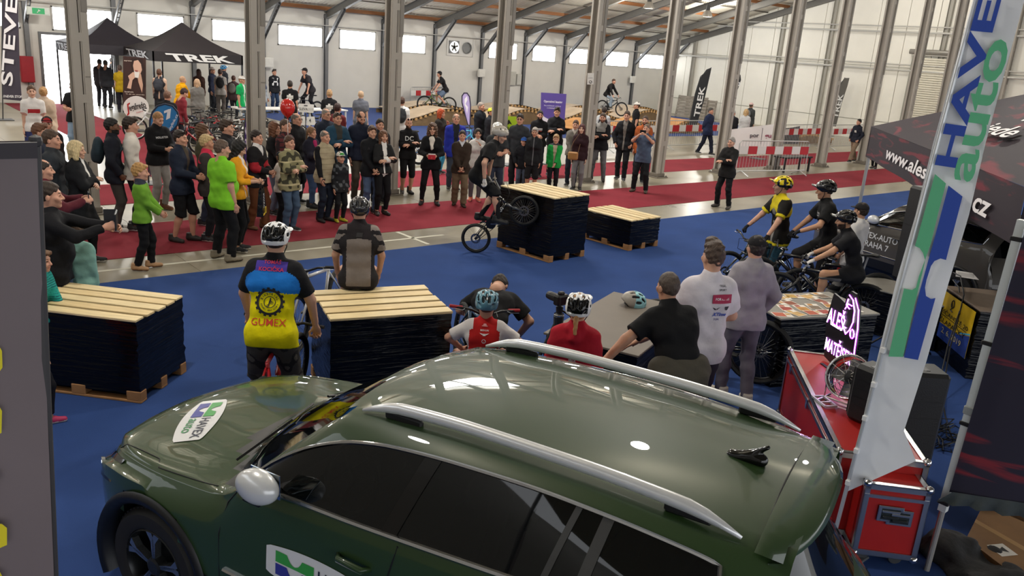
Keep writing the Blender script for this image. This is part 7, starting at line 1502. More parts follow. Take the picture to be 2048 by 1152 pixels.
def rider(key, label, b, h, at, phi_off=0.0, feet=None, pelvis=None, drop=.05, fix=(1, 1), **kw):
 """a figure whose hands close on the grips of bicycle b and whose feet stand on its pedals or the floor"""
 rot=b['heading']+math.pi/2+R(phi_off); s=h/1.75; arms={}
 for sd in (1, -1):
  p=to_local(b['grip'][sd], at, rot, s); arms[sd]=p+np.array([0, .085, .035])
 ft=feet
 if feet is None:ft=tuple(to_local(b['ped'][sd], at, rot, s)+np.array([0, .03, .082]) for sd in (1, -1))
 PE[key]=person(label, at, rot, h=h, armL=arms[1] if fix[0] else kw.pop('armL'), armR=arms[-1] if fix[1] else kw.pop('armR'), feet=ft, pelvis=pelvis, hands=kw.pop('hands', 'grip'), z=.006, **kw); PE[key]['g']=at; return PE[key]
# --- the trials rider and his bike, front wheel up against the tall stack
rc=gp(950, 506); fx=np.array([8.83, 9.91]); hd0=math.atan2(fx[1]-rc[1], fx[0]-rc[0])
trial=bike('black trials bicycle without saddle, its front wheel against the tall stack', rc, hd0, '#18191b', '#17171a', r=.25, wb=.94, pitch=35, kind='trial', tw=.034, lod=0, fork_c='#3b3d40', crank=.5, lettering='CLEAN', steer=4)
gr=(trial['grip'][1]+trial['grip'][-1])/2; fw0=np.array([math.cos(hd0), math.sin(hd0)])
pm=(np.array(trial['ped'][1])+np.array(trial['ped'][-1]))/2; at0=np.array([pm[0], pm[1]])-fw0*.26
rider('trial', 'trials rider in grey helmet and black clothes standing on the pedals', trial, 1.80, at0, pelvis=(0, .02, pm[2]/1.03+.76), lean=20, bend=14, poleL=(1, .4, -.1), poleR=(-1, .4, -.1), top=('tee', '#131315', -.14), pants=('longshorts', '#141416'), shoes=('sneaker', '#141414', '#2a2a2a'), hair=('buzz', '#4a3628'), gear=('skate', '#a39c92', '#2a2724'), head=(-8, 8), lod=0, bare_sock=('#17171a', .22), skin='#c2957c', glove='#c9c5c0', pat=(('rect', '#8f8f90', .055, .20, .27), ))
# --- riders and mechanics in front of the viewer
g=gp(548, 447, 1.84); hdj=ray_dir_angle(g, 166)
bj=bike('bicycle with red and black frame under the rider in the yellow and blue jersey', (g[0]-.50*math.cos(hdj), g[1]-.50*math.sin(hdj)), hdj, '#a81f26', '#1d1d20', kind='mtb', lod=0, fork_c='#161618', lettering='CLEAN', r=.34, wb=1.08, steer=-10, saddle=False)
BLU2, YL2, PUR2='#1f78cf', '#e6d800', '#4a3a96'
rider('jer', 'rider in white helmet and purple, blue and yellow jersey leaning on his handlebar', bj, 1.84, (g[0], g[1]), feet=((.17, .02, .08), (-.17, .02, .08)), pelvis=(0, .12, .90), lean=13, bend=4, top=('jersey', BLK, -.12), pat=(('lower', YL2, .33), ('band', BLU2, .30, .455), ('band', PUR2, .455, .535), ('cuff', '#1b1b1f')), pants=('longshorts', '#3f3c38'), ppat=(('camo', '#242322', .2), ('camo', '#57524a', .9)), hair=('short', '#2a201a'), gear=('goggle', '#e4e4e4', '#0c0c0e'), lod=0, skin=SK1, fat=1.02, poleL=(1, .6, .2), poleR=(-1, .6, .2), bare_sock=('#17171a', .45))
i=PE['jer']; chest_print(i, 'TOMÁŠ', .13, .17, back=True, color='#c82a4a', bold=.008); chest_print(i, 'KOCIČKA', .19, .115, back=True, color='#c82a4a', bold=.02); chest_print(i, 'GUMEX', .27, -.30, back=True, color='#cf3a1d', bold=.002)
def back_mark(info, fn, up_, side=0.0, col='#17171a', off=.006):
 me=info['top'].data; bvh=BVHTree.FromPolygons([tuple(v.co) for v in me.vertices], [tuple(p.vertices) for p in me.polygons]); n=-np.array(info['n2']); s=info['s']; x=np.cross(info['u2'], n); o=info['chest']+info['u2']*up_*s+n*.3*s+x*side*s; Mx=frame(o, x, info['u2'])
 mb=MB()
 for poly in fn:
  out=[]
  for a, b in poly:
   p=Mx@Vector((a*s, b*s, 0)); d=(Mx.to_3x3()@Vector((0, 0, -1))).normalized(); h=bvh.ray_cast(p, d, 1.0); out.append(tuple((h[0] if h[0] is not None else p+d*.2)-d*off))
  mb.add(out, [tuple(range(len(out)))])
 return mb.build('printed_mark', mat(col, .7, name='print'), info['top'])
def annulus(r0, r1, n=28, cx_=0, cy_=0, teeth=0, amp=.0):
 o=[]
 for k in range(n):
  a, b=2*math.pi*k/n, 2*math.pi*(k+1)/n; e=amp if teeth and k%2==0 else 0
  o.append([(cx_+r0*math.cos(a), cy_+r0*math.sin(a)), (cx_+(r1+e)*math.cos(a), cy_+(r1+e)*math.sin(a)), (cx_+(r1+e)*math.cos(b), cy_+(r1+e)*math.sin(b)), (cx_+r0*math.cos(b), cy_+r0*math.sin(b))])
 return o
back_mark(i, annulus(.083, .102, 32, teeth=1, amp=.012), -.145); back_mark(i, annulus(.040, .046, 20), -.145); back_mark(i, [[(-.008, .0), (.004, -.006), (.012, .020), (.0, .024)], [(.0, .022), (.010, .022), (.010, .034), (.0, .034)], [(-.012, -.03), (-.004, -.03), (.004, -.004), (-.006, .0)], [(.008, .012), (.022, .002), (.020, -.002), (.006, .006)]]+annulus(.006, .010, 10, -.012, -.028)+annulus(.007, .011, 10, .018, -.006), -.145)
def ring_text(info, word, rad, a0, a1, up_, h=.018, flip=False):
 me=info['top'].data; bvh=BVHTree.FromPolygons([tuple(v.co) for v in me.vertices], [tuple(p.vertices) for p in me.polygons]); n=-np.array(info['n2']); s=info['s']; x=np.cross(info['u2'], n); o=info['chest']+info['u2']*up_*s+n*.25*s; Mx=frame(o, x, info['u2']); mb=MB()
 for k, ch in enumerate(word):
  if ch==' ':continue
  a=R(a0+(a1-a0)*k/(len(word)-1)); p=Mx@Vector((rad*s*math.cos(a), rad*s*math.sin(a), 0)); sg=-1 if flip else 1
  up2=Mx.to_3x3()@Vector((sg*math.cos(a), sg*math.sin(a), 0)); xx=Mx.to_3x3()@Vector((sg*math.sin(a), -sg*math.cos(a), 0)); letter(mb, ch, frame(tuple(p), tuple(xx), tuple(up2)), h=h*s, bold=.02, bvh=bvh, off=.006)
 mb.build('lettering', mat('#17171a', .7, name='print'), info['top'])
ring_text(i, 'BIKETRIAL', .064, 158, 22, -.145)
ring_text(i, 'school and sport', .064, 195, 345, -.145, h=.012, flip=True)
sp=gp(716, 577, .90); rot=face_rot(sp, 180)
PE['seat']=person('rider in black helmet and grey and black jersey sitting on the wrapped stack', (sp[0], sp[1]), rot, h=1.66, z=.006, pelvis=(0, -.02, 1.055), feet=((.14, -.46, .62), (-.14, -.46, .62)), kneepole=((.2, -1, .6), (-.2, -1, .6)), armL=(.22, -.22, 1.04), armR=(-.22, -.22, 1.04), poleL=(1, .6, 0), poleR=(-1, .6, 0), lean=4, bend=10, top=('jersey', '#7b726c', -.10), pat=(('yoke', '#221d1f', .40, .12), ('sleevein', '#1d191b'), ('side', '#232022', .128), ('lower', '#221d1f', -.07)), pants=('longshorts', '#17171a'), hair=('short', '#2c2019'), gear=('mtb', '#232427', '#0d0d0f'), lod=0, skin=SK1)
back_mark(PE['seat'], [[(-.032, -.022), (.032, -.022), (.040, .026), (-.024, .026)]], .075, col='#1a1718'); chest_print(PE['seat'], 'X', .034, .077, back=True, color='#b9b2ac', bold=.03)
g=gp(975, 573, 1.24); rot=face_rot(g, 178)
PE['redb']=person('boy in red and white cycling jersey and teal helmet sitting behind the car', (g[0], g[1]), rot, h=1.58, z=.006, child=True, pelvis=(0, .0, .42), feet=((.24, -.38, .08), (-.24, -.38, .08)), kneepole=((.7, -1, .9), (-.7, -1, .9)), armL=(.25, -.28, .58), armR=(-.25, -.28, .58), poleL=(1, .3, 0), poleR=(-1, .3, 0), lean=8, bend=6, top=('jersey', '#b81f1e', -.09), pat=(('sleeve', '#d8d2d0'), ('side', '#d8d2d0', .155)), pants=('longshorts', '#2b2621'), hair=('short', '#3a2a20'), gear=('mtb', '#5f8ea0', '#16242a'), lod=0)
mb=MB(); mb.bbox((-.17, -.14, 0), (.17, .14, .36), .02); t=empty('stool', 'low black stool under the boy in the red jersey', 'stool', (g[0], g[1], .007), rot)
mb.build('seat', mat('#151516', .6), t)
for wd, u, w_ in (('BIEHUN', .105, .085), ('POC', -.085, .07), ('HUSAR', -.155, .07)):chest_print(PE['redb'], wd, w_, u-.02, back=True, color='#e4dcdc', bold=.02)
back_mark(PE['redb'], annulus(.016, .022, 16, 0, 0)+[[(-.007, -.004), (.007, -.004), (.004, -.009), (-.004, -.009)]], -.03, col='#e4dcdc'); back_mark(PE['redb'], [[(-.05, .012), (-.018, .004), (-.018, -.010), (-.030, -.004)], [(.05, .012), (.018, .004), (.018, -.010), (.030, -.004)], [(-.018, .004), (.018, .004), (.014, -.018), (-.014, -.018)]], .045, col='#e4dcdc'); back_mark(PE['redb'], [[(-.03, 0), (.03, 0), (.03, .008), (-.03, .008)], [(-.02, .010), (.02, .010), (.012, .028), (-.012, .028)]], .125, col='#e4a0a0')
gk=gp(1012, 662); rot=face_rot(gk, 172)
PE['kneel']=person('man in black T-shirt and jeans kneeling with bowed head on the blue carpet', (gk[0], gk[1]), rot, h=1.90, z=.006, pelvis=(0, .05, .42), feet=((.24, -.30, .08), (-.16, .42, .09)), kneepole=((.35, -1, 1.0), (-.2, -1, -1.2)), armL=(.16, -.52, .38), armR=(-.24, -.42, .28), poleL=(1, .3, .2), poleR=(-1, .3, .2), lean=42, bend=34, head=(0, 62), top=('tee', '#18181a', -.13), pants=('jeans', '#5d7288'), shoes=('sneaker', '#2a2a2e', '#cfcac4'), hair=('short', '#2a201a'), lod=0, fat=1.08, skin=SK1); aim(PE['kneel'], 1000, 548)
g=gp(1160, 585, 1.63); PE['redg']=person('girl in red hoodie and white helmet with a black rear shell', (g[0], g[1]), face_rot(g, 176), h=1.60, z=.006, pose='phone', top=('hoodie', '#a8182a', -.10), pants=('jeans', '#26282f'), hair=('ponytail', '#b98a5a'), gear=('goggle', '#e8e8e8', '#0b0b0d'), fem=True, lod=0, skin=SK1)
i=PE['redg']
for wd, u, w_ in (('IBIX', -.045, .07), ('ADVENTURE.CZ', -.075, .17), ('wibberf', -.135, .12), ('SPORT', -.205, .13)):chest_print(i, wd, w_, u-.02, back=True, color='#e6dcdc', bold=.02, shear=.2 if u>-.1 else 0, side=.02 if wd=='wibberf' else 0)
back_mark(i, [[(-.02, -.02), (.0, -.025), (.015, -.01), (.018, .02), (-.012, .022)]], -.155, side=-.085, col='#e6dcdc')
# the man leaning on the table and the two beside him
gm=gp(1372, 838); a_=gp(1232, 690, .82); rot=face_rot(gm, -142); s_=1.78/1.75
PE['lean']=person('man in black T-shirt leaning with stretched arm on the commentators\' table', (gm[0], gm[1]), rot, h=1.78, z=.006, lean=22, bend=10, pelvis=(0, .10, .905), armL=to_local((a_[0]+.16, a_[1]+.06, .87), gm, rot, s_), armR=to_local(gp(1300, 628, .87), gm, rot, s_), poleL=(1, .2, .4), poleR=(-1, .2, .3), hands='flat', top=('tee', '#111113', -.12), pants=('trousers', '#19191d'), hair=('buzz', '#4d4138'), lod=0, skin='#b98a6e', fat=1.1, legs='wide', head=(0, -8)); aim(PE['lean'], 1340, 544)
i=PE['lean']; P0_=i['P0']/i['s']; Pq=[cap(P0_+np.array([x, .07, .02]), P0_+np.array([x*1.1, .10, -.42]), .085, .10, k=.06) for x in (-.12, 0, .12)]+[cap(P0_+np.array([-.14, -.02, .06]), P0_+np.array([.14, -.02, .06]), .135, k=.05, n=(0, 1, 0), f=1.1)]
g_=grow(Pq, .014, clips=[((0, 0, P0_[2]-.50), (0, 0, -1)), ((0, -.12, 0), (0, -1, 0))], wob=.006, wf=18); obj('tied_jacket', mesh_np('tied_jacket', g_[0]*i['s'], g_[1], [cloth('#4a463d')]), i['root'])
g_=grow([cap(P0_+np.array([.12, -.02, -.18]), P0_+np.array([.14, -.02, -.55]), .10, .10, k=.05)], .016, clips=[((0, 0, P0_[2]-.55), (0, 0, -1))], wob=.006); obj('green_cloth', mesh_np('green_cloth', g_[0]*i['s'], g_[1], [cloth('#3f9a3a')]), i['root'])
P('moh', 'man with a tuft of hair in white printed T-shirt beside the leaning man', (1432, 487), None, 1.90, -150, armL=(.16, -.30, 1.0), armR=(-.20, -.26, 1.02), top=('tee', '#d6d0d6', -.13), pants=('trousers', '#2c2833'), shoes=('sneaker', '#2a2628', '#d5d0ca'), hair=('mohawk', '#4a3a30'), lod=0, skin=SK1, fat=1.04)
i=PE['moh']
chest_print(i, 'TRIAL', .06, .145, back=True, color='#33333a', bold=.01, side=.06); chest_print(i, 'SPORT', .06, .115, back=True, color='#33333a', bold=.02, side=.06)
back_mark(i, [[(-.085+.17*k/8, -.035), (-.085+.17*(k+1)/8, -.035), (-.085+.17*(k+1)/8, .035), (-.085+.17*k/8, .035)] for k in range(8)], .045, side=.06, col='#a8204a'); chest_print(i, 'FOR BIKES', .12, .045, back=True, color='#e8e0e6', bold=.02, side=.06).location=(0, 0, 0)
for o in list(i['top'].children):
 if o.name.startswith('lettering') and o.data.materials[0].diffuse_color is not None and o==i['top'].children[-1]:pass
back_mark(i, [[(-.075, .010), (-.045, -.004), (-.04, -.018), (-.055, -.012)], [(-.01, .010), (-.035, -.004), (-.04, -.018), (-.03, -.012)], [(.03, .014), (.07, .014), (.06, -.014), (.05, -.02), (.04, -.014)]], -.03, side=.06, col='#2a2a34'); chest_print(i, 'XTime', .12, -.085, back=True, color='#3350b0', bold=.03, shear=.3, side=.06); chest_print(i, 'TUN.', .05, -.125, back=True, color='#4a4690', bold=.01, shear=.2, side=.04)
P('hoo', 'man in pale grey hoodie and black cap standing with hands in pockets', (1510, 474), (1464, 800), 1.84, -152, pose='pockets', top=('hoodie', '#98939a', -.10), pants=('trousers', '#6b6671'), shoes=('sneaker', '#c6bfb4', '#d9d4ca'), hair=('short', '#2a2220'), gear=('cap', '#1d1c1f', '#1d1c1f', '#d8d6d4'), lod=0, skin=SK1, legs='step')
# --- the three riders and their bikes on the right
def at_px(px, py, z=0):p=gp(px, py, z); return np.array([p[0], p[1]])
gy=at_px(1534, 572); hdy=ray_dir_angle(gy, -62)
by=bike('dark bicycle of the rider in the yellow helmet', gy-np.array([math.cos(hdy), math.sin(hdy)])*.40, hdy, '#1f2a30', '#1b1b1e', lod=0, r=.34, steer=6)
rider('yel2', 'rider in yellow and black helmet and jersey standing over his bicycle', by, 1.82, gy, feet=((.15, .02, .08), (-.15, .02, .08)), pelvis=(0, .06, .90), lean=6, bend=2, top=('jersey', '#1d1a17', -.12), pat=(('inner', '#8a867f', .07, -.2), ('yoke', '#d9c31e', .40, .6), ('collar', '#d9c31e'), ('lower', '#c9b81c', -.08), ('cuff', '#d2c022'), ('rect', '#17171a', .045, .22, .31)), pants=('longshorts', '#1c1d20'), ppat=(('legside', '#274a5a'), ), shoes=('sneaker', '#d2d0cc', '#2a2a2c'), hair=('short', '#3a2a1f'), gear=('visor', '#e0c81c', '#151515'), lod=0, skin=SK1, bare_sock=('#7c1f26', .30), glove='#141416', head=(-16, 0)); d=aim(PE['yel2'], 1567, 351, .15); by['root'].location=by['root'].location+Vector(tuple(d*[1, 1, 0]))
gb2=at_px(1640, 594); hdb=ray_dir_angle(gb2, -72)
bb=bike('black bicycle of the rider in the black helmet', gb2-np.array([math.cos(hdb), math.sin(hdb)])*.15, hdb, '#161719', '#1b1b1e', lod=0, r=.355, steer=-4, crank=.2)
sd=bb['saddle']; s_=1.82/1.75
rider('blk2', 'rider in black helmet and black T-shirt sitting on his bicycle', bb, 1.82, (sd[0], sd[1]), pelvis=(0, .0, (sd[2]+.07)/s_), feet=((.20, -.10, .08), (-.13, -.30, .32)), kneepole=((.3, -1, .2), (-.25, -1, .3)), lean=10, bend=6, fix=(0, 1), armL=(.20, -.46, 1.12), poleL=(1, .6, -.4), top=('tee', '#131314', -.13), pants=('longshorts', '#1b1a1b'), shoes=('sneaker', '#2b2b2d', '#c9a050'), hair=('short', '#20160f'), gear=('mtb', '#141517', '#050506'), lod=0, skin='#c09070', glove='#15161a', head=(-14, 4), bare_sock=('#17171a', .5)); d=aim(PE['blk2'], 1654, 359, .15); bb['root'].location=bb['root'].location+Vector(tuple(d*[1, 1, 0]))
i=PE['blk2']; chest_print(i, 'hop', .09, .05, color='#e3e0dc', bold=.02, side=.0); chest_print(i, 'NAKOL', .12, .01, color='#e3e0dc', bold=.02); chest_print(i, 'ZZ', .05, -.03, color='#e3e0dc', bold=.02)
gs=at_px(1700, 668); hds=ray_dir_angle(gs, -80)
bs=bike('bicycle of the rider in grey shorts, front wheels beside the flyer table', gs-np.array([math.cos(hds), math.sin(hds)])*.15, hds, '#141516', '#2a2a2c', lod=0, r=.34, steer=-6, crank=.3, seat_z=.76)
sd=bs['saddle']; s_=1.78/1.75
rider('gsh2', 'rider in black helmet, dark T-shirt and grey striped shorts sitting on his bicycle', bs, 1.74, (sd[0], sd[1]), pelvis=(0, .0, (sd[2]+.06)/s_), feet=((.14, -.42, .36), (-.20, -.05, .08)), kneepole=((.2, -1, .5), (-.2, -1, .2)), lean=14, bend=12, top=('tee', '#1d1d20', -.13), pants=('longshorts', '#77746f'), ppat=(('stripes', '#1b1b1d', 26, .55), ), hair=('short', '#2a1e17'), gear=('mtb', '#17181a', '#050506'), lod=0, skin='#c0906f', glove='#c9c4c0', beard='#3a2a20'); d=aim(PE['gsh2'], 1694, 419, .15); bs['root'].location=bs['root'].location+Vector(tuple(d*[1, 1, 0]))
P('wtee', 'man in white T-shirt, dark cap and red shorts behind the tent pole', (1726, 408), None, 1.62, -118, armL=(.22, -.10, .95), top=('tee', '#d9d6d4', -.13), pants=('shorts', '#a01a20'), hair=('short', '#2a1c15'), gear=('cap', '#222022', '#222022', '#222022'), lod=0, skin='#c4957a')
# other bicycles around the boxes
def place(px, py, z=0):return gp(px, py, z)
def aim_grip(b, sd, px, py):
 p=np.array(b['grip'][sd]); q=gp(px, py, p[2]); o=b['root']; o.location=(o.location[0]+q[0]-p[0], o.location[1]+q[1]-p[1], o.location[2])
b=bike('bicycle standing behind the stack of the seated rider, its front tyre showing at the left', (sp[0], sp[1]), ray_dir_angle(sp, -22), '#b8b8ba', '#202022', lod=0, tw=.034, lean=3, r=.33, saddle=False); q_=gp(640, 712, .0); b['root'].location=(q_[0]-.75*math.cos(ray_dir_angle(sp, -22))+.12, q_[1]-.75*math.sin(ray_dir_angle(sp, -22))+.42, .007)
g=gp(935, 612, 1.0); b=bike('bicycle with red grips and dark blue frame behind the boy in the red jersey', (g[0], g[1]), ray_dir_angle(g, 12), '#2a4a68', '#222225', lod=0, grip_c='#a01f26', lean=-4, steer=8, saddle=False); aim_grip(b, -1, 912, 613)
g1=gp(1520, 768); g2=gp(1385, 560, 1.0); hx=math.atan2(g2[1]-g1[1], g2[0]-g1[0]); bike('fat tyred black bicycle with blue grips beside the flyer table', (g1[0]-.05, g1[1]+.05), hx+.1, '#17181a', '#101012', lod=0, tw=.045, r=.37, grip_c='#2f6fb0')
g=at_px(1790, 660); bike('dark bicycle standing behind the low black box by the tent pole', (g[0]+.1, g[1]+.4), ray_dir_angle(g, -60), '#16171a', '#2b2b2e', lod=1, lean=3)
# helmet, camera on tripod
V_, F_, m_=t_gear(.0066, 'two'); ht=gp(1262, 612, .80); k=obj('helmet', mesh_np('helmet', V_*1.02, F_, [mat('#8fc9cf', .35, name='helmet_shell'), mat('#101214', .5), mat('#a39d93', .4, name='helmet_shell')], m_)); k.location=(ht[0], ht[1], .815); k.rotation_euler=(R(-8), 0, face_rot(ht, -70)); tag(k, 'pale turquoise and grey helmet lying on the commentators\' table', 'helmet')
mb=MB(); mb.tube([(-.08, .05, .02), (-.03, .12, -.0), (.06, .12, .0), (.09, .04, .02)], .008, 6); mb.tube([(.08, 0, .01), (.05, -.06, -.004), (-.05, -.06, -.004)], .006, 5); mb.build('retention_strap', mat('#141414', .6), k)
tb=gp(1066, 706); tp=gp(1117, 640, 1.0); tri=empty('tripod', 'black tripod with a camera beside the girl in the red hoodie', 'tripod', (tp[0], tp[1], .007)); apex_=Vector((0, 0, 1.02))
for a in (2.55, .45, -1.65):mb=MB(); mb.tube([tuple(apex_), (.42*math.cos(a+.2), .42*math.sin(a+.2), .02)], [.020, .013], 8); mb.tube([tuple(apex_*.5+Vector((.42*math.cos(a+.2), .42*math.sin(a+.2), .0))*.5+Vector((0, 0, .02))), (0, 0, .45)], .006, 5); mb.lathe([(.001, .0), (.022, .0), (.018, .03)], 8, M=Matrix.Translation((.42*math.cos(a+.2), .42*math.sin(a+.2), 0))); mb.build('leg', mat('#17181a', .4), tri)
mb=MB(); mb.lathe([(.001, .95), (.045, .95), (.05, 1.03), (.03, 1.06), (.035, 1.12), (.001, 1.13)], 12); mb.build('head', mat('#26282b', .35), tri); mb=MB(); mb.lathe([(.046, 1.035), (.05, 1.045), (.046, 1.055)], 12); mb.build('chrome_ring', CHR, tri)
mb=MB(); mb.tube([(0, 0, 1.1), (.10, -.14, 1.02)], .010, 6); mb.build('pan_handle', mat('#17181a', .4), tri)
mb=MB(); mb.bbox((-.07, -.05, 1.14), (.07, .03, 1.24), .015); mb.bbox((-.03, -.03, 1.235), (.03, .02, 1.265), .01); mb.lathe([(.001, .14), (.035, .14), (.04, .10), (.04, .0)], 14, M=Matrix.Translation((0, .02, 1.19))@Matrix.Rotation(R(-90), 4, 'X')); cm_=mb.build('camera_body', mat('#121214', .4), tri); mb=MB(); mb.box((-.04, -.0515, 1.155), (.04, -.051, 1.225)); mb.build('screen', mat('#20262c', .1), cm_)
# ------------------------------------------------------------------ around the flight cases: glowing sign, fan, loudspeakers, cables
sA, sB=gp(1652, 716, .78), gp(1704, 752, .78); sx_=nrm((sB-sA)*[1, 1, 0]); sn_=np.cross(sx_, [0, 0, 1.]); sn_=sn_ if sn_@sA<0 else -sn_
def sq(x, y, o=0.0):return onP(x, y, sA+sn_*o, sn_)
so=np.array([*((sA+sB)/2)[:2], .75]); LS_=float(np.linalg.norm(sB-sA)); sign=empty('glowing_sign', 'black sign with glowing pink lettering standing on the long flight case', 'sign', tuple(so))
outl=[(1668, 586), (1652, 640), (1648, 712), (1672, 738), (1702, 758), (1705, 735), (1712, 690), (1717, 640), (1719, 610), (1712, 588), (1703, 582), (1694, 590), (1690, 606), (1680, 596)]
mb=MB(); f_=[sq(x, y)-so for x, y in outl]; b_=[p-sn_*.02 for p in f_]; n=len(f_)
mb.add(f_+b_, [tuple(range(n)), tuple(range(2*n-1, n-1, -1))]+[(i, (i+1)%n, n+(i+1)%n, n+i) for i in range(n)]); mb.build('board', mat('#1b191c', .4), sign)
for wd, col, es, off, bb_ in ((0, '#b012d8', 2.2, .004, .035), (1, '#ffe6ff', 4.5, .007, .004)):
 mb=MB(); zz=(0, 0, 1)
 letter(mb, 'ALEŠ', frame(tuple(sq(1672, 634, off)-so), tuple(sx_), zz), h=.19, width=LS_*.62, bold=bb_); letter(mb, 'MATĚJSEK', frame(tuple(sq(1676, 702, off)-so), tuple(sx_), zz), h=.20, width=LS_*1.0, bold=bb_)
 for path in ([(1699, 590), (1706, 600), (1709, 622), (1706, 645), (1699, 660), (1691, 668), (1687, 655)], [(1690, 618), (1697, 608), (1704, 612)], [(1684, 632), (1690, 640), (1686, 652), (1692, 656)], [(1697, 598), (1693, 610), (1699, 618)], [(1704+4*math.cos(a), 668+9*math.sin(a)) for a in np.linspace(0, 6.28, 10)], [(1711, 596), (1717, 620), (1715, 660), (1709, 700), (1704, 745)]):mb.tube([tuple(sq(x, y, off)-so) for x, y in path], .009 if not wd else .005, 5)
 mb.build('glowing_tube', mat(col, .4, emit=col, estr=es, name='glow'), sign)
mb=MB(); mb.box((-.14, -.10, 0), (.14, -.07, .012), 0, Matrix.Rotation(math.atan2(sx_[1], sx_[0]), 4, 'Z')); mb.tube([(0, 0, .0), tuple(sq(1672, 715)-so)], .012, 6); mb.build('foot', mat('#151515', .5), sign)
fg_=gp(1692, 812, .755); fan=empty('drum_fan', 'chrome drum fan on the long red flight case', 'fan', tuple(fg_)); fa_=nrm((gp(1660, 770, .9)-gp(1722, 722, 1.0))*[1, 1, 0]+np.array([0, 0, .25])); fc=np.array([0, 0, .24])
Mf=frame(tuple(fc), tuple(nrm(np.cross([0, 0, 1.], fa_))), z=tuple(fa_)) if False else Matrix.Translation(tuple(fc))@Vector((0, 0, 1)).rotation_difference(Vector(tuple(fa_))).to_matrix().to_4x4()
mb=MB(); mb.lathe([(.175, -.09), (.185, -.085), (.18, .0), (.185, .085), (.175, .09), (.172, .0), (.172, -.08)], 32, M=Mf); mb.build('drum', CHR, fan, True)
for sgn in (-1, 1):
 mb=MB()
 for r0 in (.05, .09, .13, .165):mb.tube([tuple(Mf@Vector((r0*math.cos(a), r0*math.sin(a), sgn*.095))) for a in np.linspace(0, 2*math.pi, 22, endpoint=False)], .0022, 4, closed=True)
 for q in range(10):a=q*math.pi/5; mb.tube([tuple(Mf@Vector((.03*math.cos(a), .03*math.sin(a), sgn*.10))), tuple(Mf@Vector((.18*math.cos(a), .18*math.sin(a), sgn*.09)))], .002, 4)
 stuff(mb.build('guard_wires', CHR, fan))
for q in range(4):
 Mb=Mf@Matrix.Rotation(q*math.pi/2, 4, 'Z')@Matrix.Translation((.085, 0, 0))@Matrix.Rotation(R(28), 4, 'X'); mb=MB(); mb.bbox((-.065, -.055, -.003), (.07, .055, .003), .003, 0, Mb); mb.build('blade', metalm('#9a9a9c', .3), fan)
mb=MB(); mb.lathe([(.001, -.08), (.045, -.08), (.05, .03), (.001, .05)], 14, M=Mf); mb.build('motor', mat('#1b1b1d', .5), fan)
s_x=nrm(np.cross([0, 0, 1.], fa_)); mb=MB(); mb.tube([tuple(fc+s_x*.19), tuple(s_x*.19+np.array([0, 0, .015])), tuple(-s_x*.19+np.array([0, 0, .015])), tuple(fc-s_x*.19)], .009, 6); 
for sgn in (-1, 1):mb.tube([tuple(s_x*.19*sgn+fa_*.12*[1, 1, 0]+np.array([0, 0, .01])), tuple(s_x*.19*sgn-fa_*.12*[1, 1, 0]+np.array([0, 0, .01]))], .009, 6)
mb.build('stand', CHR, fan)
br=gp(1648, 806, .755); t=empty('bracket', 'open metal bracket lying on the edge of the long flight case', 'bracket', tuple(br), math.atan2(sx_[1], sx_[0])); mb=MB()
for p_, q_ in (((-.1, -.05, .015), (.1, -.05, .015)), ((-.1, .05, .015), (.1, .05, .015)), ((-.1, -.05, .015), (-.1, .05, .015)), ((.1, -.05, .015), (.1, .05, .015)), ((.02, -.05, .015), (.02, .05, .015))):bar(mb, p_, q_, .016, .016)
mb.build('frame', mat('#d5d2d8', .3, .4), t)
def speaker(label, at, rot, w_, d_, h_, z, stand=False, name='loudspeaker'):
 t=empty(name, label, 'speaker', (at[0], at[1], z), rot); mb=MB(); mb.bbox((-w_/2, -d_/2, 0), (w_/2, d_/2, h_), .03); mb.build('cabinet', mat('#161617', .5, bump=.1, bscale=80), t)
 mb=MB(); mb.bbox((-w_/2+.03, -d_/2-.012, .04), (w_/2-.03, -d_/2+.002, h_-.04), .008); mb.build('grille', mat('#0e0e0f', .7, bump=.3, bscale=220), t)
 for k in range(4):mb=MB(); mb.box((-w_/2-.002, -d_/2+.05, h_*(.3+.15*k)), (w_/2+.002, d_/2-.04, h_*(.3+.15*k)+.006)); mb.build('rib', mat('#0a0a0b', .5), t)
 mb=MB(); mb.bbox((-.07, -.02, h_-.006), (.07, .02, h_+.004), .004); mb.build('handle', mat('#0a0a0b', .4), t)
 if stand:
  mb=MB(); mb.tube([(0, 0, .0), (0, 0, -z+.02)], .022, 8); mb.build('stand_pole', mat('#1a1a1b', .4), t); mb=MB()
  for q in range(3):a=q*2.09; mb.tube([(0, 0, -z+.45), (.42*math.cos(a), .42*math.sin(a), -z+.02)], .014, 6)
  mb.build('stand_legs', mat('#1a1a1b', .4), t)
 return t
p_=gp(1876, 377, 2.12); speaker('tall black loudspeaker on a stand half hidden behind the white banner', p_, face_rot(p_, 40), .46, .42, 1.15, .97, True)
p_=gp(1733, 842, .76); speaker('black loudspeaker standing on the long flight case left of the white banner', p_, face_rot(p_, -120), .22, .26, .46, .757)
p_=gp(1858, 905, .40); p_=gp(1850, 880, .5); speaker('dark grey loudspeaker right of the white banner above the small flight case', (p_[0]+.25, p_[1]+.22), face_rot(p_, -60), .30, .34, 1.0, .007)
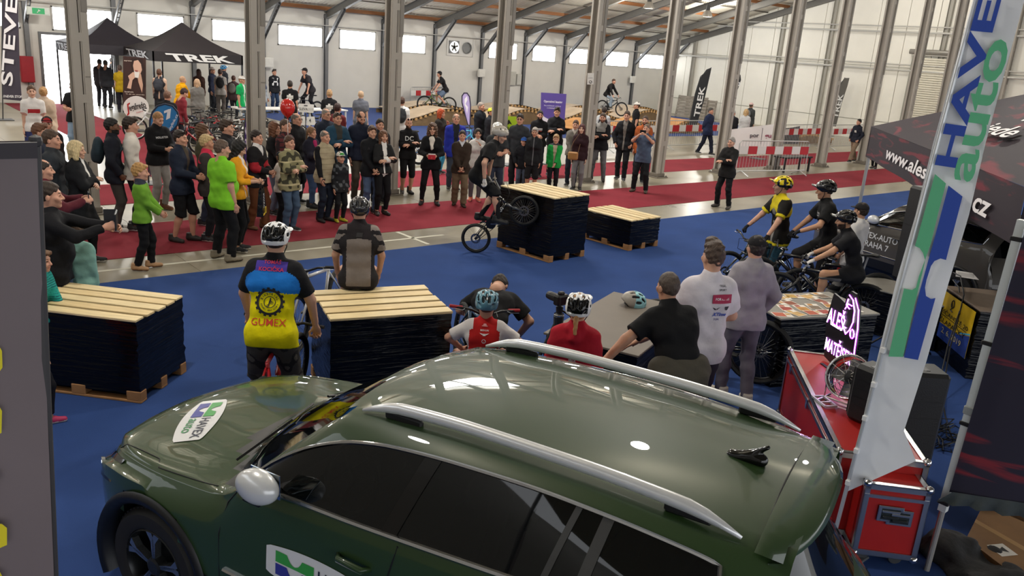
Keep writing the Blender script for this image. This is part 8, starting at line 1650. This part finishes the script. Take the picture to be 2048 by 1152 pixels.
for k, pts in enumerate((((1907, 545, .87), (1921, 552, .95), (1928, 590, .9), (1916, 640, .6), (1899, 700, .4), (1886, 780, .1), (1880, 850, .012)), ((1906, 560, .87), (1918, 575, .9), (1920, 620, .7), (1896, 690, .45), (1880, 760, .2), (1890, 830, .012), (1905, 880, .012)))):
 mb=MB(); mb.tube([tuple(gp(*p)) for p in pts], .008, 6); tag(mb.build('cable', mat('#0d0d0e', .5), None, True), ['black cable hanging from the brown topped table, nearer its edge', 'second black cable hanging beside it down to the floor'][k], 'cable')
mb=MB(); rr=random.Random(8); c=gp(1880, 870, .012)
for q in range(6):mb.tube([(c[0]+rr.uniform(-.25, .25)+.22*math.cos(a*1.3+q), c[1]+rr.uniform(-.1, .1)+.22*math.sin(a+q*2), .014+.01*q) for a in np.linspace(0, 5, 14)], .007, 5)
stuff(tag(mb.build('cable_tangle', mat('#0d0d0e', .5), None, True), 'tangle of black cables on the floor beside the small flight case', 'cable'))
mb=MB(); mb.tube([tuple(gp(*p)) for p in ((1652, 800, .77), (1640, 808, .70), (1630, 850, .35), (1622, 900, .05), (1640, 925, .012))], .006, 6); tag(mb.build('cable', mat('#101011', .5), None, True), 'thin black cable hanging over the side of the long flight case', 'cable')
# the second car, grey, behind the riders
car2, cb2, side2, top2=make_car('car', 'grey estate car with white door lettering behind the tall loudspeaker', car_paint('#4a4641', 0), (14.206, 6.735), 1.33); car2.scale=(.86, .86, .86)
mb=MB()
for s, z, w_ in (('HAVEX-AUTO', .93, .95), ('PRAHA 7', .76, .62)):letter(mb, s, frame((-1.02, 1.1, z), (-1, 0, 0), (0, 0, 1)), h=.115, width=w_, bold=.01, bvh=cb2, off=.006)
mb.build('lettering', mat('#d5d7d8', .5, name='print'), car2)
# ------------------------------------------------------------------ flags, posters and stands farther back (each a flat print on its own pole, standing where the photo shows its foot)
def panel(name, label, cat, base, outline, col, words=(), pole=(), bars=(), thick=.006, trim=None, foot=True, lit=None, z0=None, Y=None):
 g=np.array(gp(*base)) if Y is None else onY(base[0], base[1], Y); n=nrm(np.array([-g[0], -g[1], 0])); q=lambda x, y, o=0.0:onP(x, y, g+n*o, n); o0=np.array([g[0], g[1], 0.007 if Y is None else g[2]])
 t=empty(name, label, cat, tuple(o0)); F_=[q(x, y)-o0 for x, y in outline]; B_=[p-n*thick for p in F_]; m=len(F_); mb=MB(); mb.add(F_+B_, [tuple(range(m)), tuple(range(2*m-1, m-1, -1))]+[(i, (i+1)%m, m+(i+1)%m, m+i) for i in range(m)]); mb.build('fabric', mat(col, .7, noise=.04, nscale=2, bump=.08, bscale=5, name='banner_fabric') if isinstance(col, str) else col, t)
 for kb, (pts, c) in enumerate(bars):mb=MB(); mb.add([q(x, y, .005+.004*kb)-o0 for x, y in pts], [tuple(range(len(pts)))]); mb.build('printed_field', mat(c, .7, name='print'), t)
 for (s, cx_, cy_, dx, dy, wpx, hpx_, c) in words:
  a=q(cx_-dx*wpx/2, cy_-dy*wpx/2, .036); b=q(cx_+dx*wpx/2, cy_+dy*wpx/2, .036); x=nrm(b-a); y=nrm(np.cross(n, x)); e=q(cx_+dy*hpx_/2, cy_-dx*hpx_/2, .036); h=2*np.linalg.norm(e-(a+b)/2); mb=MB(); letter(mb, s, frame(tuple((a+b)/2-o0), tuple(x), tuple(y)), h=float(h), width=float(np.linalg.norm(b-a)), bold=.02); mb.build('lettering', mat(c, .7, name='print'), t)
 if pole:mb=MB(); mb.tube([tuple(q(x, y, -.01)-o0) for x, y in pole], .018, 6); mb.build('pole', mat('#3a3a3c', .5), t)
 if trim:mb=MB(); mb.tube([tuple(q(x, y)-o0) for x, y in outline], .02, 5, closed=True); mb.build('hem', mat(trim, .6), t)
 if foot:mb=MB(); mb.bbox((-.25, -.25, -.005), (.25, .25, .02), .005); mb.build('foot_plate', mat('#4a4a4c', .5), t)
 return t, q, o0
panel('feather_flag', 'black feather flag with white brand word left of the leaning wooden crates', 'flag', (1378, 268), [(1378, 252), (1381, 235), (1390, 190), (1401, 155), (1413, 139), (1423, 135), (1421, 146), (1411, 190), (1401, 225), (1393, 252)], '#1f2125', [('TREK', 1399, 203, .2, -.98, 62, 11, '#e3e3e3')], pole=[(1376, 268), (1380, 235), (1390, 188), (1401, 153), (1423, 135)])
panel('feather_flag', 'grey feather flag with white brand word by the right end wall', 'flag', (1655, 272), [(1657, 252), (1661, 225), (1669, 190), (1677, 170), (1690, 156), (1699, 156), (1695, 172), (1684, 205), (1672, 253)], '#5d5a55', [('TREK', 1676, 212, .25, -.97, 50, 10, '#e6e6e4')], pole=[(1655, 272), (1660, 225), (1669, 188), (1690, 155)])
panel('feather_flag', 'lime green feather flag with dark mountain logo near the roller door', 'flag', (1764, 268), [(1764, 246), (1770, 205), (1783, 160), (1798, 128), (1812, 114), (1825, 114), (1822, 135), (1805, 180), (1790, 225), (1782, 245)], '#a5d01c', [('MERIDA', 1793, 183, .35, -.94, 70, 12, '#1d2414')], pole=[(1761, 268), (1768, 205), (1782, 158), (1797, 126), (1812, 112), (1825, 113)], bars=[([(1808, 128), (1820, 120), (1820, 132), (1814, 128), (1812, 136)], '#1d2414'), ([(1775, 225), (1790, 208), (1784, 245), (1770, 246)], '#d9e2c0')])
panel('teardrop_flag', 'red and black teardrop flag with white letters behind a grey column', 'flag', (1459, 255), [(1459, 205), (1460, 160), (1466, 147), (1474, 143), (1481, 150), (1482, 160), (1476, 178)], '#17171a', [('US', 1471, 172, .55, -.83, 22, 12, '#e8e8e8')], bars=[([(1460, 160), (1466, 147), (1474, 143), (1480, 149), (1468, 164), (1460, 172)], '#b8202a')], pole=[(1458, 255), (1459, 205), (1460, 160), (1474, 142)])
panel('teardrop_flag', 'blue teardrop flag with white print behind the man in the black hoodie', 'flag', (297, 368), [(299, 262), (300, 240), (305, 224), (315, 212), (330, 208), (345, 212), (355, 224), (358, 238), (355, 250), (347, 260), (338, 266), (318, 268)], '#2b7fc0', [('skylink.cz', 347, 245, .45, -.89, 36, 7, '#dbe8f2')], trim='#1b2740', bars=[([(335, 220), (342, 217), (340, 236), (332, 240)], '#e8eef4'), ([(328, 222), (338, 218), (338, 223), (328, 227)], '#e8eef4')], pole=[(297, 368), (298, 300), (299, 262)])
panel('slim_flag', 'narrow dark blue cloth on the pole of the blue teardrop flag', 'flag', (300, 369), [(298, 305), (302, 303), (303, 340), (300, 360)], '#2a3352', foot=False)
panel('slim_flag', 'purple flag edge seen left of the second column', 'flag', (489, 392), [(487, 288), (489, 250), (494, 222), (497, 235), (495, 290), (492, 345), (489, 380), (487, 380)], '#4b2a78', [('f', 493, 262, .1, -.99, 14, 7, '#d8d0e6'), ('d', 493, 285, .1, -.99, 14, 7, '#d8d0e6')], pole=[(488, 392), (488, 288), (489, 248), (495, 220)])
panel('teardrop_flag', 'pale lilac teardrop flag with a white swirl near the pump track', 'flag', (934, 300), [(929, 225), (924, 205), (924, 192), (928, 186), (934, 186), (939, 193), (941, 210), (940, 250), (936, 250)], '#b7a6da', trim='#2a2440', bars=[([(929, 198), (934, 192), (935, 200), (931, 208), (936, 214), (934, 228), (932, 216), (929, 210)], '#f0ecf6')], pole=[(937, 300), (939, 250)])
panel('display_banner', 'purple display stand with white heading behind the tall folded arms man', 'banner', (1106, 330), [(1082, 185), (1133, 188), (1128, 260), (1081, 256)], '#5b4a9c', [('Operativní leasing', 1106, 204, .998, .06, 37, 6, '#efecf5'), ('Na podnikatele od firmy', 1105, 212, .998, .06, 34, 3.2, '#cfc8e4'), ('s ovladatelem', 1104, 216, .998, .06, 20, 3.0, '#cfc8e4')], bars=[([(1081, 224), (1089, 234), (1100, 240), (1115, 244), (1129, 243), (1128, 260), (1081, 256)], '#e4e2ec')], pole=[(1106, 330), (1106, 256)])
panel('feather_flag', 'dark flag with large white letters at the left edge of the hall', 'flag', (8, 240), [(4, 198), (4, 120), (5, -95), (22, -102), (33, -105), (40, 150), (44, 202)], '#3d3744', [('STEVENS', 21, 40, .06, -.998, 262, 24, '#eeecef'), ('//NEVER STOP', 25, 193, 1, .03, 38, 5, '#eeecef')], pole=[(6, 240), (4, 120), (5, -100)])
MB_=mat('#d8b79c', .6)
panel('coffee_poster', 'brown coffee poster of a dark haired woman holding a cup', 'poster', (268, 248), [(246, 112), (292, 116), (292, 214), (246, 208)], '#3a211d', [('Segafredo', 258, 184, 1, .05, 18, 3.2, '#e8ddd2'), ('Ti dá víc energie', 270, 189, 1, .05, 38, 2.6, '#d8c8bc'), ('espresso', 256, 122, 1, .05, 16, 2.6, '#d8c8bc')], bars=[([(263, 117), (284, 117), (291, 140), (291, 175), (283, 170), (268, 150), (262, 132)], '#2a1512'), ([(268, 122), (276, 120), (282, 128), (284, 140), (280, 150), (273, 152), (268, 142), (266, 131)], '#d9b09a'), ([(274, 150), (282, 148), (286, 170), (284, 186), (277, 165)], '#cfa58e'), ([(256, 152), (266, 144), (272, 146), (271, 154), (265, 160), (262, 178), (254, 176), (259, 160)], '#d9b09a'), ([(268, 142), (279, 144), (277, 156), (270, 155)], '#efe9e4'), ([(270, 140), (276, 141), (275, 144), (270, 143)], '#9c4a44')])
t_, q_, o_=panel('oval_sign', 'white oval sign with red and black coffee brand word', 'sign', (275, 262), [(272+26*math.cos(a), 215+23*math.sin(a)) for a in np.linspace(0, 2*math.pi, 28, endpoint=False)], '#ece9e6', [('egafredo', 275, 214, .97, -.22, 34, 17, '#2c2624'), ('ZANETTI', 279, 224, .97, -.18, 14, 2.4, '#b0322e')], bars=[([(254, 208), (260, 205), (260, 208), (257, 210), (259, 228), (255, 232), (254, 229), (256, 226)], '#b8231e')], pole=[(272, 238), (272, 262)])
panel('price_sign', 'white sale sign beside the balloon', 'sign', (612, 300), [(597, 207), (628, 209), (627, 226), (597, 224)], '#d9d8d5', [('SLEVA', 607, 218, 1, .05, 17, 5, '#2e2e30'), ('2018', 621, 218.5, 1, .05, 11, 5, '#a9a9a8')], bars=[([(608, 210), (615, 210.4), (615, 212.4), (608, 212)], '#3a3a3c')], pole=[(611, 226), (612, 300)])
for k, (x, nm) in enumerate(((604, 'left'), (622, 'right'))):panel('price_board', 'white price board with black digits under the sale sign, %s one'%nm, 'sign', (612+k*8, 300), [(x-9, 234), (x+7, 233), (x+10, 250), (x-8, 251)], '#dcdbd8', [(['1', '4'][k], x-2, 241, 1, .0, 4, 8, '#3a3a3c')], pole=[(x, 250), (x+1, 300)])
panel('track_banner', 'lime green banner with black mountain logo behind the glasses man', 'banner', (1016, 330), [(1000, 231), (1038, 234), (1037, 272), (999, 270)], '#9fc41c', [('MERIDA', 1018, 258, 1, .06, 30, 8, '#16190e')], bars=[([(1004, 246), (1011, 237), (1015, 242), (1018, 239), (1024, 249), (1019, 247), (1015, 250), (1011, 245)], '#16190e')], pole=[(1002, 270), (1002, 330)])
panel('track_banner', 'wide white banner with grey and wine red print by the pump track', 'banner', (1515, 318), [(1437, 262), (1566, 246), (1566, 300), (1437, 306)], '#e6e4e2', [('por', 1509, 273, 1, 0, 18, 8, '#4a4650'), ('gu', 1536, 274, 1, 0, 13, 9, '#8a3050')], bars=[([(1525, 256), (1526, 256), (1522, 288), (1521, 288)], '#5a5660')])
panel('track_banner', 'black tarpaulin banner hung on the barrier right of the white banner', 'banner', (1590, 300), [(1564, 257), (1585, 255), (1600, 252), (1598, 288), (1563, 288)], '#2a2a2c', foot=False)
panel('notice_sheet', 'white notice with crossed out symbol on a grey column', 'notice', (1182, 155), [(1175, 146), (1188, 146), (1187, 169), (1174, 169)], '#e3e2de', [('prosíme', 1181, 156, 1, 0, 9, 2, '#55555a')], bars=[([(1181+3.2*math.cos(a), 164+3.2*math.sin(a)) for a in np.linspace(0, 6.28, 12, endpoint=False)], '#3a3a3c'), ([(1181+2.2*math.cos(a), 164+2.2*math.sin(a)) for a in np.linspace(0, 6.28, 12, endpoint=False)], '#e3e2de'), ([(1178.7, 166), (1183.2, 162), (1183.8, 162.6), (1179.3, 166.6)], '#3a3a3c')], foot=False, Y=15.43)
# balloon
gB=PE['skul']['hand'][1]; bt=onP(575, 217, gB, nrm(np.array([-gB[0], -gB[1], 0]))); t=empty('balloon', 'red balloon on a white string above the crowd', 'balloon', tuple(bt)); k=grow([ell((0, 0, .02), (.125, .125, .15)), cap((0, 0, -.08), (0, 0, -.165), .05, .008, k=.06)], .016); obj('balloon_skin', mesh_np('balloon_skin', k[0], k[1], [mat('#c8231d', .18, coat=.5, name='balloon_rubber')]), t)
mb=MB(); mb.lathe([(.001, -.165), (.016, -.185), (.001, -.18)], 8); mb.build('knot', mat('#b81f1a', .4), t); mb=MB(); mb.tube([(0, 0, -.18), (.01, 0, -.6), tuple(gB-bt)], .0045, 5); mb.build('string', mat('#e0dedb', .6), t); mb=MB(); letter(mb, 'TREK', frame((0, -.133, .02), (1, 0, 0), (0, 0, 1)), h=.022, bold=.01); lo_=mb.build('lettering', mat('#e88a80', .6), t); t.rotation_euler=(0, 0, 0)
lo_.rotation_euler=(0, 0, face_rot(bt, 0)); 
for ch in t.children:
 if ch.name.startswith('string'):pass
# ------------------------------------------------------------------ exhibitor tents
def pop_tent(label, x0, x1, y0, dep, zb, zt, zp, col, word=True):
 t=empty('canopy_tent', label, 'tent', ((x0+x1)/2, y0, .007)); w_=(x1-x0)/2; cm=mat(col, .65, noise=.06, name='tent_fabric'); ap=np.array([0, dep/2, zp]); c=[np.array(p) for p in ((-w_, 0, zt), (w_, 0, zt), (w_, dep, zt), (-w_, dep, zt))]; mb=MB()
 for i in range(4):
  a, b=c[i], c[(i+1)%4]; n=6; P_=np.zeros((n+1, n+1, 3))
  for u in range(n+1):
   for v in range(n+1):P_[u, v]=(a+(b-a)*u/n)*(1-v/n)+ap*v/n; P_[u, v, 2]-=.35*math.sin(math.pi*v/n)*.35
  mb.grid(P_)
 mb.build('canopy', cm, t, True); mb=MB()
 for i in range(4):a, b=c[i], c[(i+1)%4]; d=np.array([0, 0, zt-zb]); mb.slab(a-d, b-d, b, a, .01)
 mb.build('valance', cm, t)
 if word:mb=MB(); letter(mb, 'TREK', frame((.05, -.02, (zb+zt)/2), (1, 0, 0), (0, 0, 1)), h=(zt-zb)*.72, width=w_*1.55, bold=.035, shear=-.25); mb.build('lettering', mat('#e9e9ea', .6, name='print'), t)
 mb=MB(); letter(mb, 'TREK', frame((-w_-.02, dep*.5, (zb+zt)/2), (0, -1, 0), (0, 0, 1)), h=(zt-zb)*.7, width=dep*.8, bold=.03, shear=-.25); mb.build('lettering', mat('#d5dbe4', .6, name='print'), t)
 for i in range(4):mb=MB(); p=c[i]*[.98, 1, 1]+np.array([0, .03 if i<2 else -.03, 0]); mb.bbox((p[0]-.03, p[1]-.03, -.005), (p[0]+.03, p[1]+.03, zt), .006); mb.build('leg', mat('#26262a', .4), t)
 return t
xa, xb=onY(305, 115, 29.6), onY(486, 121, 29.6); zt_=onY(486, 112, 29.6)[2]; zb_=onY(486, 131, 29.6)[2]
pop_tent('black canopy tent with a white brand word on its front', xa[0], xb[0], 29.6, 3.2, zb_, zt_, onY(369, 45, 31.2)[2], '#231e22')
pop_tent('second black canopy tent behind it nearer the bright gate', xa[0]-1.6, xa[0]+1.4, 32.9, 2.8, zb_, zt_, onY(314, 43, 34.3)[2], '#26222a', False)
# bicycles on show, white tables, work stand
rr=random.Random(17); cols=['#d9d9d8', '#1c1d20', '#a8242a', '#202a44', '#c7c5c0', '#b5531f', '#1b1c1e', '#e0dfdc', '#2b2c30', '#8c1f27', '#d5d3cd', '#1d2430', '#3a3d42']
lab=['white show bicycle at the left end of the row under the tent', 'black show bicycle behind the white one at the left end', 'red show bicycle in the row in front of the tent', 'dark blue show bicycle in front of the grey coat', 'silver show bicycle in the middle of the row', 'orange show bicycle in the front row', 'black show bicycle near the second column', 'white show bicycle beside the second column', 'dark grey show bicycle in the front row of the stand', 'wine red show bicycle right of the grey coat', 'pale show bicycle in front of the youth with the rucksack', 'navy show bicycle at the right end of the row', 'slate show bicycle behind the man in glasses']
base=None
for k, (px, py) in enumerate(((352, 262), (372, 258), (392, 272), (410, 266), (428, 278), (448, 272), (470, 268), (476, 286), (402, 292), (436, 296), (462, 302), (356, 284), (544, 268))):
 g=gp(px, py+18); bike(lab[k], g, rr.uniform(-.6, .5)+(math.pi if k%3==0 else 0), cols[k], rr.choice(['#1a1a1c', '#cfcfcf', '#1a1a1c']), kind='road' if k%2 else 'mtb', lod=2, r=.34, lean=rr.uniform(-3, 3), group='bicycles on show by the tents', steer=rr.uniform(-20, 20))
for k, (px, py, col, lb) in enumerate(((652, 290, '#1b1c1f', 'black bicycle behind the woman with the pink scarf'), (838, 330, '#2a6fb0', 'blue bicycle standing right of the bald cyclist'), (895, 305, '#36a0c8', 'sky blue bicycle beside the ginger haired woman'))):
 g=gp(px, py); bike(lb, g, ray_dir_angle(g, [-70, -60, 60][k]), col, '#1c1c1e', lod=1, r=.35, lean=2)
def table(label, px, py, L, W, H, rot, col, name='table', legc='#c9c9c6'):
 g=gp(px, py); t=empty(name, label, 'table', (g[0], g[1], .007), rot); mb=MB(); mb.bbox((-L/2, -W/2, H-.05), (L/2, W/2, H), .01); mb.build('table_top', mat(col, .5), t)
 for sx in (-1, 1):
  for sy in (-1, 1):mb=MB(); mb.bbox((sx*(L/2-.07)-.03, sy*(W/2-.07)-.03, 0), (sx*(L/2-.07)+.03, sy*(W/2-.07)+.03, H-.05), .005); mb.build('leg', mat(legc, .5), t)
 return t
table('white table behind the crowd beside the second column', 545, 262, 2.6, .8, .78, 0, '#e0dfdc'); table('second white table under the sale sign', 640, 262, 1.8, .8, .78, 0, '#dddcda')
tb_=table('black low bench beside the right columns on the red runner', 1582, 343, 1.55, .5, .52, -.05, '#151416', name='bench', legc='#151416')
# ------------------------------------------------------------------ crowd barriers
def barrier(label, a, b, red=True, h=1.1):
 A, B=gp(*a), gp(*b); d=B-A; L=float(np.linalg.norm(d[:2])); t=empty('crowd_barrier', label, 'barrier', (A[0], A[1], .007), math.atan2(d[1], d[0])); ga_=mat('#b9bab9', .4, .5, name='galvanised')
 mb=MB(); mb.tube([(0, 0, .15), (0, 0, h-.08), (.08, 0, h), (L-.08, 0, h), (L, 0, h-.08), (L, 0, .15)], .02, 6, closed=True); mb.build('frame_tube', ga_, t)
 br_=None; n=max(4, int(L/.13))
 for i in range(1, n):
  if br_ is None:mb=MB(); mb.tube([(0, 0, .15), (0, 0, h)], .008, 4); br_=mb.build('bar', ga_, t); o=br_
  else:o=dup(br_, t)
  o.location=(L*i/n, 0, 0)
 m=max(3, int(L/.38))
 for i in range(m):
  mb=MB(); mb.bbox((L*i/m+.004, -.016, h-.42), (L*(i+1)/m-.004, -.004, h-.17), .003); mb.build('panel', mat('#b51d27' if i%2 else '#dcdad6', .45), t) if red else None
 for x in (.25, L-.25):mb=MB(); mb.tube([(x, -.32, .015), (x, 0, .15), (x, .32, .015)], .018, 6); mb.build('foot', ga_, t)
 return t
barrier('crowd barrier with red and white panels left of the dark feather flag', (1205, 305), (1322, 300)); barrier('crowd barrier with red and white panels beside the dark flag', (1326, 299), (1440, 295)); barrier('single crowd barrier standing on the red runner beside the bench', (1470, 352), (1608, 350)); barrier('crowd barrier with red and white panels behind the white banner', (1562, 303), (1650, 298)); barrier('crowd barrier with red and white panels by the youth in the hoodie', (1652, 300), (1735, 296)); barrier('crowd barrier by the back wall behind the seated mountain biker', (820, 219), (942, 216))
# ------------------------------------------------------------------ wooden pump track
WOOD=mat('#c49a62', .7, noise=.25, nscale=3, name='track_timber'); DECK=mat('#b9a58c', .75, noise=.15, nscale=2, name='track_deck')
def track(label, a, b, wdt, amp, n_w, base_h=.28, deck=DECK):
 A, B=np.array(a, float), np.array(b, float); d=B-A; L=np.linalg.norm(d); t=empty('pump_track', label, 'track', (A[0], A[1], .007), math.atan2(d[1], d[0])); f=lambda x:base_h+amp*(.5-.5*math.cos(2*math.pi*n_w*x/L))
 n=int(L/.16); N=max(n, 10); P_=np.zeros((N+1, 2, 3))
 for i in range(N+1):x=L*i/N; P_[i, 0]=(x, 0, f(x)); P_[i, 1]=(x, wdt, f(x))
 mb=MB(); mb.grid(P_[:, ::-1]); mb.grid(P_-np.array([0, 0, .03])); mb.build('riding_deck', deck, t, True)
 bl=MB().bbox((-.045, -.05, -.11), (.045, .10, -.01), .008).build('cross_beam', WOOD, t); k=0; step=max(.24, L/140)
 x=.1
 while x<L-.05:
  o=bl if k==0 else dup(bl, t); o.location=(x, 0, f(x)-.015); k+=1; x+=step
 for yy in (0, wdt):mb=MB(); P3=np.zeros((N+1, 2, 3)); 
 for yy in (.02, wdt-.02):
  P3=np.zeros((N+1, 2, 3))
  for i in range(N+1):x=L*i/N; P3[i, 0]=(x, yy, 0); P3[i, 1]=(x, yy, f(x)-.10)
  mb=MB(); mb.grid(P3); mb.build('side_board', mat('#8a6f4a', .75, noise=.2, nscale=3, name='track_board'), t)
 return t
def gxy(px, py):p=gp(px, py); return (p[0], p[1])
track('long wooden pump track along the back wall', (20.5, 32.6), (40.5, 33.0), 1.3, .30, 4)
track('nearer wooden pump track lane crossing the blue carpet', (18.5, 28.4), (37, 29.6), 1.4, .42, 4)
track('front wooden pump track lane behind the barriers', (24.5, 24.9), (34.5, 25.3), 1.3, .34, 3, deck=mat('#c58d50', .8, noise=.15, nscale=3, name='track_deck'))
track('short wooden track lane behind the right barriers', (34.5, 21.0), (38.5, 20.8), 1.2, .22, 1)
def lean_crate(label, px, py, w_, h_, n, tilt, ph):
 g=gp(px, py); t=empty('slatted_crate', label, 'crate', (g[0], g[1], .007), face_rot(g, ph)); M=Matrix.Rotation(R(-tilt), 4, 'X'); m_=mat('#8b8378', .8, noise=.2, nscale=5, name='weathered_wood')
 for i in range(n):mb=MB(); z=h_*i/n; mb.bbox((-w_/2, -.012, z+.01), (w_/2, .012, z+h_/n-.02), .003, 0, M); mb.build('slat', m_, t)
 for x in (-w_/2+.06, 0, w_/2-.06):mb=MB(); mb.bbox((x-.05, .012, 0), (x+.05, .10, h_), .004, 0, M); mb.build('batten', m_, t)
 return t
lean_crate('wide grey slatted pallet leaning on the end wall left of the dark flag', 1378, 236, 1.9, 1.35, 7, 14, -18); lean_crate('narrower grey slatted pallet leaning right of the dark flag', 1410, 239, 1.1, 1.2, 6, 14, -12); lean_crate('small pale slatted board leaning under the fuse box', 1022, 214, .8, .85, 5, 12, 5)
# riders on the pump track
def far_rider(key, label, px, py, zb, ph, h, bcol, tcol, pants, hair, gear=None, **kw):
 g=gp(px, py, zb); hd=ray_dir_angle(g, ph); b=bike(label.split(' riding')[0].split(' on ')[0].replace('man', 'mountain bicycle of the man')+' on the track', g, hd, bcol, '#1c1c1e', lod=1, z=zb, r=.36); sd=b['saddle']; s_=h/1.75
 return rider(key, label, b, h, (sd[0], sd[1]), pelvis=(0, 0, (sd[2]+.09)/s_), lean=22, bend=10, top=tcol, pants=pants, hair=hair, gear=gear, lod=1, **kw)
far_rider('fr1', 'man in black printed T-shirt and cap riding a mountain bicycle by the back wall', 897, 226, .30, -78, 1.78, '#5f6b2a', ('tee', '#17171a'), ('shorts', '#5b6a80'), ('short', '#2a201a'), ('cap', '#1a1a1c', '#1a1a1c', '#1a1a1c'), pat=(('rect', '#bdbdbb', .08, .10, .40), ), head=(-30, -10))
far_rider('fr2', 'man in black jumper and pale jeans riding away on the pump track', 1203, 228, .40, 62, 1.80, '#1b1b1d', ('sweater', '#1c1a1b'), ('jeans', '#9fb0bf'), ('buzz', '#4a3328'))
far_rider('fr3', 'man in brown grey T-shirt riding behind the white banner', 1542, 246, .007, -70, 1.80, '#2a2c33', ('tee', '#7d736c'), ('jeans', '#2e3a5e'), ('short', '#4a4038'))
g=gp(634, 236, .1); hd=ray_dir_angle(g, -50); b=bike('mountain bicycle of the man in the black cap by the back wall', g, hd, '#17181a', '#1c1c1e', lod=1, z=.05, r=.36); s_=1.8/1.75; sd=b['saddle']
rider('fr4', 'man in black cap and dark T-shirt standing on his mountain bicycle by the back wall', b, 1.80, (sd[0], sd[1]), pelvis=(0, -.12, 1.18), lean=24, bend=6, top=('tee', '#2c2a2e'), pants=('trousers', '#1b1b1f'), hair=('short', '#2a201a'), gear=('cap', '#1a1a1c', '#1a1a1c', '#1a1a1c'), lod=1, head=(-10, -12))
